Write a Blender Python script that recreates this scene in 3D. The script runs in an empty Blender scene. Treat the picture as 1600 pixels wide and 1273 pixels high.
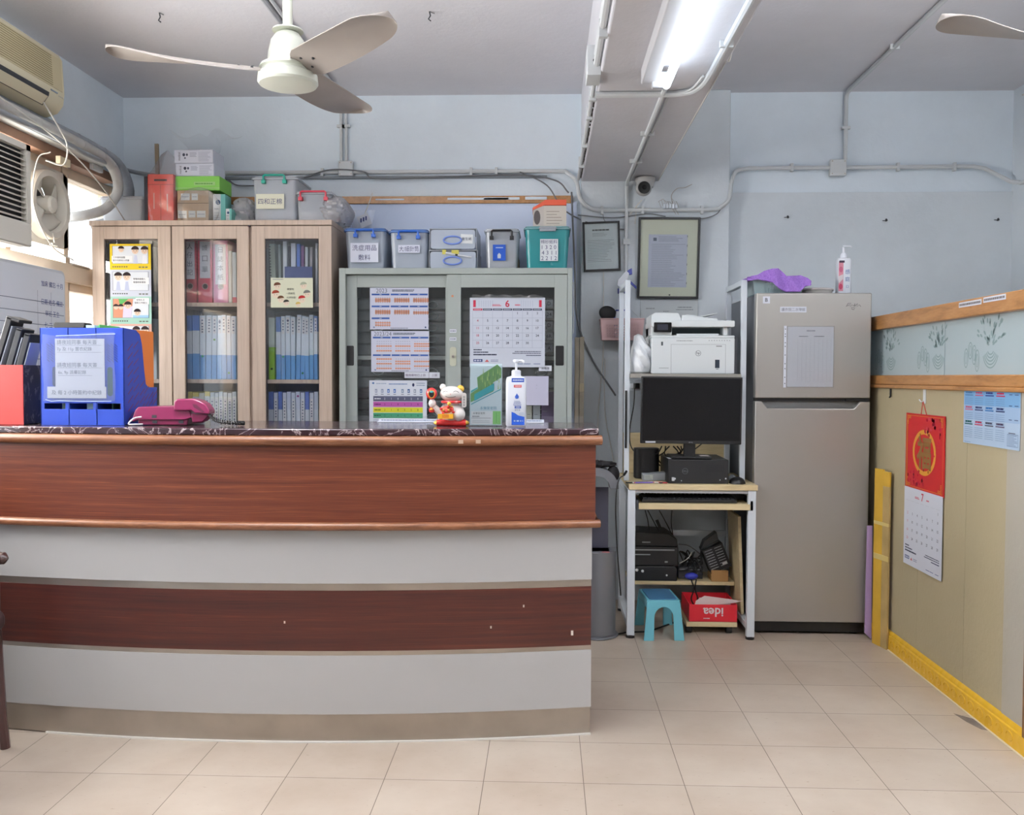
import bpy, bmesh, math, random
from mathutils import Vector, Matrix, Euler
random.seed(7)
R = math.radians
SC = bpy.context.scene
COL = SC.collection

# ------------------------------------------------------------------ camera
CAM_H = 1.235
FPX = 1400.0
cd = bpy.data.cameras.new('camera')
cam = bpy.data.objects.new('camera', cd)
COL.objects.link(cam)
cd.sensor_fit = 'HORIZONTAL'
cd.sensor_width = 36
cd.lens = 36 * FPX / 1600
cam.matrix_world = (Matrix.Translation((0, 0, CAM_H)) @ Matrix.Rotation(R(2.17), 4, 'Z')
                    @ Matrix.Rotation(R(90 - 1.98), 4, 'X') @ Matrix.Rotation(R(0.2), 4, 'Z'))
SC.camera = cam
CM = cam.matrix_world.copy()

# ------------------------------------------------------------------ world, exposure
w = bpy.data.worlds.new('world')
SC.world = w
w.use_nodes = True
wb = w.node_tree.nodes['Background']
wb.inputs[0].default_value = (0.90, 0.95, 1.0, 1)
wb.inputs[1].default_value = 2.6
SC.view_settings.view_transform = 'Standard'
SC.view_settings.look = 'None'
SC.view_settings.exposure = 0.62
SC.view_settings.gamma = 1
SC.view_settings.use_curve_mapping = False
SC.cycles.use_denoising = True
SC.cycles.max_bounces = 8
SC.cycles.diffuse_bounces = 4
SC.cycles.transparent_max_bounces = 24
SC.cycles.caustics_reflective = False
SC.cycles.caustics_refractive = False
SC.cycles.sample_clamp_indirect = 6

def area_lamp(name, loc, size, size_y, power, color, rot=(0, 0, 0)):
    ld = bpy.data.lights.new(name, 'AREA')
    ld.shape = 'RECTANGLE'
    ld.size = size
    ld.size_y = size_y
    ld.energy = power
    ld.color = color
    o = bpy.data.objects.new(name, ld)
    COL.objects.link(o)
    o.location = loc
    o.rotation_euler = rot
    return o

# daylight through the windows of the left wall, and unseen fill lamps added without fixtures
area_lamp('window_daylight', (-2.62, 3.25, 1.75), 1.0, 1.7, 100, (1.0, 0.97, 0.93), (0, R(-90), 0))
for tx, ty, pd, pu in ((-1.25, 1.95, 7, 74), (1.5, 1.95, 9, 74), (-1.4, -1.2, 2.5, 6), (-0.1, -0.6, 2.5, 6), (2.25, -1.2, 2.5, 6)):
    area_lamp('added_fill_light', (tx, ty, 2.38), 0.12, 1.2, pd, (0.97, 0.985, 1.0))
    area_lamp('added_fill_light_up', (tx, ty, 2.41), 0.12, 1.2, pu, (0.97, 0.985, 1.0), (R(180), 0, 0))

# ------------------------------------------------------------------ pixel -> world helpers
def ray(px, py):
    d = Vector(((px - 800) / FPX, -(py - 636.5) / FPX, -1.0))
    return (CM.to_3x3() @ d), CM.translation
def W(px, py, Y):
    d, o = ray(px, py); return o + d * ((Y - o.y) / d.y)
def WX(px, py, X):
    d, o = ray(px, py); return o + d * ((X - o.x) / d.x)
def WZ(px, py, Z):
    d, o = ray(px, py); return o + d * ((Z - o.z) / d.z)
def rect(px0, py0, px1, py1, Y):
    """x0, x1, z0, z1 of a photo rectangle at depth Y"""
    a = W(px0, (py0 + py1) / 2, Y).x; b = W(px1, (py0 + py1) / 2, Y).x
    m = (px0 + px1) / 2
    return a, b, W(m, py1, Y).z, W(m, py0, Y).z

# ------------------------------------------------------------------ materials
def lin(c):
    c = c / 255.0
    return c / 12.92 if c <= 0.04045 else ((c + 0.055) / 1.055) ** 2.4
def rgb(*c): return (lin(c[0]), lin(c[1]), lin(c[2]), 1)
MATS = {}
def newmat(name):
    m = bpy.data.materials.new(name); m.use_nodes = True
    return m, m.node_tree, m.node_tree.nodes['Principled BSDF']
def ndn(nt, t, **kw):
    n = nt.nodes.new(t)
    for k, v in kw.items(): setattr(n, k, v)
    return n
def coords(nt, scale=(1, 1, 1), rot=(0, 0, 0), kind='Object'):
    tc = ndn(nt, 'ShaderNodeTexCoord'); mp = ndn(nt, 'ShaderNodeMapping')
    nt.links.new(tc.outputs[kind], mp.inputs[0])
    mp.inputs['Scale'].default_value = scale; mp.inputs['Rotation'].default_value = rot
    return mp.outputs[0]
def ramp(nt, fac, stops):
    r = ndn(nt, 'ShaderNodeValToRGB'); nt.links.new(fac, r.inputs[0])
    e = r.color_ramp.elements
    while len(e) < len(stops): e.new(0.5)
    for i, (p, c) in enumerate(stops): e[i].position = p; e[i].color = c
    return r.outputs[0]
def noise(nt, co, scale, detail=3, rough=0.5, dist=0.0):
    n = ndn(nt, 'ShaderNodeTexNoise'); nt.links.new(co, n.inputs['Vector'])
    n.inputs['Scale'].default_value = scale; n.inputs['Detail'].default_value = detail
    n.inputs['Roughness'].default_value = rough; n.inputs['Distortion'].default_value = dist
    return n.outputs['Fac']
def bump(nt, b, fac, strength=0.2, dist=0.01):
    n = ndn(nt, 'ShaderNodeBump'); nt.links.new(fac, n.inputs['Height'])
    n.inputs['Strength'].default_value = strength; n.inputs['Distance'].default_value = dist
    nt.links.new(n.outputs[0], b.inputs['Normal'])
def P(name, c, rough=0.5, metal=0.0, var=0.0, vscale=8, bmp=0.0, bscale=60, coat=0.0, sub=None, spec=0.5):
    """plain paint / plastic / metal with optional tonal noise and bump"""
    key = (name, tuple(c), rough, metal)
    if key in MATS: return MATS[key]
    m, nt, b = newmat(name)
    b.inputs['Roughness'].default_value = rough; b.inputs['Metallic'].default_value = metal
    b.inputs['Coat Weight'].default_value = coat
    b.inputs['Specular IOR Level'].default_value = spec
    col = rgb(*c)
    co = coords(nt)
    if var:
        f = noise(nt, co, vscale, 4)
        lo = tuple(v * (1 - var) for v in col[:3]) + (1,); hi = tuple(min(1, v * (1 + var)) for v in col[:3]) + (1,)
        nt.links.new(ramp(nt, f, [(0.3, lo), (0.7, hi)]), b.inputs['Base Color'])
    else: b.inputs['Base Color'].default_value = col
    if bmp: bump(nt, b, noise(nt, co, bscale, 3), bmp, 0.004)
    MATS[key] = m
    return m
def INK(*c): return P('print_ink', tuple(int(v * 0.93) for v in c), 0.75, spec=0.25)
def clear(name, c, alpha, rough=0.15, gloss=0.08):
    """clear or milky plastic / glass: part see-through, part coloured, with a glossy skin"""
    key = ('clear', name, tuple(c), alpha)
    if key in MATS: return MATS[key]
    m, nt, b = newmat(name)
    nt.nodes.remove(b)
    out = nt.nodes['Material Output']
    tr = ndn(nt, 'ShaderNodeBsdfTransparent'); tr.inputs[0].default_value = (0.99, 0.995, 1.0, 1)
    df = ndn(nt, 'ShaderNodeBsdfDiffuse'); df.inputs[0].default_value = rgb(*c)
    tl = ndn(nt, 'ShaderNodeBsdfTranslucent'); tl.inputs[0].default_value = rgb(*c)
    gl = ndn(nt, 'ShaderNodeBsdfGlossy'); gl.inputs['Roughness'].default_value = rough
    m1 = ndn(nt, 'ShaderNodeMixShader'); m1.inputs[0].default_value = 0.25
    nt.links.new(df.outputs[0], m1.inputs[1]); nt.links.new(tl.outputs[0], m1.inputs[2])
    m2 = ndn(nt, 'ShaderNodeMixShader'); m2.inputs[0].default_value = alpha
    nt.links.new(tr.outputs[0], m2.inputs[1]); nt.links.new(m1.outputs[0], m2.inputs[2])
    m3 = ndn(nt, 'ShaderNodeMixShader')
    fr = ndn(nt, 'ShaderNodeLayerWeight'); fr.inputs[0].default_value = 0.25
    mu = ndn(nt, 'ShaderNodeMath', operation='MULTIPLY_ADD'); mu.inputs[1].default_value = 0.4; mu.inputs[2].default_value = gloss
    nt.links.new(fr.outputs['Fresnel'], mu.inputs[0]); nt.links.new(mu.outputs[0], m3.inputs[0])
    nt.links.new(m2.outputs[0], m3.inputs[1]); nt.links.new(gl.outputs[0], m3.inputs[2])
    nt.links.new(m3.outputs[0], out.inputs[0])
    MATS[key] = m
    return m
def grain(name, cols, sc=(1, 1, 1), scale=6, rough=0.35, coat=0.2, dist=0.6, detail=5, fine=0.25):
    """wood: streaks running along the axis whose scale is small"""
    m, nt, b = newmat(name)
    co = coords(nt, sc)
    f1 = noise(nt, co, scale, detail, 0.6, dist)
    f2 = noise(nt, co, scale * 6, 2, 0.5)
    mx = ndn(nt, 'ShaderNodeMix'); mx.data_type = 'FLOAT'; mx.inputs[0].default_value = fine
    nt.links.new(f1, mx.inputs[2]); nt.links.new(f2, mx.inputs[3])
    n = len(cols)
    st = [(0.30 + 0.40 * i / (n - 1), rgb(*c)) for i, c in enumerate(cols)]
    nt.links.new(ramp(nt, mx.outputs[0], st), b.inputs['Base Color'])
    b.inputs['Roughness'].default_value = rough; b.inputs['Coat Weight'].default_value = coat
    b.inputs['Coat Roughness'].default_value = 0.25
    return m
def emis(name, c, s):
    m, nt, b = newmat(name)
    b.inputs['Base Color'].default_value = (0.8, 0.8, 0.8, 1)
    b.inputs['Emission Color'].default_value = rgb(*c); b.inputs['Emission Strength'].default_value = s
    return m

def wall_mat(name, c, dirt=0.06):
    m, nt, b = newmat(name)
    co = coords(nt)
    f = noise(nt, co, 1.3, 6, 0.65)
    g = noise(nt, co, 45, 3, 0.6)
    col = rgb(*c); lo = tuple(v * (1 - dirt * 2) for v in col[:3]) + (1,)
    nt.links.new(ramp(nt, f, [(0.25, lo), (0.6, col)]), b.inputs['Base Color'])
    b.inputs['Roughness'].default_value = 0.55
    ad = ndn(nt, 'ShaderNodeMath', operation='ADD'); nt.links.new(f, ad.inputs[0]); nt.links.new(g, ad.inputs[1])
    bump(nt, b, ad.outputs[0], 0.10, 0.012)
    return m

def floor_mat():
    m, nt, b = newmat('vinyl_floor_tiles')
    tc = ndn(nt, 'ShaderNodeTexCoord')
    mp = ndn(nt, 'ShaderNodeMapping'); nt.links.new(tc.outputs['Object'], mp.inputs[0])
    mp.inputs['Location'].default_value = (-0.12 + 0.305 * 20, -0.250 + 0.305 * 20, 0)
    br = ndn(nt, 'ShaderNodeTexBrick', offset=0.0, squash=1.0)
    nt.links.new(mp.outputs[0], br.inputs['Vector'])
    br.inputs['Scale'].default_value = 1.0; br.inputs['Mortar Size'].default_value = 0.0012
    br.inputs['Mortar Smooth'].default_value = 0.15; br.inputs['Bias'].default_value = 0.0
    br.inputs['Brick Width'].default_value = 0.305; br.inputs['Row Height'].default_value = 0.305
    br.inputs['Color1'].default_value = rgb(190, 177, 162); br.inputs['Color2'].default_value = rgb(184, 171, 156)
    br.inputs['Mortar'].default_value = rgb(96, 82, 70)
    co = coords(nt, (1, 2.2, 1)); f = noise(nt, co, 38, 5, 0.7)
    sp = ramp(nt, f, [(0.27, rgb(168, 142, 122)), (0.37, (1, 1, 1, 1)), (0.70, (1, 1, 1, 1)), (0.8, (1.0, 1.0, 1.0, 1))])
    mx = ndn(nt, 'ShaderNodeMix'); mx.data_type = 'RGBA'; mx.blend_type = 'MULTIPLY'; mx.inputs[0].default_value = 0.6
    nt.links.new(br.outputs['Color'], mx.inputs[6]); nt.links.new(sp, mx.inputs[7])
    co2 = coords(nt); g = noise(nt, co2, 1.6, 5, 0.6)
    dirt = ramp(nt, g, [(0.3, rgb(216, 206, 198)), (0.62, (1, 1, 1, 1))])
    m2 = ndn(nt, 'ShaderNodeMix'); m2.data_type = 'RGBA'; m2.blend_type = 'MULTIPLY'; m2.inputs[0].default_value = 0.7
    nt.links.new(mx.outputs[2], m2.inputs[6]); nt.links.new(dirt, m2.inputs[7])
    nt.links.new(m2.outputs[2], b.inputs['Base Color'])
    rr = ndn(nt, 'ShaderNodeMapRange'); nt.links.new(g, rr.inputs[0]); rr.inputs[3].default_value = 0.42; rr.inputs[4].default_value = 0.30
    nt.links.new(rr.outputs[0], b.inputs['Roughness'])
    bump(nt, b, br.outputs['Fac'], -0.15, 0.002)
    return m

def marble_mat():
    m, nt, b = newmat('dark_veined_marble')
    co = coords(nt, (1.0, 1.0, 1.0))
    f = noise(nt, co, 7, 5, 0.6, 2.6)
    c = ramp(nt, f, [(0.0, rgb(30, 18, 22)), (0.505, rgb(52, 32, 38)), (0.525, rgb(190, 174, 176)), (0.545, rgb(60, 38, 44)), (1.0, rgb(26, 16, 20))])
    nt.links.new(c, b.inputs['Base Color'])
    b.inputs['Roughness'].default_value = 0.12
    return m

M_wall = wall_mat('wall_paint', (228, 239, 248))
M_wall2 = wall_mat('wall_paint_aged', (216, 224, 230), 0.08)
M_ceil = wall_mat('ceiling_paint', (224, 223, 228), 0.05)
M_beam = wall_mat('beam_paint', (214, 214, 220), 0.06)
M_floor = floor_mat()
M_marble = marble_mat()
M_redwood = grain('red_brown_wood_laminate', [(60, 24, 12), (88, 38, 20), (102, 49, 27), (136, 78, 48)], (0.55, 1, 30), 2.4, 0.42, 0.08, 0.35, 7, 0.38)
M_redwood2 = grain('dark_red_brown_wood_laminate', [(40, 10, 5), (60, 18, 10), (72, 27, 15), (98, 45, 28)], (0.55, 1, 30), 2.2, 0.5, 0.04, 0.35, 7, 0.38)
M_trim = grain('varnished_wood_trim', [(98, 58, 36), (124, 78, 50), (146, 98, 66)], (1, 6, 6), 7, 0.40, 0.15)
M_oak = grain('beige_wood_laminate', [(168, 148, 132), (190, 171, 155), (202, 184, 168)], (26, 26, 0.8), 2.0, 0.5, 0.05)
M_ply = grain('pale_birch_board', [(196, 176, 136), (212, 194, 152), (220, 204, 166)], (1, 8, 8), 5, 0.5, 0.05)
M_rail = grain('orange_wood_rail', [(144, 98, 54), (176, 126, 74), (190, 142, 90)], (6, 1, 6), 5, 0.4, 0.3)
M_white = P('white_laminate', (176, 175, 174), 0.35)
M_wmetal = P('white_powder_coat', (214, 222, 230), 0.35)
M_steel = P('brushed_steel', (176, 168, 158), 0.33, 0.9, 0.12, 5)
M_black = P('black_plastic', (10, 10, 13), 0.45)
M_blackg = P('black_gloss', (6, 6, 10), 0.2)
M_dark = P('dark_grey_plastic', (46, 48, 54), 0.5)
M_cabgrey = P('grey_green_enamel', (160, 168, 164), 0.42, 0, 0.03, 3)
M_conduit = P('painted_conduit', (206, 210, 212), 0.5)
M_cable = P('white_cable', (214, 212, 206), 0.5)
M_bcable = P('black_cable', (18, 18, 20), 0.5)
M_gcable = P('grey_cable', (110, 112, 116), 0.5)
M_paper = P('white_paper', (212, 216, 226), 0.8, spec=0.2)
M_glass = clear('window_glass', (200, 210, 215), 0.03, 0.03, 0.03)
M_clearp = clear('clear_plastic', (226, 233, 242), 0.55, 0.2, 0.08)
M_milky = clear('milky_plastic', (232, 236, 242), 0.75, 0.3, 0.06)
M_film = clear('thin_plastic_film', (246, 248, 250), 0.09, 0.18, 0.07)
M_cream = P('cream_window_paint', (226, 206, 182), 0.5, var=0.05)

# ------------------------------------------------------------------ mesh builder
TXT = {}
def glyphs(s, bold=0.0):
    k = (s, bold)
    if k not in TXT:
        cu = bpy.data.curves.new('t', 'FONT'); cu.body = s; cu.size = 1.0; cu.offset = bold; cu.resolution_u = 2
        o = bpy.data.objects.new('t', cu)
        me = bpy.data.meshes.new_from_object(o)
        vs = [(v.co.x, v.co.y) for v in me.vertices]; fs = [tuple(p.vertices) for p in me.polygons]
        xs = [v[0] for v in vs] or [0]; ys = [v[1] for v in vs] or [0]
        TXT[k] = (vs, fs, min(xs), max(xs), min(ys), max(ys))
        bpy.data.objects.remove(o); bpy.data.curves.remove(cu); bpy.data.meshes.remove(me)
    return TXT[k]

class MB:
    def __init__(s, mat=None):
        s.bm = bmesh.new(); s.mats = []; s.mi = 0
        if mat: s.m(mat)
    def m(s, mat):
        if mat not in s.mats: s.mats.append(mat)
        s.mi = s.mats.index(mat); return s
    def f(s, vs):
        try: fc = s.bm.faces.new(vs); fc.material_index = s.mi; return fc
        except ValueError: return None
    def poly(s, pts): return s.f([s.bm.verts.new(p) for p in pts])
    def box(s, x0, x1, y0, y1, z0, z1, rot=None, piv=None):
        if x0 > x1: x0, x1 = x1, x0
        if y0 > y1: y0, y1 = y1, y0
        if z0 > z1: z0, z1 = z1, z0
        c = [Vector((x, y, z)) for z in (z0, z1) for x, y in ((x0, y0), (x1, y0), (x1, y1), (x0, y1))]
        if rot is not None:
            p = Vector(piv) if piv is not None else Vector(((x0 + x1) / 2, (y0 + y1) / 2, (z0 + z1) / 2))
            q = Euler(rot).to_matrix(); c = [q @ (v - p) + p for v in c]
        v = [s.bm.verts.new(p) for p in c]
        for a in ((3, 2, 1, 0), (4, 5, 6, 7), (0, 1, 5, 4), (1, 2, 6, 5), (2, 3, 7, 6), (3, 0, 4, 7)): s.f([v[i] for i in a])
        return s
    def taper(s, x0, x1, y0, y1, z0, z1, dx, dy):
        """box whose bottom is smaller by dx, dy on every side"""
        c = [(x0 + dx, y0 + dy, z0), (x1 - dx, y0 + dy, z0), (x1 - dx, y1 - dy, z0), (x0 + dx, y1 - dy, z0),
             (x0, y0, z1), (x1, y0, z1), (x1, y1, z1), (x0, y1, z1)]
        v = [s.bm.verts.new(p) for p in c]
        for a in ((3, 2, 1, 0), (4, 5, 6, 7), (0, 1, 5, 4), (1, 2, 6, 5), (2, 3, 7, 6), (3, 0, 4, 7)): s.f([v[i] for i in a])
        return s
    def prism(s, pts, a0, a1, axis='y'):
        def mk(p, a):
            return {'y': (p[0], a, p[1]), 'z': (p[0], p[1], a), 'x': (a, p[0], p[1])}[axis]
        A = [s.bm.verts.new(mk(p, a0)) for p in pts]; B = [s.bm.verts.new(mk(p, a1)) for p in pts]
        n = len(pts)
        s.f(A); s.f(B[::-1])
        for i in range(n): s.f([A[i], B[i], B[(i + 1) % n], A[(i + 1) % n]])
        return s
    def ring(s, c, r, u, v, n):
        return [s.bm.verts.new(c + u * (math.cos(2 * math.pi * i / n) * r) + v * (math.sin(2 * math.pi * i / n) * r)) for i in range(n)]
    def tube(s, pts, r, n=8, closed=False, flat=1.0):
        pts = [Vector(p) for p in pts]; N = len(pts); rings = []; prev = None
        for i, p in enumerate(pts):
            if closed: t = pts[(i + 1) % N] - pts[i - 1]
            else: t = pts[min(i + 1, N - 1)] - pts[max(i - 1, 0)]
            if t.length < 1e-9: t = Vector((0, 0, 1))
            t.normalize()
            if prev is None:
                up = Vector((0, 0, 1)) if abs(t.z) < 0.9 else Vector((0, 1, 0))
                u = t.cross(up).normalized()
            else: u = (prev - t * prev.dot(t)).normalized()
            prev = u; v = t.cross(u)
            rr = r[i] if isinstance(r, (list, tuple)) else r
            rings.append(s.ring(p, rr, u, v * flat, n))
        for i in range(N if closed else N - 1):
            a, b = rings[i], rings[(i + 1) % N]
            for k in range(n): s.f([a[k], a[(k + 1) % n], b[(k + 1) % n], b[k]])
        if not closed: s.f(rings[0][::-1]); s.f(rings[-1])
        return s
    def cyl(s, p0, p1, r, n=16, r1=None):
        return s.tube([p0, p1], [r, r if r1 is None else r1], n)
    def lathe(s, prof, c=(0, 0, 0), n=24, sx=1.0, sy=1.0, axis='z'):
        rings = []
        for r, z in prof:
            rg = []
            for i in range(n):
                a = 2 * math.pi * i / n; x = math.cos(a) * r * sx; y = math.sin(a) * r * sy
                p = {'z': (x, y, z), 'y': (x, z, y), 'x': (z, x, y)}[axis]
                rg.append(s.bm.verts.new((p[0] + c[0], p[1] + c[1], p[2] + c[2])))
            rings.append(rg)
        for a, b in zip(rings, rings[1:]):
            for k in range(n): s.f([a[k], a[(k + 1) % n], b[(k + 1) % n], b[k]])
        s.f(rings[0][::-1]); s.f(rings[-1]); return s
    def ball(s, c, rx, ry=None, rz=None, n=20, m=12, rot=None, fn=None):
        ry = ry or rx; rz = rz or rx; c = Vector(c); q = Euler(rot).to_matrix() if rot else None
        def pt(a, b):
            v = Vector((math.cos(a) * math.sin(b), math.sin(a) * math.sin(b), math.cos(b)))
            k = fn(v) if fn else 1.0
            v = Vector((v.x * rx * k, v.y * ry * k, v.z * rz * k))
            return s.bm.verts.new(c + (q @ v if q else v))
        top = pt(0, 0); bot = pt(0, math.pi)
        rows = [[pt(2 * math.pi * i / n, math.pi * j / m) for i in range(n)] for j in range(1, m)]
        for i in range(n):
            s.f([top, rows[0][i], rows[0][(i + 1) % n]]); s.f([bot, rows[-1][(i + 1) % n], rows[-1][i]])
        for a, b in zip(rows, rows[1:]):
            for i in range(n): s.f([a[i], b[i], b[(i + 1) % n], a[(i + 1) % n]])
        return s
    def grid(s, fn, nu, nv):
        V = [[s.bm.verts.new(fn(i / nu, j / nv)) for i in range(nu + 1)] for j in range(nv + 1)]
        for j in range(nv):
            for i in range(nu): s.f([V[j][i], V[j][i + 1], V[j + 1][i + 1], V[j + 1][i]])
        return s
    def strip(s, pts, w, axis='y', d=0.002):
        return s
    # prints: drawn in the x-z plane of the piece, facing -y; each layer 0.4 mm proud
    def pr(s, u0, v0, u1, v1, c, L=1, y0=0.0):
        s.m(INK(*c) if isinstance(c, tuple) else c); y = y0 - 0.0004 * L
        s.poly([(u0, y, v0), (u1, y, v0), (u1, y, v1), (u0, y, v1)]); return s
    def pp(s, pts, c, L=1, y0=0.0):
        s.m(INK(*c) if isinstance(c, tuple) else c); y = y0 - 0.0004 * L
        s.poly([(p[0], y, p[1]) for p in pts]); return s
    def pe(s, u, v, ru, rv, c, L=1, n=20, y0=0.0, a0=0, a1=360):
        full = (a1 - a0) >= 360
        pts = [(u + ru * math.cos(R(a0 + (a1 - a0) * i / (n if full else n - 1))), v + rv * math.sin(R(a0 + (a1 - a0) * i / (n if full else n - 1)))) for i in range(n)]
        return s.pp(pts, c, L, y0)
    def po(s, u, v, ru, rv, t, c, L=1, n=24, y0=0.0):
        """outline ellipse of thickness t"""
        s.m(INK(*c) if isinstance(c, tuple) else c); y = y0 - 0.0004 * L
        A = []; B = []
        for i in range(n):
            a = 2 * math.pi * i / n
            A.append(s.bm.verts.new((u + ru * math.cos(a), y, v + rv * math.sin(a))))
            B.append(s.bm.verts.new((u + (ru - t) * math.cos(a), y, v + (rv - t) * math.sin(a))))
        for i in range(n): s.f([A[i], A[(i + 1) % n], B[(i + 1) % n], B[i]])
        return s
    def pl(s, u0, v0, u1, v1, t, c, L=1, y0=0.0):
        d = Vector((u1 - u0, v1 - v0)); d.normalize(); nx, nz = -d.y * t / 2, d.x * t / 2
        return s.pp([(u0 - nx, v0 - nz), (u1 - nx, v1 - nz), (u1 + nx, v1 + nz), (u0 + nx, v0 + nz)], c, L, y0)
    def fr(s, u0, v0, u1, v1, t, c, L=1, y0=0.0):
        s.pr(u0, v0, u1, v0 + t, c, L, y0); s.pr(u0, v1 - t, u1, v1, c, L, y0)
        s.pr(u0, v0 + t, u0 + t, v1 - t, c, L, y0); s.pr(u1 - t, v0 + t, u1, v1 - t, c, L, y0); return s
    def pt(s, t, u, v, size, c, L=2, al='c', wmax=None, bold=0.0, rot=0.0, y0=0.0, flip=False):
        """text; size = glyph height, (u, v) = middle of the line (al c), left or right end"""
        vs, fs, x0, x1, y0_, y1 = glyphs(t, bold)
        if not fs: return s
        k = size / max(0.2, (y1 - y0_)); kx = k
        if wmax and (x1 - x0) * kx > wmax: kx = wmax / (x1 - x0)
        wd = (x1 - x0) * kx
        off = {'c': -wd / 2, 'l': 0, 'r': -wd}[al]
        s.m(INK(*c) if isinstance(c, tuple) else c); y = y0 - 0.0004 * L
        cr, sr = math.cos(rot), math.sin(rot)
        V = []
        for a, b in vs:
            p = (a - x0) * kx + off; q = (b - (y0_ + y1) / 2) * k
            if flip: p, q = -p, -q
            V.append(s.bm.verts.new((u + p * cr - q * sr, y, v + p * sr + q * cr)))
        for fc in fs: s.f([V[i] for i in fc])
        return s
    def lines(s, u0, u1, v0, v1, n, t, c, L=1, jag=0.0, y0=0.0):
        """n rows of illegible small print"""
        for i in range(n):
            v = v1 - (v1 - v0) * (i + 0.5) / n; e = u1 - (u1 - u0) * jag * random.random()
            s.pr(u0, v - t / 2, e, v + t / 2, c, L, y0)
        return s
    def words(s, u0, u1, v, t, c, L=1, gap=0.35, wl=3.0, y0=0.0):
        """one row of small print broken into word-like blocks"""
        u = u0
        while u < u1:
            l = t * (0.7 + random.random() * wl); s.pr(u, v - t / 2, min(u + l, u1), v + t / 2, c, L, y0); u += l + t * gap
        return s
    def move(s, mtx, start=0):
        vs = list(s.bm.verts)[start:]
        bmesh.ops.transform(s.bm, matrix=mtx, verts=vs); return s
    def build(s, name, parent=None, bevel=0.0, smooth=35, seg=2, sub=0, norm=True):
        if norm: 
            pass
        me = bpy.data.meshes.new(name); s.bm.normal_update(); s.bm.to_mesh(me); s.bm.free()
        for mt in s.mats: me.materials.append(mt)
        if smooth:
            me.polygons.foreach_set('use_smooth', [True] * len(me.polygons))
            me.set_sharp_from_angle(angle=R(smooth))
        o = bpy.data.objects.new(name, me); COL.objects.link(o)
        if parent is not None: o.parent = parent
        if bevel:
            b = o.modifiers.new('bevel', 'BEVEL'); b.width = bevel; b.segments = seg; b.limit_method = 'ANGLE'; b.angle_limit = R(40)
            b.harden_normals = False
        if sub:
            q = o.modifiers.new('sub', 'SUBSURF'); q.levels = sub; q.render_levels = sub
        return o

def tagp(o, label=None, cat=None, group=None, kind=None):
    if label: o['label'] = label
    if cat: o['category'] = cat
    if group: o['group'] = group
    if kind: o['kind'] = kind
    return o
def T(name, label, cat, loc=(0, 0, 0), rz=0.0, group=None, rx=0.0, ry=0.0):
    o = bpy.data.objects.new(name, None); COL.objects.link(o); o.empty_display_size = 0.05
    o.location = loc; o.rotation_euler = (rx, ry, rz)
    return tagp(o, label, cat, group)
def solo(mb, name, label, cat, loc=(0, 0, 0), rz=0.0, group=None, bevel=0.0, smooth=35, rx=0.0, ry=0.0, kind=None, seg=2):
    o = mb.build(name, None, bevel, smooth, seg); o.location = loc; o.rotation_euler = (rx, ry, rz)
    return tagp(o, label, cat, group, kind)
def struct(mb, name, bevel=0.0, parent=None, smooth=35):
    o = mb.build(name, parent, bevel, smooth)
    if parent is None: o['kind'] = 'structure'
    return o
def kids(o): return [c for c in bpy.data.objects if c.parent == o]
def copy_tree(o, parent=None):
    c = o.copy(); COL.objects.link(c); c.parent = parent
    for ch in list(o.children): copy_tree(ch, c)
    return c
def arc(c, r, a0, a1, n, plane='xz'):
    out = []
    for i in range(n + 1):
        a = R(a0 + (a1 - a0) * i / n); p = (r * math.cos(a), r * math.sin(a))
        if plane == 'xz': out.append((c[0] + p[0], c[1], c[2] + p[1]))
        elif plane == 'xy': out.append((c[0] + p[0], c[1] + p[1], c[2]))
        else: out.append((c[0], c[1] + p[0], c[2] + p[1]))
    return out
def bez(pts, n=8):
    """smooth path through points (Catmull-Rom)"""
    p = [Vector(q) for q in pts]; p = [p[0] * 2 - p[1]] + p + [p[-1] * 2 - p[-2]]; out = []
    for i in range(1, len(p) - 2):
        for k in range(n):
            t = k / n; a, b, c, d = p[i - 1], p[i], p[i + 1], p[i + 2]
            out.append(0.5 * ((2 * b) + (c - a) * t + (2 * a - 5 * b + 4 * c - d) * t * t + (3 * b - a - 3 * c + d) * t ** 3))
    out.append(p[-2]); return out
def rrect(x0, x1, z0, z1, r, n=5):
    out = []
    for cx, cz, a in ((x1 - r, z1 - r, 0), (x0 + r, z1 - r, 90), (x0 + r, z0 + r, 180), (x1 - r, z0 + r, 270)):
        for i in range(n + 1):
            t = R(a + 90 * i / n); out.append((cx + r * math.cos(t), cz + r * math.sin(t)))
    return out

# ================================================================== the room
XL, XR, YB, ZC, YF = -2.38, 2.52, 5.0, 2.79, -2.6
WY0, WY1, WZ0, WZ1 = 2.3, 4.93, 0.92, 2.275       # window opening in the left wall
m = MB(M_floor); m.box(XL - 0.15, XR + 0.15, YF, YB + 0.15, -0.1, 0); struct(m, 'floor')
m = MB(M_ceil); m.box(XL - 0.15, XR + 0.15, YF, YB + 0.15, ZC, ZC + 0.12); struct(m, 'ceiling')
m = MB(M_wall); m.box(XL - 0.15, XR + 0.15, YB, YB + 0.15, 0, ZC); 
m.m(M_wall2).box(0.99, XR, YB - 0.014, YB + 0.01, 0, 2.245)          # lower plaster skin with its ledge
struct(m, 'wall_back')
m = MB(M_wall)
m.box(XL - 0.15, XL, YF, WY0, 0, ZC); m.box(XL - 0.15, XL, WY1, YB, 0, ZC)
m.box(XL - 0.15, XL, WY0, WY1, 0, WZ0); m.box(XL - 0.15, XL, WY0, WY1, WZ1, ZC)
struct(m, 'wall_left')
m = MB(M_wall2); m.box(XR, XR + 0.15, YF, YB, 0, ZC); struct(m, 'wall_right')
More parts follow.
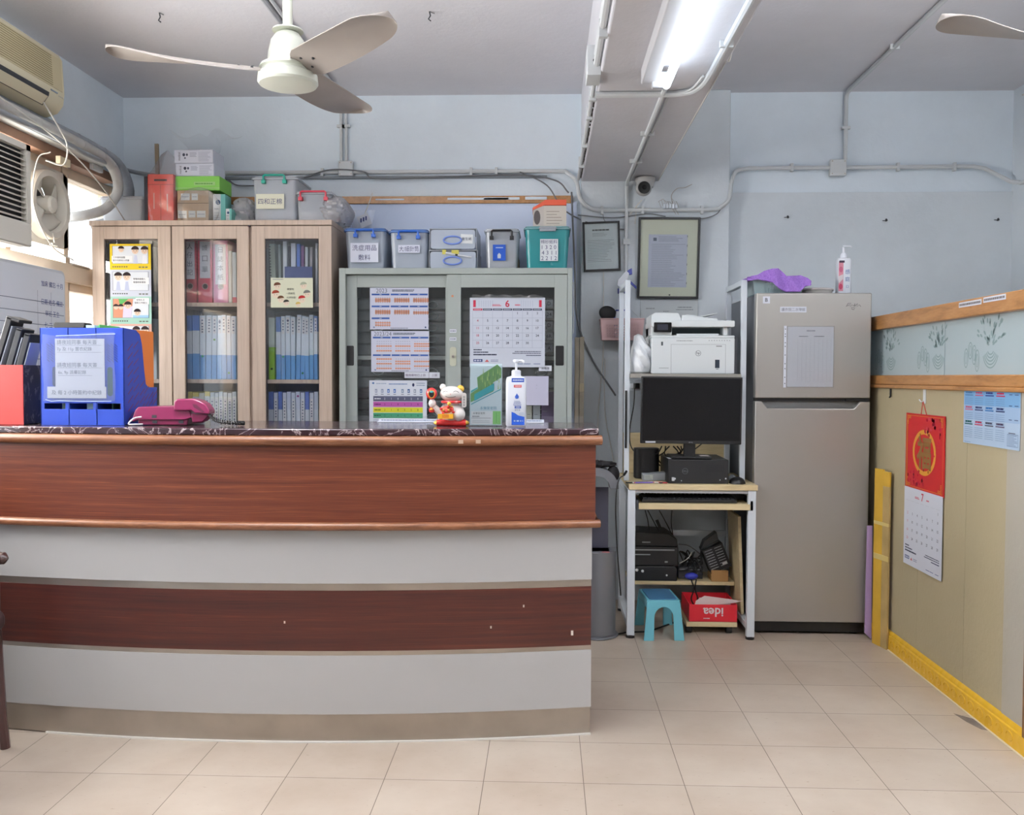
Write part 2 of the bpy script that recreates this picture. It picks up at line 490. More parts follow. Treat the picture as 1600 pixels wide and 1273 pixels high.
m = MB(P('waiting_room_wall', (176, 172, 166), 0.7)); m.box(XL - 0.15, XR + 0.15, YF - 0.15, YF, 0, ZC); struct(m, 'wall_front')
m = MB(M_wall2); m.box(0.186, 0.992, 4.94, YB + 0.01, 0, ZC); struct(m, 'wall_column', 0.006)
m = MB(M_beam); m.box(0.186, 0.61, YF, 4.96, 2.30, ZC + 0.01); struct(m, 'ceiling_beam', 0.008)
# board fixed on the back wall above the low cabinet, with its orange top rail
m = MB(P('pale_blue_board', (216, 230, 255), 0.5)); m.box(-1.78, 0.165, 4.985, YB + 0.005, 0.9, 2.20); struct(m, 'wall_board_back')
m = MB(M_rail)
z0 = W(700, 317.5, 4.97).z; z1 = W(700, 306, 4.97).z
m.box(-1.80, 0.143, 4.972, YB + 0.003, z0, z1)
for u, l in ((-0.95, 0.16), (-0.55, 0.34), (-0.35, 0.2), (-0.12, 0.12)):   # worn paint on the rail
    m.m(M_wall).box(u, u + l, 4.9705, 4.975, z0 + 0.018, z1 - 0.004 - 0.01 * abs(u))
struct(m, 'trim_1', 0.002)

# left window: cream frame, transom, mullions, panes
m = MB(M_cream)
fx0, fx1 = XL - 0.10, XL - 0.03
m.box(fx0, fx1, WY0, WY1, WZ1 - 0.05, WZ1); m.box(fx0, fx1, WY0, WY1, WZ0, WZ0 + 0.05)
m.box(fx0 - 0.01, fx1 + 0.03, WY0, WY1, 1.70, 1.79)
for y in (WY0 + 0.02, 2.95, 3.45, 3.93, 4.415, WY1 - 0.02): m.box(fx0, fx1 + 0.01, y - 0.02, y + 0.02, WZ0, WZ1)
for y0, y1 in ((3.95, 4.39), (4.44, 4.89)):       # lower casements, ajar rails
    m.box(fx0 + 0.01, fx1 - 0.005, y0, y0 + 0.03, WZ0 + 0.05, 1.70); m.box(fx0 + 0.01, fx1 - 0.005, y1 - 0.03, y1, WZ0 + 0.05, 1.70)
    m.box(fx0 + 0.01, fx1 - 0.005, y0, y1, 1.66, 1.70); m.box(fx0 + 0.01, fx1 - 0.005, y0, y1, 1.36, 1.385)
win = struct(m, 'window_1', 0.003)
m = MB(M_glass); m.box(XL - 0.075, XL - 0.070, WY0, WY1, WZ0 + 0.05, 1.70); m.box(XL - 0.075, XL - 0.070, WY0, 3.3, 1.79, WZ1 - 0.05); m.box(XL - 0.075, XL - 0.070, 4.44, WY1, 1.79, WZ1 - 0.05)
m.build('window_pane', win)
m = MB(M_steel)
m.tube([(XL - 0.035, 4.42, 1.80), (XL - 0.0, 4.43, 1.79), (XL + 0.01, 4.58, 1.785)], 0.006); m.box(XL - 0.03, XL - 0.01, 4.39, 4.43, 1.78, 1.82)
m.build('window_catch', win)
m = MB(P('old_brown_wood', (150, 116, 96), 0.6, var=0.2)); m.box(XL - 0.02, XL + 0.05, 2.3, 4.80, WZ1 - 0.005, WZ1 + 0.04)
m.m(M_conduit).box(XL, XL + 0.10, 2.3, 4.60, WZ1 + 0.04, WZ1 + 0.055)
struct(m, 'trim_2', 0.002)
# what stands outside the window
mw = P('outside_wall_tile', (236, 226, 214), 0.7)
m = MB(mw); m.box(-6.2, -5.6, 2.0, 14, -3, 1.95)
m.m(P('outside_window_grey', (186, 190, 196), 0.4))
for k in range(7):
    for q in range(4):
        m.box(-5.6, -5.585, 5.2 + k * 1.1, 5.95 + k * 1.1, 0.2 + q * 0.45, 0.5 + q * 0.45)
solo(m, 'apartment_building', 'cream apartment building with rows of windows, seen outside the left window', 'building')

# ---------------------------------------------------------------- partition on the right
PX = 1.575
PY0 = 2.955
M_pan = wall_mat('beige_partition_board', (180, 168, 136), 0.05)
M_pan2 = wall_mat('pale_partition_board', (178, 173, 160), 0.05)
m = MB(M_pan)
seams = [5.0, 3.83, 3.405, PY0]
for i, (a, b) in enumerate(zip(seams, seams[1:])):
    m.m(M_pan).box(PX, PX + 0.05, b + 0.0015, a, 0, 1.20)
m.m(P('seam_shadow_gap', (96, 84, 62), 0.9)).box(PX + 0.003, PX + 0.04, PY0, 4.99, 0.01, 1.19)
m.m(M_pan2).box(PX - 0.003, PX + 0.01, PY0 + 0.0, PY0 + 0.155, 0, 1.195)
prt = struct(m, 'wall_partition')
m = MB(M_rail)
m.box(PX - 0.012, PX + 0.062, PY0, 5.0, 1.205, 1.247); m.box(PX - 0.020, PX + 0.066, PY0, 5.0, 1.188, 1.204)
m.build('partition_middle_rail', prt, 0.003)
m = MB(M_rail); m.box(PX - 0.012, PX + 0.062, PY0, 5.0, 1.463, 1.527); m.build('partition_top_rail', prt, 0.003)
m = MB(M_rail); m.box(PX - 0.012, PX + 0.062, PY0 - 0.012, PY0 + 0.012, 1.2, 1.53)
m.m(grain('dark_worn_wood', [(84, 54, 28), (120, 80, 44), (150, 106, 62)], (6, 6, 1), 5, 0.5, 0.1)).box(PX - 0.014, PX + 0.062, PY0 - 0.034, PY0 + 0.002, 0.0, 1.2)
m.build('partition_post', prt, 0.003)
M_frost = clear('frosted_glass', (204, 220, 224), 0.86, 0.35, 0.05)
m = MB(M_frost)
for a, b in ((2.967, 3.66), (3.664, 4.995)): m.box(PX + 0.022, PX + 0.028, a, b, 1.247, 1.463)
m.build('glass_panel', prt)
# etched sheaf motifs on the glass (drawn in local x-z, then turned to face -x)
m = MB(); E1 = clear('etched_glass', (160, 184, 186), 0.9, 0.5, 0.02)
def motif(mm, u, v, s, rs):
    rr = random.Random(rs)
    for k in range(5):       # bowl lines
        mm.m(E1)
        pts = [(u + math.cos(R(a)) * (0.052 - k * 0.008) * s, v - 0.02 * s + math.sin(R(a)) * (0.06 - k * 0.011) * s) for a in range(200, 341, 14)]
        for p, q in zip(pts, pts[1:]): mm.pl(p[0], p[1], q[0], q[1], 0.0045 * s, E1, 1)
    for k in range(38):      # leaves fanning up
        a = R(rr.uniform(20, 160)); d = rr.uniform(0.02, 0.115) * s
        cx, cz = u + math.cos(a) * d * 0.9, v - 0.01 * s + math.sin(a) * d
        pts = []
        for j in range(8):
            t = 2 * math.pi * j / 8; x = 0.010 * s * math.cos(t); z = 0.0045 * s * math.sin(t)
            pts.append((cx + x * math.cos(a) - z * math.sin(a), cz + x * math.sin(a) + z * math.cos(a)))
        mm.pp(pts, E1, 1)
    for k, (dx, dz, rz) in enumerate(((-0.17, -0.045, 0.034), (-0.14, -0.02, 0.03), (-0.112, -0.035, 0.034), (-0.09, -0.055, 0.038))):
        mm.po(u + dx * s, v + dz * s, 0.016 * s, rz * s, 0.004 * s, E1, 1)
        mm.po(u + dx * s, v + dz * s, 0.008 * s, rz * s * 0.6, 0.003 * s, E1, 1)
for k, yy in enumerate((4.22, 3.72, 3.29)): motif(m, -yy, 1.36, 1.1, 3 + k)
o = m.build('etched_motif', prt, smooth=0); o.rotation_euler = (0, 0, R(-90)); o.location = (PX + 0.022, 0, 0)

# yellow embossed baseboard, turning the corner at the near end
def yellow_mat():
    mt, nt, b = newmat('yellow_embossed_vinyl')
    co = coords(nt); wv = ndn(nt, 'ShaderNodeTexVoronoi'); nt.links.new(co, wv.inputs['Vector']); wv.inputs['Scale'].default_value = 26
    b.inputs['Base Color'].default_value = rgb(226, 178, 44); b.inputs['Roughness'].default_value = 0.35
    bump(nt, b, wv.outputs['Distance'], 0.5, 0.006); return mt
M_yel = yellow_mat()
m = MB(M_yel)
prof = [(0, 0), (-0.014, 0), (-0.014, 0.062), (-0.009, 0.066), (-0.009, 0.074), (-0.004, 0.083), (0, 0.086)]
def skirt(mm, y0, y1): mm.prism([(PX - 0.001 + p[0], p[1]) for p in prof], y0, y1, 'y')
skirt(m, 4.125, 4.31); skirt(m, PY0 - 0.05, 4.123)
m.box(PX - 0.015, PX + 0.08, PY0 - 0.054, PY0 - 0.040, 0, 0.084)
for k in range(16):            # embossed scrolls
    y = 4.05 - k * 0.068
    m.tube([(PX - 0.0155, y + 0.022 * math.cos(t * 0.7), 0.036 + 0.016 * math.sin(t * 0.7)) for t in range(0, 8)], 0.0022, 5)
struct(m, 'baseboard_right', 0.001)
m = MB(P('pale_caulk_line', (226, 214, 186), 0.7))
m.box(PX - 0.021, PX - 0.013, PY0 - 0.06, 4.31, 0, 0.003)
m.m(P('broken_tile_filler', (118, 108, 100), 0.9, var=0.3))
m.poly([(1.505, 3.32, 0.001), (1.553, 3.27, 0.001), (1.556, 3.16, 0.001), (1.535, 3.17, 0.001), (1.515, 3.24, 0.001)])
struct(m, 'trim_3')

# ---------------------------------------------------------------- ceiling / wall services
def conduit(name, label, pts, r=0.011, clips=(), mat=None, boxes=(), cat='conduit'):
    m = MB(mat or M_conduit); m.tube(pts, r, 8)
    for c in clips: m.box(c[0] - c[3], c[0] + c[3], c[1] - c[4], c[1] + c[4], c[2] - c[5], c[2] + c[5])
    return solo(m, name, label, cat, bevel=0)
def saddle(x, y, z, ax):
    if ax == 'x': return (x, y, z, 0.007, 0.012, 0.022)     # runs along x on a wall
    if ax == 'z': return (x, y, z, 0.022, 0.012, 0.007)
    return (x, y, z, 0.022, 0.007, 0.012)                   # runs along y on ceiling
# back wall, left of the beam
yw = YB - 0.012
cz = W(600, 269, yw).z
xa = W(352, 269, yw).x
path = [(xa, yw, cz), (-0.02, yw, cz + 0.002)] + bez([(0.10, yw, cz), (0.16, yw - 0.03, cz - 0.06), (0.18, 4.92, cz - 0.16), (0.24, 4.928, cz - 0.215), (0.33, 4.928, cz - 0.225)], 6)
path += [(0.86, 4.928, cz - 0.225)] + bez([(0.93, 4.928, cz - 0.22), (0.985, 4.928, cz - 0.17), (1.0, 4.945, cz - 0.08), (1.03, 4.97, cz - 0.01), (1.10, 4.974, cz + 0.008)], 6)
path += [(2.30, 4.974, cz + 0.012)] + bez([(2.36, 4.972, cz), (2.44, 4.95, cz - 0.05), (2.50, 4.90, cz - 0.09), (2.505, 4.6, cz - 0.10), (2.505, 2.5, cz - 0.10)], 5)
sd = [saddle(x, yw, cz, 'x') for x in (-1.25, -0.42, -0.28)] + [saddle(x, 4.974, cz + 0.01, 'x') for x in (1.33, 1.9, 2.2)] + [saddle(x, 4.93, cz - 0.225, 'x') for x in (0.30, 0.52, 0.84)]
conduit('wall_conduit', 'long white painted conduit along the back wall, dipping under the beam', path, 0.0115, sd)
m = MB(P('grey_trunking', (120, 126, 132), 0.5)); m.box(xa, -0.0, yw - 0.006, YB, cz - 0.035, cz - 0.022); 
m.m(M_gcable).tube(bez([(xa + 0.01, yw, cz - 0.028), (xa + 0.07, yw - 0.01, cz - 0.07), (xa + 0.2, yw - 0.02, cz - 0.075)]), 0.004, 6)
m.tube(bez([(-1.35, yw - 0.01, cz - 0.03), (-1.2, yw - 0.02, cz + 0.01), (-1.02, yw - 0.02, cz), (-0.9, yw - 0.02, cz - 0.04), (-0.2, yw - 0.01, cz - 0.02), (0.04, yw - 0.01, cz - 0.05), (0.12, yw - 0.01, cz - 0.12)]), 0.0045, 6)
m.tube(bez([(-0.15, yw - 0.01, cz - 0.005), (0.0, yw - 0.015, cz - 0.08), (0.1, yw - 0.02, cz - 0.22), (0.3, 4.925, cz - 0.32), (0.42, 4.925, cz - 0.33)]), 0.004, 6)
solo(m, 'wall_trunking', 'grey cable run with loose cables just under the long white conduit', 'cable')
def junction(x, y, z, s, label, face='back'):
    m = MB(M_conduit)
    m.box(-s / 2, s / 2, -0.03, 0.0, -s / 2, s / 2)
    t = T('junction_box', label, 'junction box', (x, y, z), {'back': 0, 'ceil': 0, 'left': R(90), 'beam': R(-90)}[face])
    m.build('box', t, 0.004)
    for a in (-1, 1):
        for b in (-1, 1): q = MB(M_steel); q.lathe([(0.0035, 0), (0.0035, -0.002)], (a * s * 0.38, -0.0305, b * s * 0.38), 8, axis='y'); q.build('screw', t)
    return t
p = W(541, 264, yw); junction(p.x, YB - 0.001, p.z, 0.082, 'square white junction box on the back wall below the far fan blade')
p = W(1308, 263, 4.98); junction(p.x, YB - 0.015, p.z, 0.088, 'square white junction box on the back wall above the fridge')
bx = W(533, 200, yw).x; bx2 = W(541, 200, yw).x
zt = W(541, 264, yw).z + 0.045
conduit('wall_conduit', 'thin left pipe of the vertical pair above the back wall junction box', [(bx, yw, zt), (bx, yw, ZC)], 0.008, [saddle(bx, yw, ZC - 0.17, 'z')])
conduit('wall_conduit', 'thin right pipe of the vertical pair above the back wall junction box', [(bx2, yw, zt), (bx2, yw, ZC - 0.03), (bx2, yw - 0.03, ZC - 0.012), (-1.137, 4.9, ZC - 0.011), (-1.137, 3.1, ZC - 0.011)], 0.008,
        [saddle(bx2, yw, ZC - 0.17, 'z'), saddle(-1.137, 4.27, ZC - 0.011, 'y')])
conduit('ceiling_conduit', 'grey conduit across the ceiling beside the centre fan rod', [(-1.165, 4.95, ZC - 0.012), (-1.165, 2.9, ZC - 0.012)], 0.012, [], P('grey_conduit', (170, 172, 178), 0.5))
zz = W(1308, 263, 4.98).z + 0.045
conduit('ceiling_conduit', 'white conduit running from the ceiling down to the box above the fridge',
        [(1.617, 4.972, zz)] + bez([(1.617, 4.972, ZC - 0.12), (1.617, 4.965, ZC - 0.03), (1.617, 4.90, ZC - 0.013)], 5) + [(1.617, 2.9, ZC - 0.013)], 0.0115,
        [saddle(1.617, 4.972, zz + 0.17, 'z'), saddle(1.617, 4.3, ZC - 0.012, 'y')])
# beam services
m = MB(M_conduit)
m.tube([(0.172, 4.95, 2.315), (0.172, 3.28, 2.315)], 0.009, 8); m.tube([(0.172, 3.2, 2.33), (0.172, 1.0, 2.33)], 0.012, 8); m.tube([(0.17, 3.2, 2.362), (0.17, 1.0, 2.362)], 0.009, 8)
for y in (3.5, 3.75, 4.2, 4.6, 2.85, 2.4): m.box(0.16, 0.187, y - 0.01, y + 0.01, 2.295, 2.35)
rr = random.Random(5)
m.m(P('dark_flaking', (90, 84, 82), 0.9))
for k in range(26):
    y = 3.5 + k * 0.055; m.box(0.180, 0.1855, y, y + rr.uniform(0.01, 0.035), 2.303 + rr.uniform(0, 0.01), 2.316 + rr.uniform(0, 0.012))
solo(m, 'beam_conduit', 'pair of white pipes clipped along the left edge of the ceiling beam', 'conduit')
t = T('junction_box', 'tall white junction box on the left edge of the ceiling beam', 'junction box', (0.168, 3.24, 2.34))
m = MB(M_conduit); m.box(-0.03, 0.02, -0.06, 0.06, -0.05, 0.055); m.build('box', t, 0.003)
m = MB(M_dark); m.lathe([(0.005, 0), (0.005, -0.002)], (-0.005, -0.0605, 0.0), 8, axis='y'); m.build('screw', t)
zc_ = 2.289
m = MB(M_conduit)
m.tube([(0.18, 3.40, zc_), (0.44, 3.40, zc_)] + bez([(0.48, 3.395, zc_), (0.535, 3.36, zc_), (0.56, 3.28, zc_), (0.566, 3.15, zc_)], 6) + [(0.566, 1.2, zc_)], 0.0115, 8)
m.tube(bez([(0.50, 3.385, zc_), (0.53, 3.33, zc_), (0.545, 3.2, zc_)], 5), 0.005, 6)
for y in (2.9, 2.3): m.box(0.545, 0.587, y - 0.008, y + 0.008, 2.279, 2.30)
solo(m, 'beam_conduit', 'white conduit looping across the beam underside around the lamp end', 'conduit')
m = MB(M_conduit)
xv = 0.43
m.tube([(xv, 3.34, zc_ + 0.001), (xv + 0.003, 4.88, zc_ + 0.001), (xv + 0.003, 4.925, zc_ - 0.02), (xv + 0.003, 4.928, W(975, 425, 4.93).z)], 0.010, 8)
m.tube([(xv + 0.025, 3.4, zc_ + 0.003), (xv + 0.02, 4.9, zc_ + 0.003)], 0.004, 6)
for y in (3.95, 4.45): m.box(xv - 0.025, xv + 0.035, y - 0.008, y + 0.008, 2.281, 2.301)
m.box(xv - 0.015, xv + 0.02, 4.915, 4.94, 1.955, 1.985)
solo(m, 'beam_conduit', 'white pipe along the beam underside and down the wall between the two frames', 'conduit')
m = MB(M_cable); m.tube([(0.614, 1.2, 2.33), (0.614, 3.05, 2.335), (0.612, 3.1, 2.305)], 0.006, 6); m.tube([(0.60, 3.08, 2.296), (0.60, 4.9, 2.296)], 0.003, 6)
solo(m, 'beam_cable', 'thin white cable along the right edge of the ceiling beam', 'cable')

# hooks and screw marks
def hook(x, y, z, label, ceil=False):
    m = MB(M_dark)
    if ceil: m.tube([(0, 0, 0), (0.004, 0, -0.018), (-0.004, 0, -0.032), (0.006, 0, -0.04)], 0.0028, 6); m.tube([(0, 0, 0), (0.022, -0.008, -0.012)], 0.0018, 6)
    else: m.tube([(0, 0, 0), (0, -0.014, 0), (-0.006, -0.018, 0.006)], 0.005, 6); m.tube([(-0.02, -0.006, 0), (0, -0.010, 0)], 0.002, 6)
    return solo(m, 'screw_hook', label, 'hook', (x, y, z))
p = WZ(249, 20, ZC); hook(p.x, p.y, ZC, 'small dark ceiling hook above the long left fan blade', True)
p = WZ(671, 18, ZC); hook(p.x, p.y, ZC, 'small dark ceiling hook right of the centre fan', True)
for px, py, lb in ((1232, 339, 'small dark wall screw above the fridge left half'), (1386, 344, 'small dark wall screw between fridge and room corner'), (1561, 343, 'small wall screw at the far right corner')):
    p = W(px, py, 4.97); hook(min(p.x, 2.49), 4.987, p.z, lb)

# ---------------------------------------------------------------- fluorescent lamp under the beam
def tube_lamp(name, label, x, y, z, length, strength, seen=True):
    t = T(name, label, 'ceiling light', (x, y, z))
    m = MB(P('lamp_housing', (196, 196, 200), 0.45)); m.box(-0.055, 0.0, -length, 0.02, -0.055, 0.0); m.build('housing', t, 0.004)
    for yy, s in ((0.0, 1), (-length, -1)):
        m = MB(P('lamp_cap', (186, 188, 194), 0.4)); m.box(-0.02, 0.036, yy - 0.012, yy + 0.012, -0.075, -0.02); m.build('lamp_holder', t, 0.004)
    m = MB(emis('lit_tube' + label[:4], (232, 244, 255), strength)); m.cyl((0.028, -length + 0.012, -0.068), (0.028, -0.014, -0.068), 0.0135, 16); m.build('tube', t)
    return t
tube_lamp('fluorescent_lamp', 'lit white fluorescent tube lamp fixed under the ceiling beam', 0.378, 3.13, 2.30, 1.24, 10)

# ---------------------------------------------------------------- ceiling fans
M_fanw = P('fan_ivory_enamel', (216, 220, 206), 0.3, coat=0.3)
M_blade = P('fan_blade_taupe', (158, 150, 143), 0.35, var=0.05)
def blade_mesh(mat):
    m = MB(mat); N, K = 30, 8
    def hw(s):
        k = 0.060 + 0.022 * s
        if s > 0.80: k *= math.sqrt(max(0.0, 1 - ((s - 0.80) / 0.20) ** 2)) * 0.999 + 0.001
        if s < 0.08: k *= 0.55 + 0.45 * (s / 0.08)
        return k
    V = {}
    for sd in (0, 1):
        for i in range(N + 1):
            s = math.sin(math.pi / 2 * i / N); r = 0.075 + s * 0.515; h = hw(s); pitch = R(22 - 24 * s ** 2)
            for j in range(K + 1):
                q = -1 + 2 * j / K; x = r; y = q * h; z = -math.tan(pitch) * y + 0.012 * (1 - q * q) * (0.4 + s) + 0.022 * s ** 3 + (0.003 if sd else 0)
                V[sd, i, j] = m.bm.verts.new((x, y, z))
    for i in range(N):
        for j in range(K):
            m.f([V[0, i, j], V[0, i, j + 1], V[0, i + 1, j + 1], V[0, i + 1, j]]); m.f([V[1, i, j], V[1, i + 1, j], V[1, i + 1, j + 1], V[1, i, j + 1]])
        for j in (0, K): m.f([V[0, i, j], V[0, i + 1, j], V[1, i + 1, j], V[1, i, j]])
    for i in (0, N):
        for j in range(K): m.f([V[0, i, j], V[1, i, j], V[1, i, j + 1], V[0, i, j + 1]])
    m.m(M_dark)
    for x, y in ((0.12, -0.02), (0.12, 0.025), (0.165, 0.0)): m.lathe([(0.005, 0.006), (0.005, -0.001), (0.003, -0.002)], (x, y, -y * 0.40 + 0.004), 8)
    return m
def make_fan(label, x, y, z, az):
    t = T('ceiling_fan', label, 'ceiling fan', (x, y, z), R(az))
    m = MB(M_fanw); m.cyl((0, 0, 0.16), (0, 0, ZC - z - 0.03), 0.017, 16); m.build('down_rod', t)
    m = MB(M_fanw); m.lathe([(0.02, -0.05), (0.055, -0.035), (0.062, 0.0)], (0, 0, ZC - z), 24); m.build('ceiling_canopy', t)
    m = MB(M_fanw); m.lathe([(0.052, 0.155), (0.054, 0.15), (0.026, 0.148), (0.040, 0.14), (0.058, 0.115), (0.066, 0.08), (0.070, 0.048), (0.075, 0.03)], (0, 0, 0), 32)
    m.m(M_dark); [m.lathe([(0.004, 0.158), (0.004, 0.15)], (0.035 * math.cos(R(a)), 0.035 * math.sin(R(a)), 0), 8) for a in (30, 150, 270)]
    m.build('bell_cover', t)
    m = MB(M_fanw); m.lathe([(0.074, 0.035), (0.094, 0.028), (0.098, 0.018), (0.091, 0.012), (0.091, 0.004), (0.102, -0.002), (0.104, -0.028), (0.098, -0.036), (0.088, -0.038), (0.03, -0.041), (0.0005, -0.042)], (0, 0, 0), 40); m.build('motor_housing', t)
    bm_ = blade_mesh(M_blade)
    b0 = bm_.build('blade', t, smooth=50)
    for k in range(3):
        b = b0 if k == 0 else b0.copy()
        if k: COL.objects.link(b); b.parent = t
        b.rotation_euler = (0, 0, R(120 * k)); b.location = (0, 0, 0.010)
    return t
FZ = 2.285
p = WZ(450, 117, FZ)
make_fan('ivory three-blade ceiling fan whole in view, over the counter', p.x, p.y, FZ, 196)
make_fan('ceiling fan cut by the frame edge, only blade tips showing', p.x + 2.66, p.y - 0.16, FZ, 197.5)

# ---------------------------------------------------------------- left wall: air conditioner, pipes, window unit, exhaust fan
M_ac = P('yellowed_plastic', (212, 205, 178), 0.4)
M_ac2 = P('yellowed_plastic_grille', (196, 186, 152), 0.5)
t = T('air_conditioner', 'yellowed split air conditioner high on the left wall', 'air conditioner', (XL, 3.62, 2.40))
L = 0.40
m = MB(M_ac); prof = [(0, 0.02), (0.03, 0.0), (0.12, 0.0), (0.165, 0.015), (0.192, 0.05), (0.198, 0.10), (0.19, 0.25), (0.175, 0.275), (0.06, 0.29), (0, 0.29)]
m.prism(prof, -0.55, L, 'y'); m.build('body', t, 0.004)
m = MB(M_ac2); 
m.prism([(0.197, 0.105), (0.200, 0.105), (0.192, 0.25), (0.188, 0.25)], -0.5, L - 0.02, 'y')
m.m(P('grille_line', (140, 130, 96), 0.6))
for k in range(14):
    z = 0.112 + k * 0.0098; x = 0.2005 - (z - 0.105) * 0.055
    m.box(x - 0.002, x + 0.001, -0.5, L - 0.10, z, z + 0.003)
m.build('intake_grille', t)
m = MB(M_dark); m.prism([(0.168, 0.016), (0.198, 0.058), (0.200, 0.072), (0.19, 0.070), (0.16, 0.024)], -0.5, L - 0.13, 'y'); m.build('air_outlet', t)
m = MB(M_ac); m.prism([(0.175, 0.018), (0.202, 0.050), (0.2045, 0.048), (0.178, 0.014)], -0.5, L - 0.15, 'y'); m.build('air_flap', t)
m = MB(P('ac_badge', (130, 150, 170), 0.4)); m.box(0.1975, 0.1995, L - 0.115, L - 0.06, 0.086, 0.092); m.m(INK(230, 230, 220))
for k in range(3): m.box(0.1975, 0.1995, L - 0.05 + k * 0.014, L - 0.042 + k * 0.014, 0.078, 0.082)
m.build('badge', t)
def lpipe(name, label, pts, r, mat, cat='pipe', rings=0):
    m = MB(mat); q = bez(pts, 8); m.tube(q, r, 12)
    if rings:
        for i in range(3, len(q) - 2, rings): m.tube([q[i], q[i] + (q[i + 1] - q[i]) * 0.25], r * 1.05, 12)
    return solo(m, name, label, cat)
M_ins = P('taped_insulation', (160, 166, 174), 0.65, var=0.12, vscale=20)
M_ins2 = P('aged_white_pipe_wrap', (190, 190, 188), 0.7, var=0.1, vscale=14)
lpipe('insulated_pipe', 'thicker upper taped pipe running from the air conditioner to the room corner', [(-2.30, 2.6, 2.385), (-2.30, 3.9, 2.385), (-2.30, 4.5, 2.385), (-2.295, 4.75, 2.36), (-2.29, 4.86, 2.26), (-2.31, 4.86, 2.15), (-2.36, 4.80, 2.07), (-2.45, 4.76, 2.03)], 0.029, M_ins, rings=5)
lpipe('insulated_pipe', 'lower taped pipe bending down and out through the window', [(-2.245, 2.6, 2.345), (-2.245, 3.9, 2.345), (-2.245, 4.4, 2.34), (-2.25, 4.60, 2.31), (-2.27, 4.70, 2.22), (-2.32, 4.68, 2.12), (-2.40, 4.62, 2.07), (-2.52, 4.6, 2.05)], 0.026, M_ins2, rings=5)
lpipe('drain_hose', 'thin grey drain hose under the taped pipes', [(-2.21, 2.6, 2.29), (-2.21, 3.9, 2.30), (-2.22, 4.35, 2.30), (-2.3, 4.9, 2.36), (-2.1, 4.97, 2.34), (-1.9, 4.975, 2.34)], 0.012, P('grey_hose', (140, 146, 152), 0.5))
lpipe('window_cable', 'white cable drooping below the air conditioner to a cream connector', [(-2.19, 3.86, 2.42), (-2.17, 3.95, 2.33), (-2.19, 4.05, 2.28), (-2.22, 4.07, 2.20), (-2.28, 4.03, 2.21)], 0.0035, M_cable, 'cable')
lpipe('window_cable', 'long white cable slanting from the pipes down to the window catch', [(-2.20, 3.5, 2.36), (-2.19, 4.0, 2.28), (-2.2, 4.4, 2.16), (-2.25, 4.85, 1.99)], 0.0032, M_cable, 'cable')
lpipe('window_cable', 'white cable hanging between window unit and round exhaust fan', [(-2.24, 4.0, 2.24), (-2.29, 3.98, 2.2), (-2.30, 3.96, 2.0), (-2.31, 4.12, 1.84), (-2.33, 4.35, 1.80)], 0.003, M_cable, 'cable')
m = MB(M_conduit); m.box(XL, XL + 0.045, 2.4, 4.66, 2.335, 2.385); solo(m, 'wall_trunking', 'white trunking along the left wall behind the taped pipes', 'trunking')
m = MB(M_conduit); m.box(XL, XL + 0.07, 4.52, 4.62, 2.285, 2.334); m.box(XL + 0.001, XL + 0.072, 4.53, 4.61, 2.29, 2.33); solo(m, 'junction_box', 'pale box at the far end of the left wall trunking', 'junction box')
m = MB(P('cream_connector', (214, 200, 172), 0.5)); m.box(-0.012, 0.012, -0.045, 0.045, -0.018, 0.018)
solo(m, 'cable_connector', 'small cream cable connector above the round exhaust fan', 'connector', (-2.27, 4.16, 2.235), bevel=0.003)

M_unit = P('offwhite_unit_plastic', (214, 210, 200), 0.45)
t = T('window_air_conditioner', 'white louvred window air conditioner cut by the left frame edge', 'air conditioner', (XL, 3.32, 1.78))
m = MB(M_unit); m.box(-0.15, 0.15, 0, 0.455, 0, 0.43); m.build('body', t, 0.008)
m = MB(M_unit); m.box(0.15, 0.18, 0.0, 0.455, 0, 0.10); m.build('control_cover', t, 0.006)
m = MB(M_unit); m.box(0.15, 0.178, 0.0, 0.03, 0.10, 0.43); m.box(0.15, 0.178, 0.425, 0.455, 0.10, 0.43); m.box(0.15, 0.178, 0, 0.455, 0.405, 0.43)
m.m(M_dark).box(0.149, 0.152, 0.03, 0.425, 0.10, 0.405)
m.m(M_unit)
for k in range(13): z = 0.115 + k * 0.0225; m.box(0.153, 0.176, 0.03, 0.425, z, z + 0.0035, rot=(0, R(28), 0))
m.build('louvre_grille', t)
# round exhaust fan in its window panel
t = T('exhaust_fan', 'round white exhaust fan set in a panel in the left window', 'exhaust fan', (XL - 0.02, 4.205, 2.045))
m = MB(M_unit); n = 40; y0, y1, z0, z1 = -0.17, 0.235, -0.185, 0.19; r = 0.135
outer = []
for i in range(n):
    a = 2 * math.pi * i / n; c, s_ = math.cos(a), math.sin(a); k = min((y1 if c > 0 else -y0) / max(abs(c), 1e-6), (z1 if s_ > 0 else -z0) / max(abs(s_), 1e-6)); outer.append((c * k, s_ * k))
for x in (0.0, -0.012):
    A = [m.bm.verts.new((x, p[0], p[1])) for p in outer]; B = [m.bm.verts.new((x, r * math.cos(2 * math.pi * i / n), r * math.sin(2 * math.pi * i / n))) for i in range(n)]
    for i in range(n): m.f([A[i], A[(i + 1) % n], B[(i + 1) % n], B[i]])
m.box(-0.012, 0, y1 - 0.003, y1, z0, z1)
m.build('mounting_panel', t)
m = MB(M_unit)
rings = []
for rr_, x in ((0.163, 0.0), (0.163, 0.045), (0.158, 0.052), (0.133, 0.050), (0.130, 0.045), (0.130, -0.05)): rings.append([m.bm.verts.new((x, rr_ * math.cos(2 * math.pi * i / n), rr_ * math.sin(2 * math.pi * i / n))) for i in range(n)])
for a, b in zip(rings, rings[1:]):
    for i in range(n): m.f([a[i], a[(i + 1) % n], b[(i + 1) % n], b[i]])
m.build('outer_ring', t)
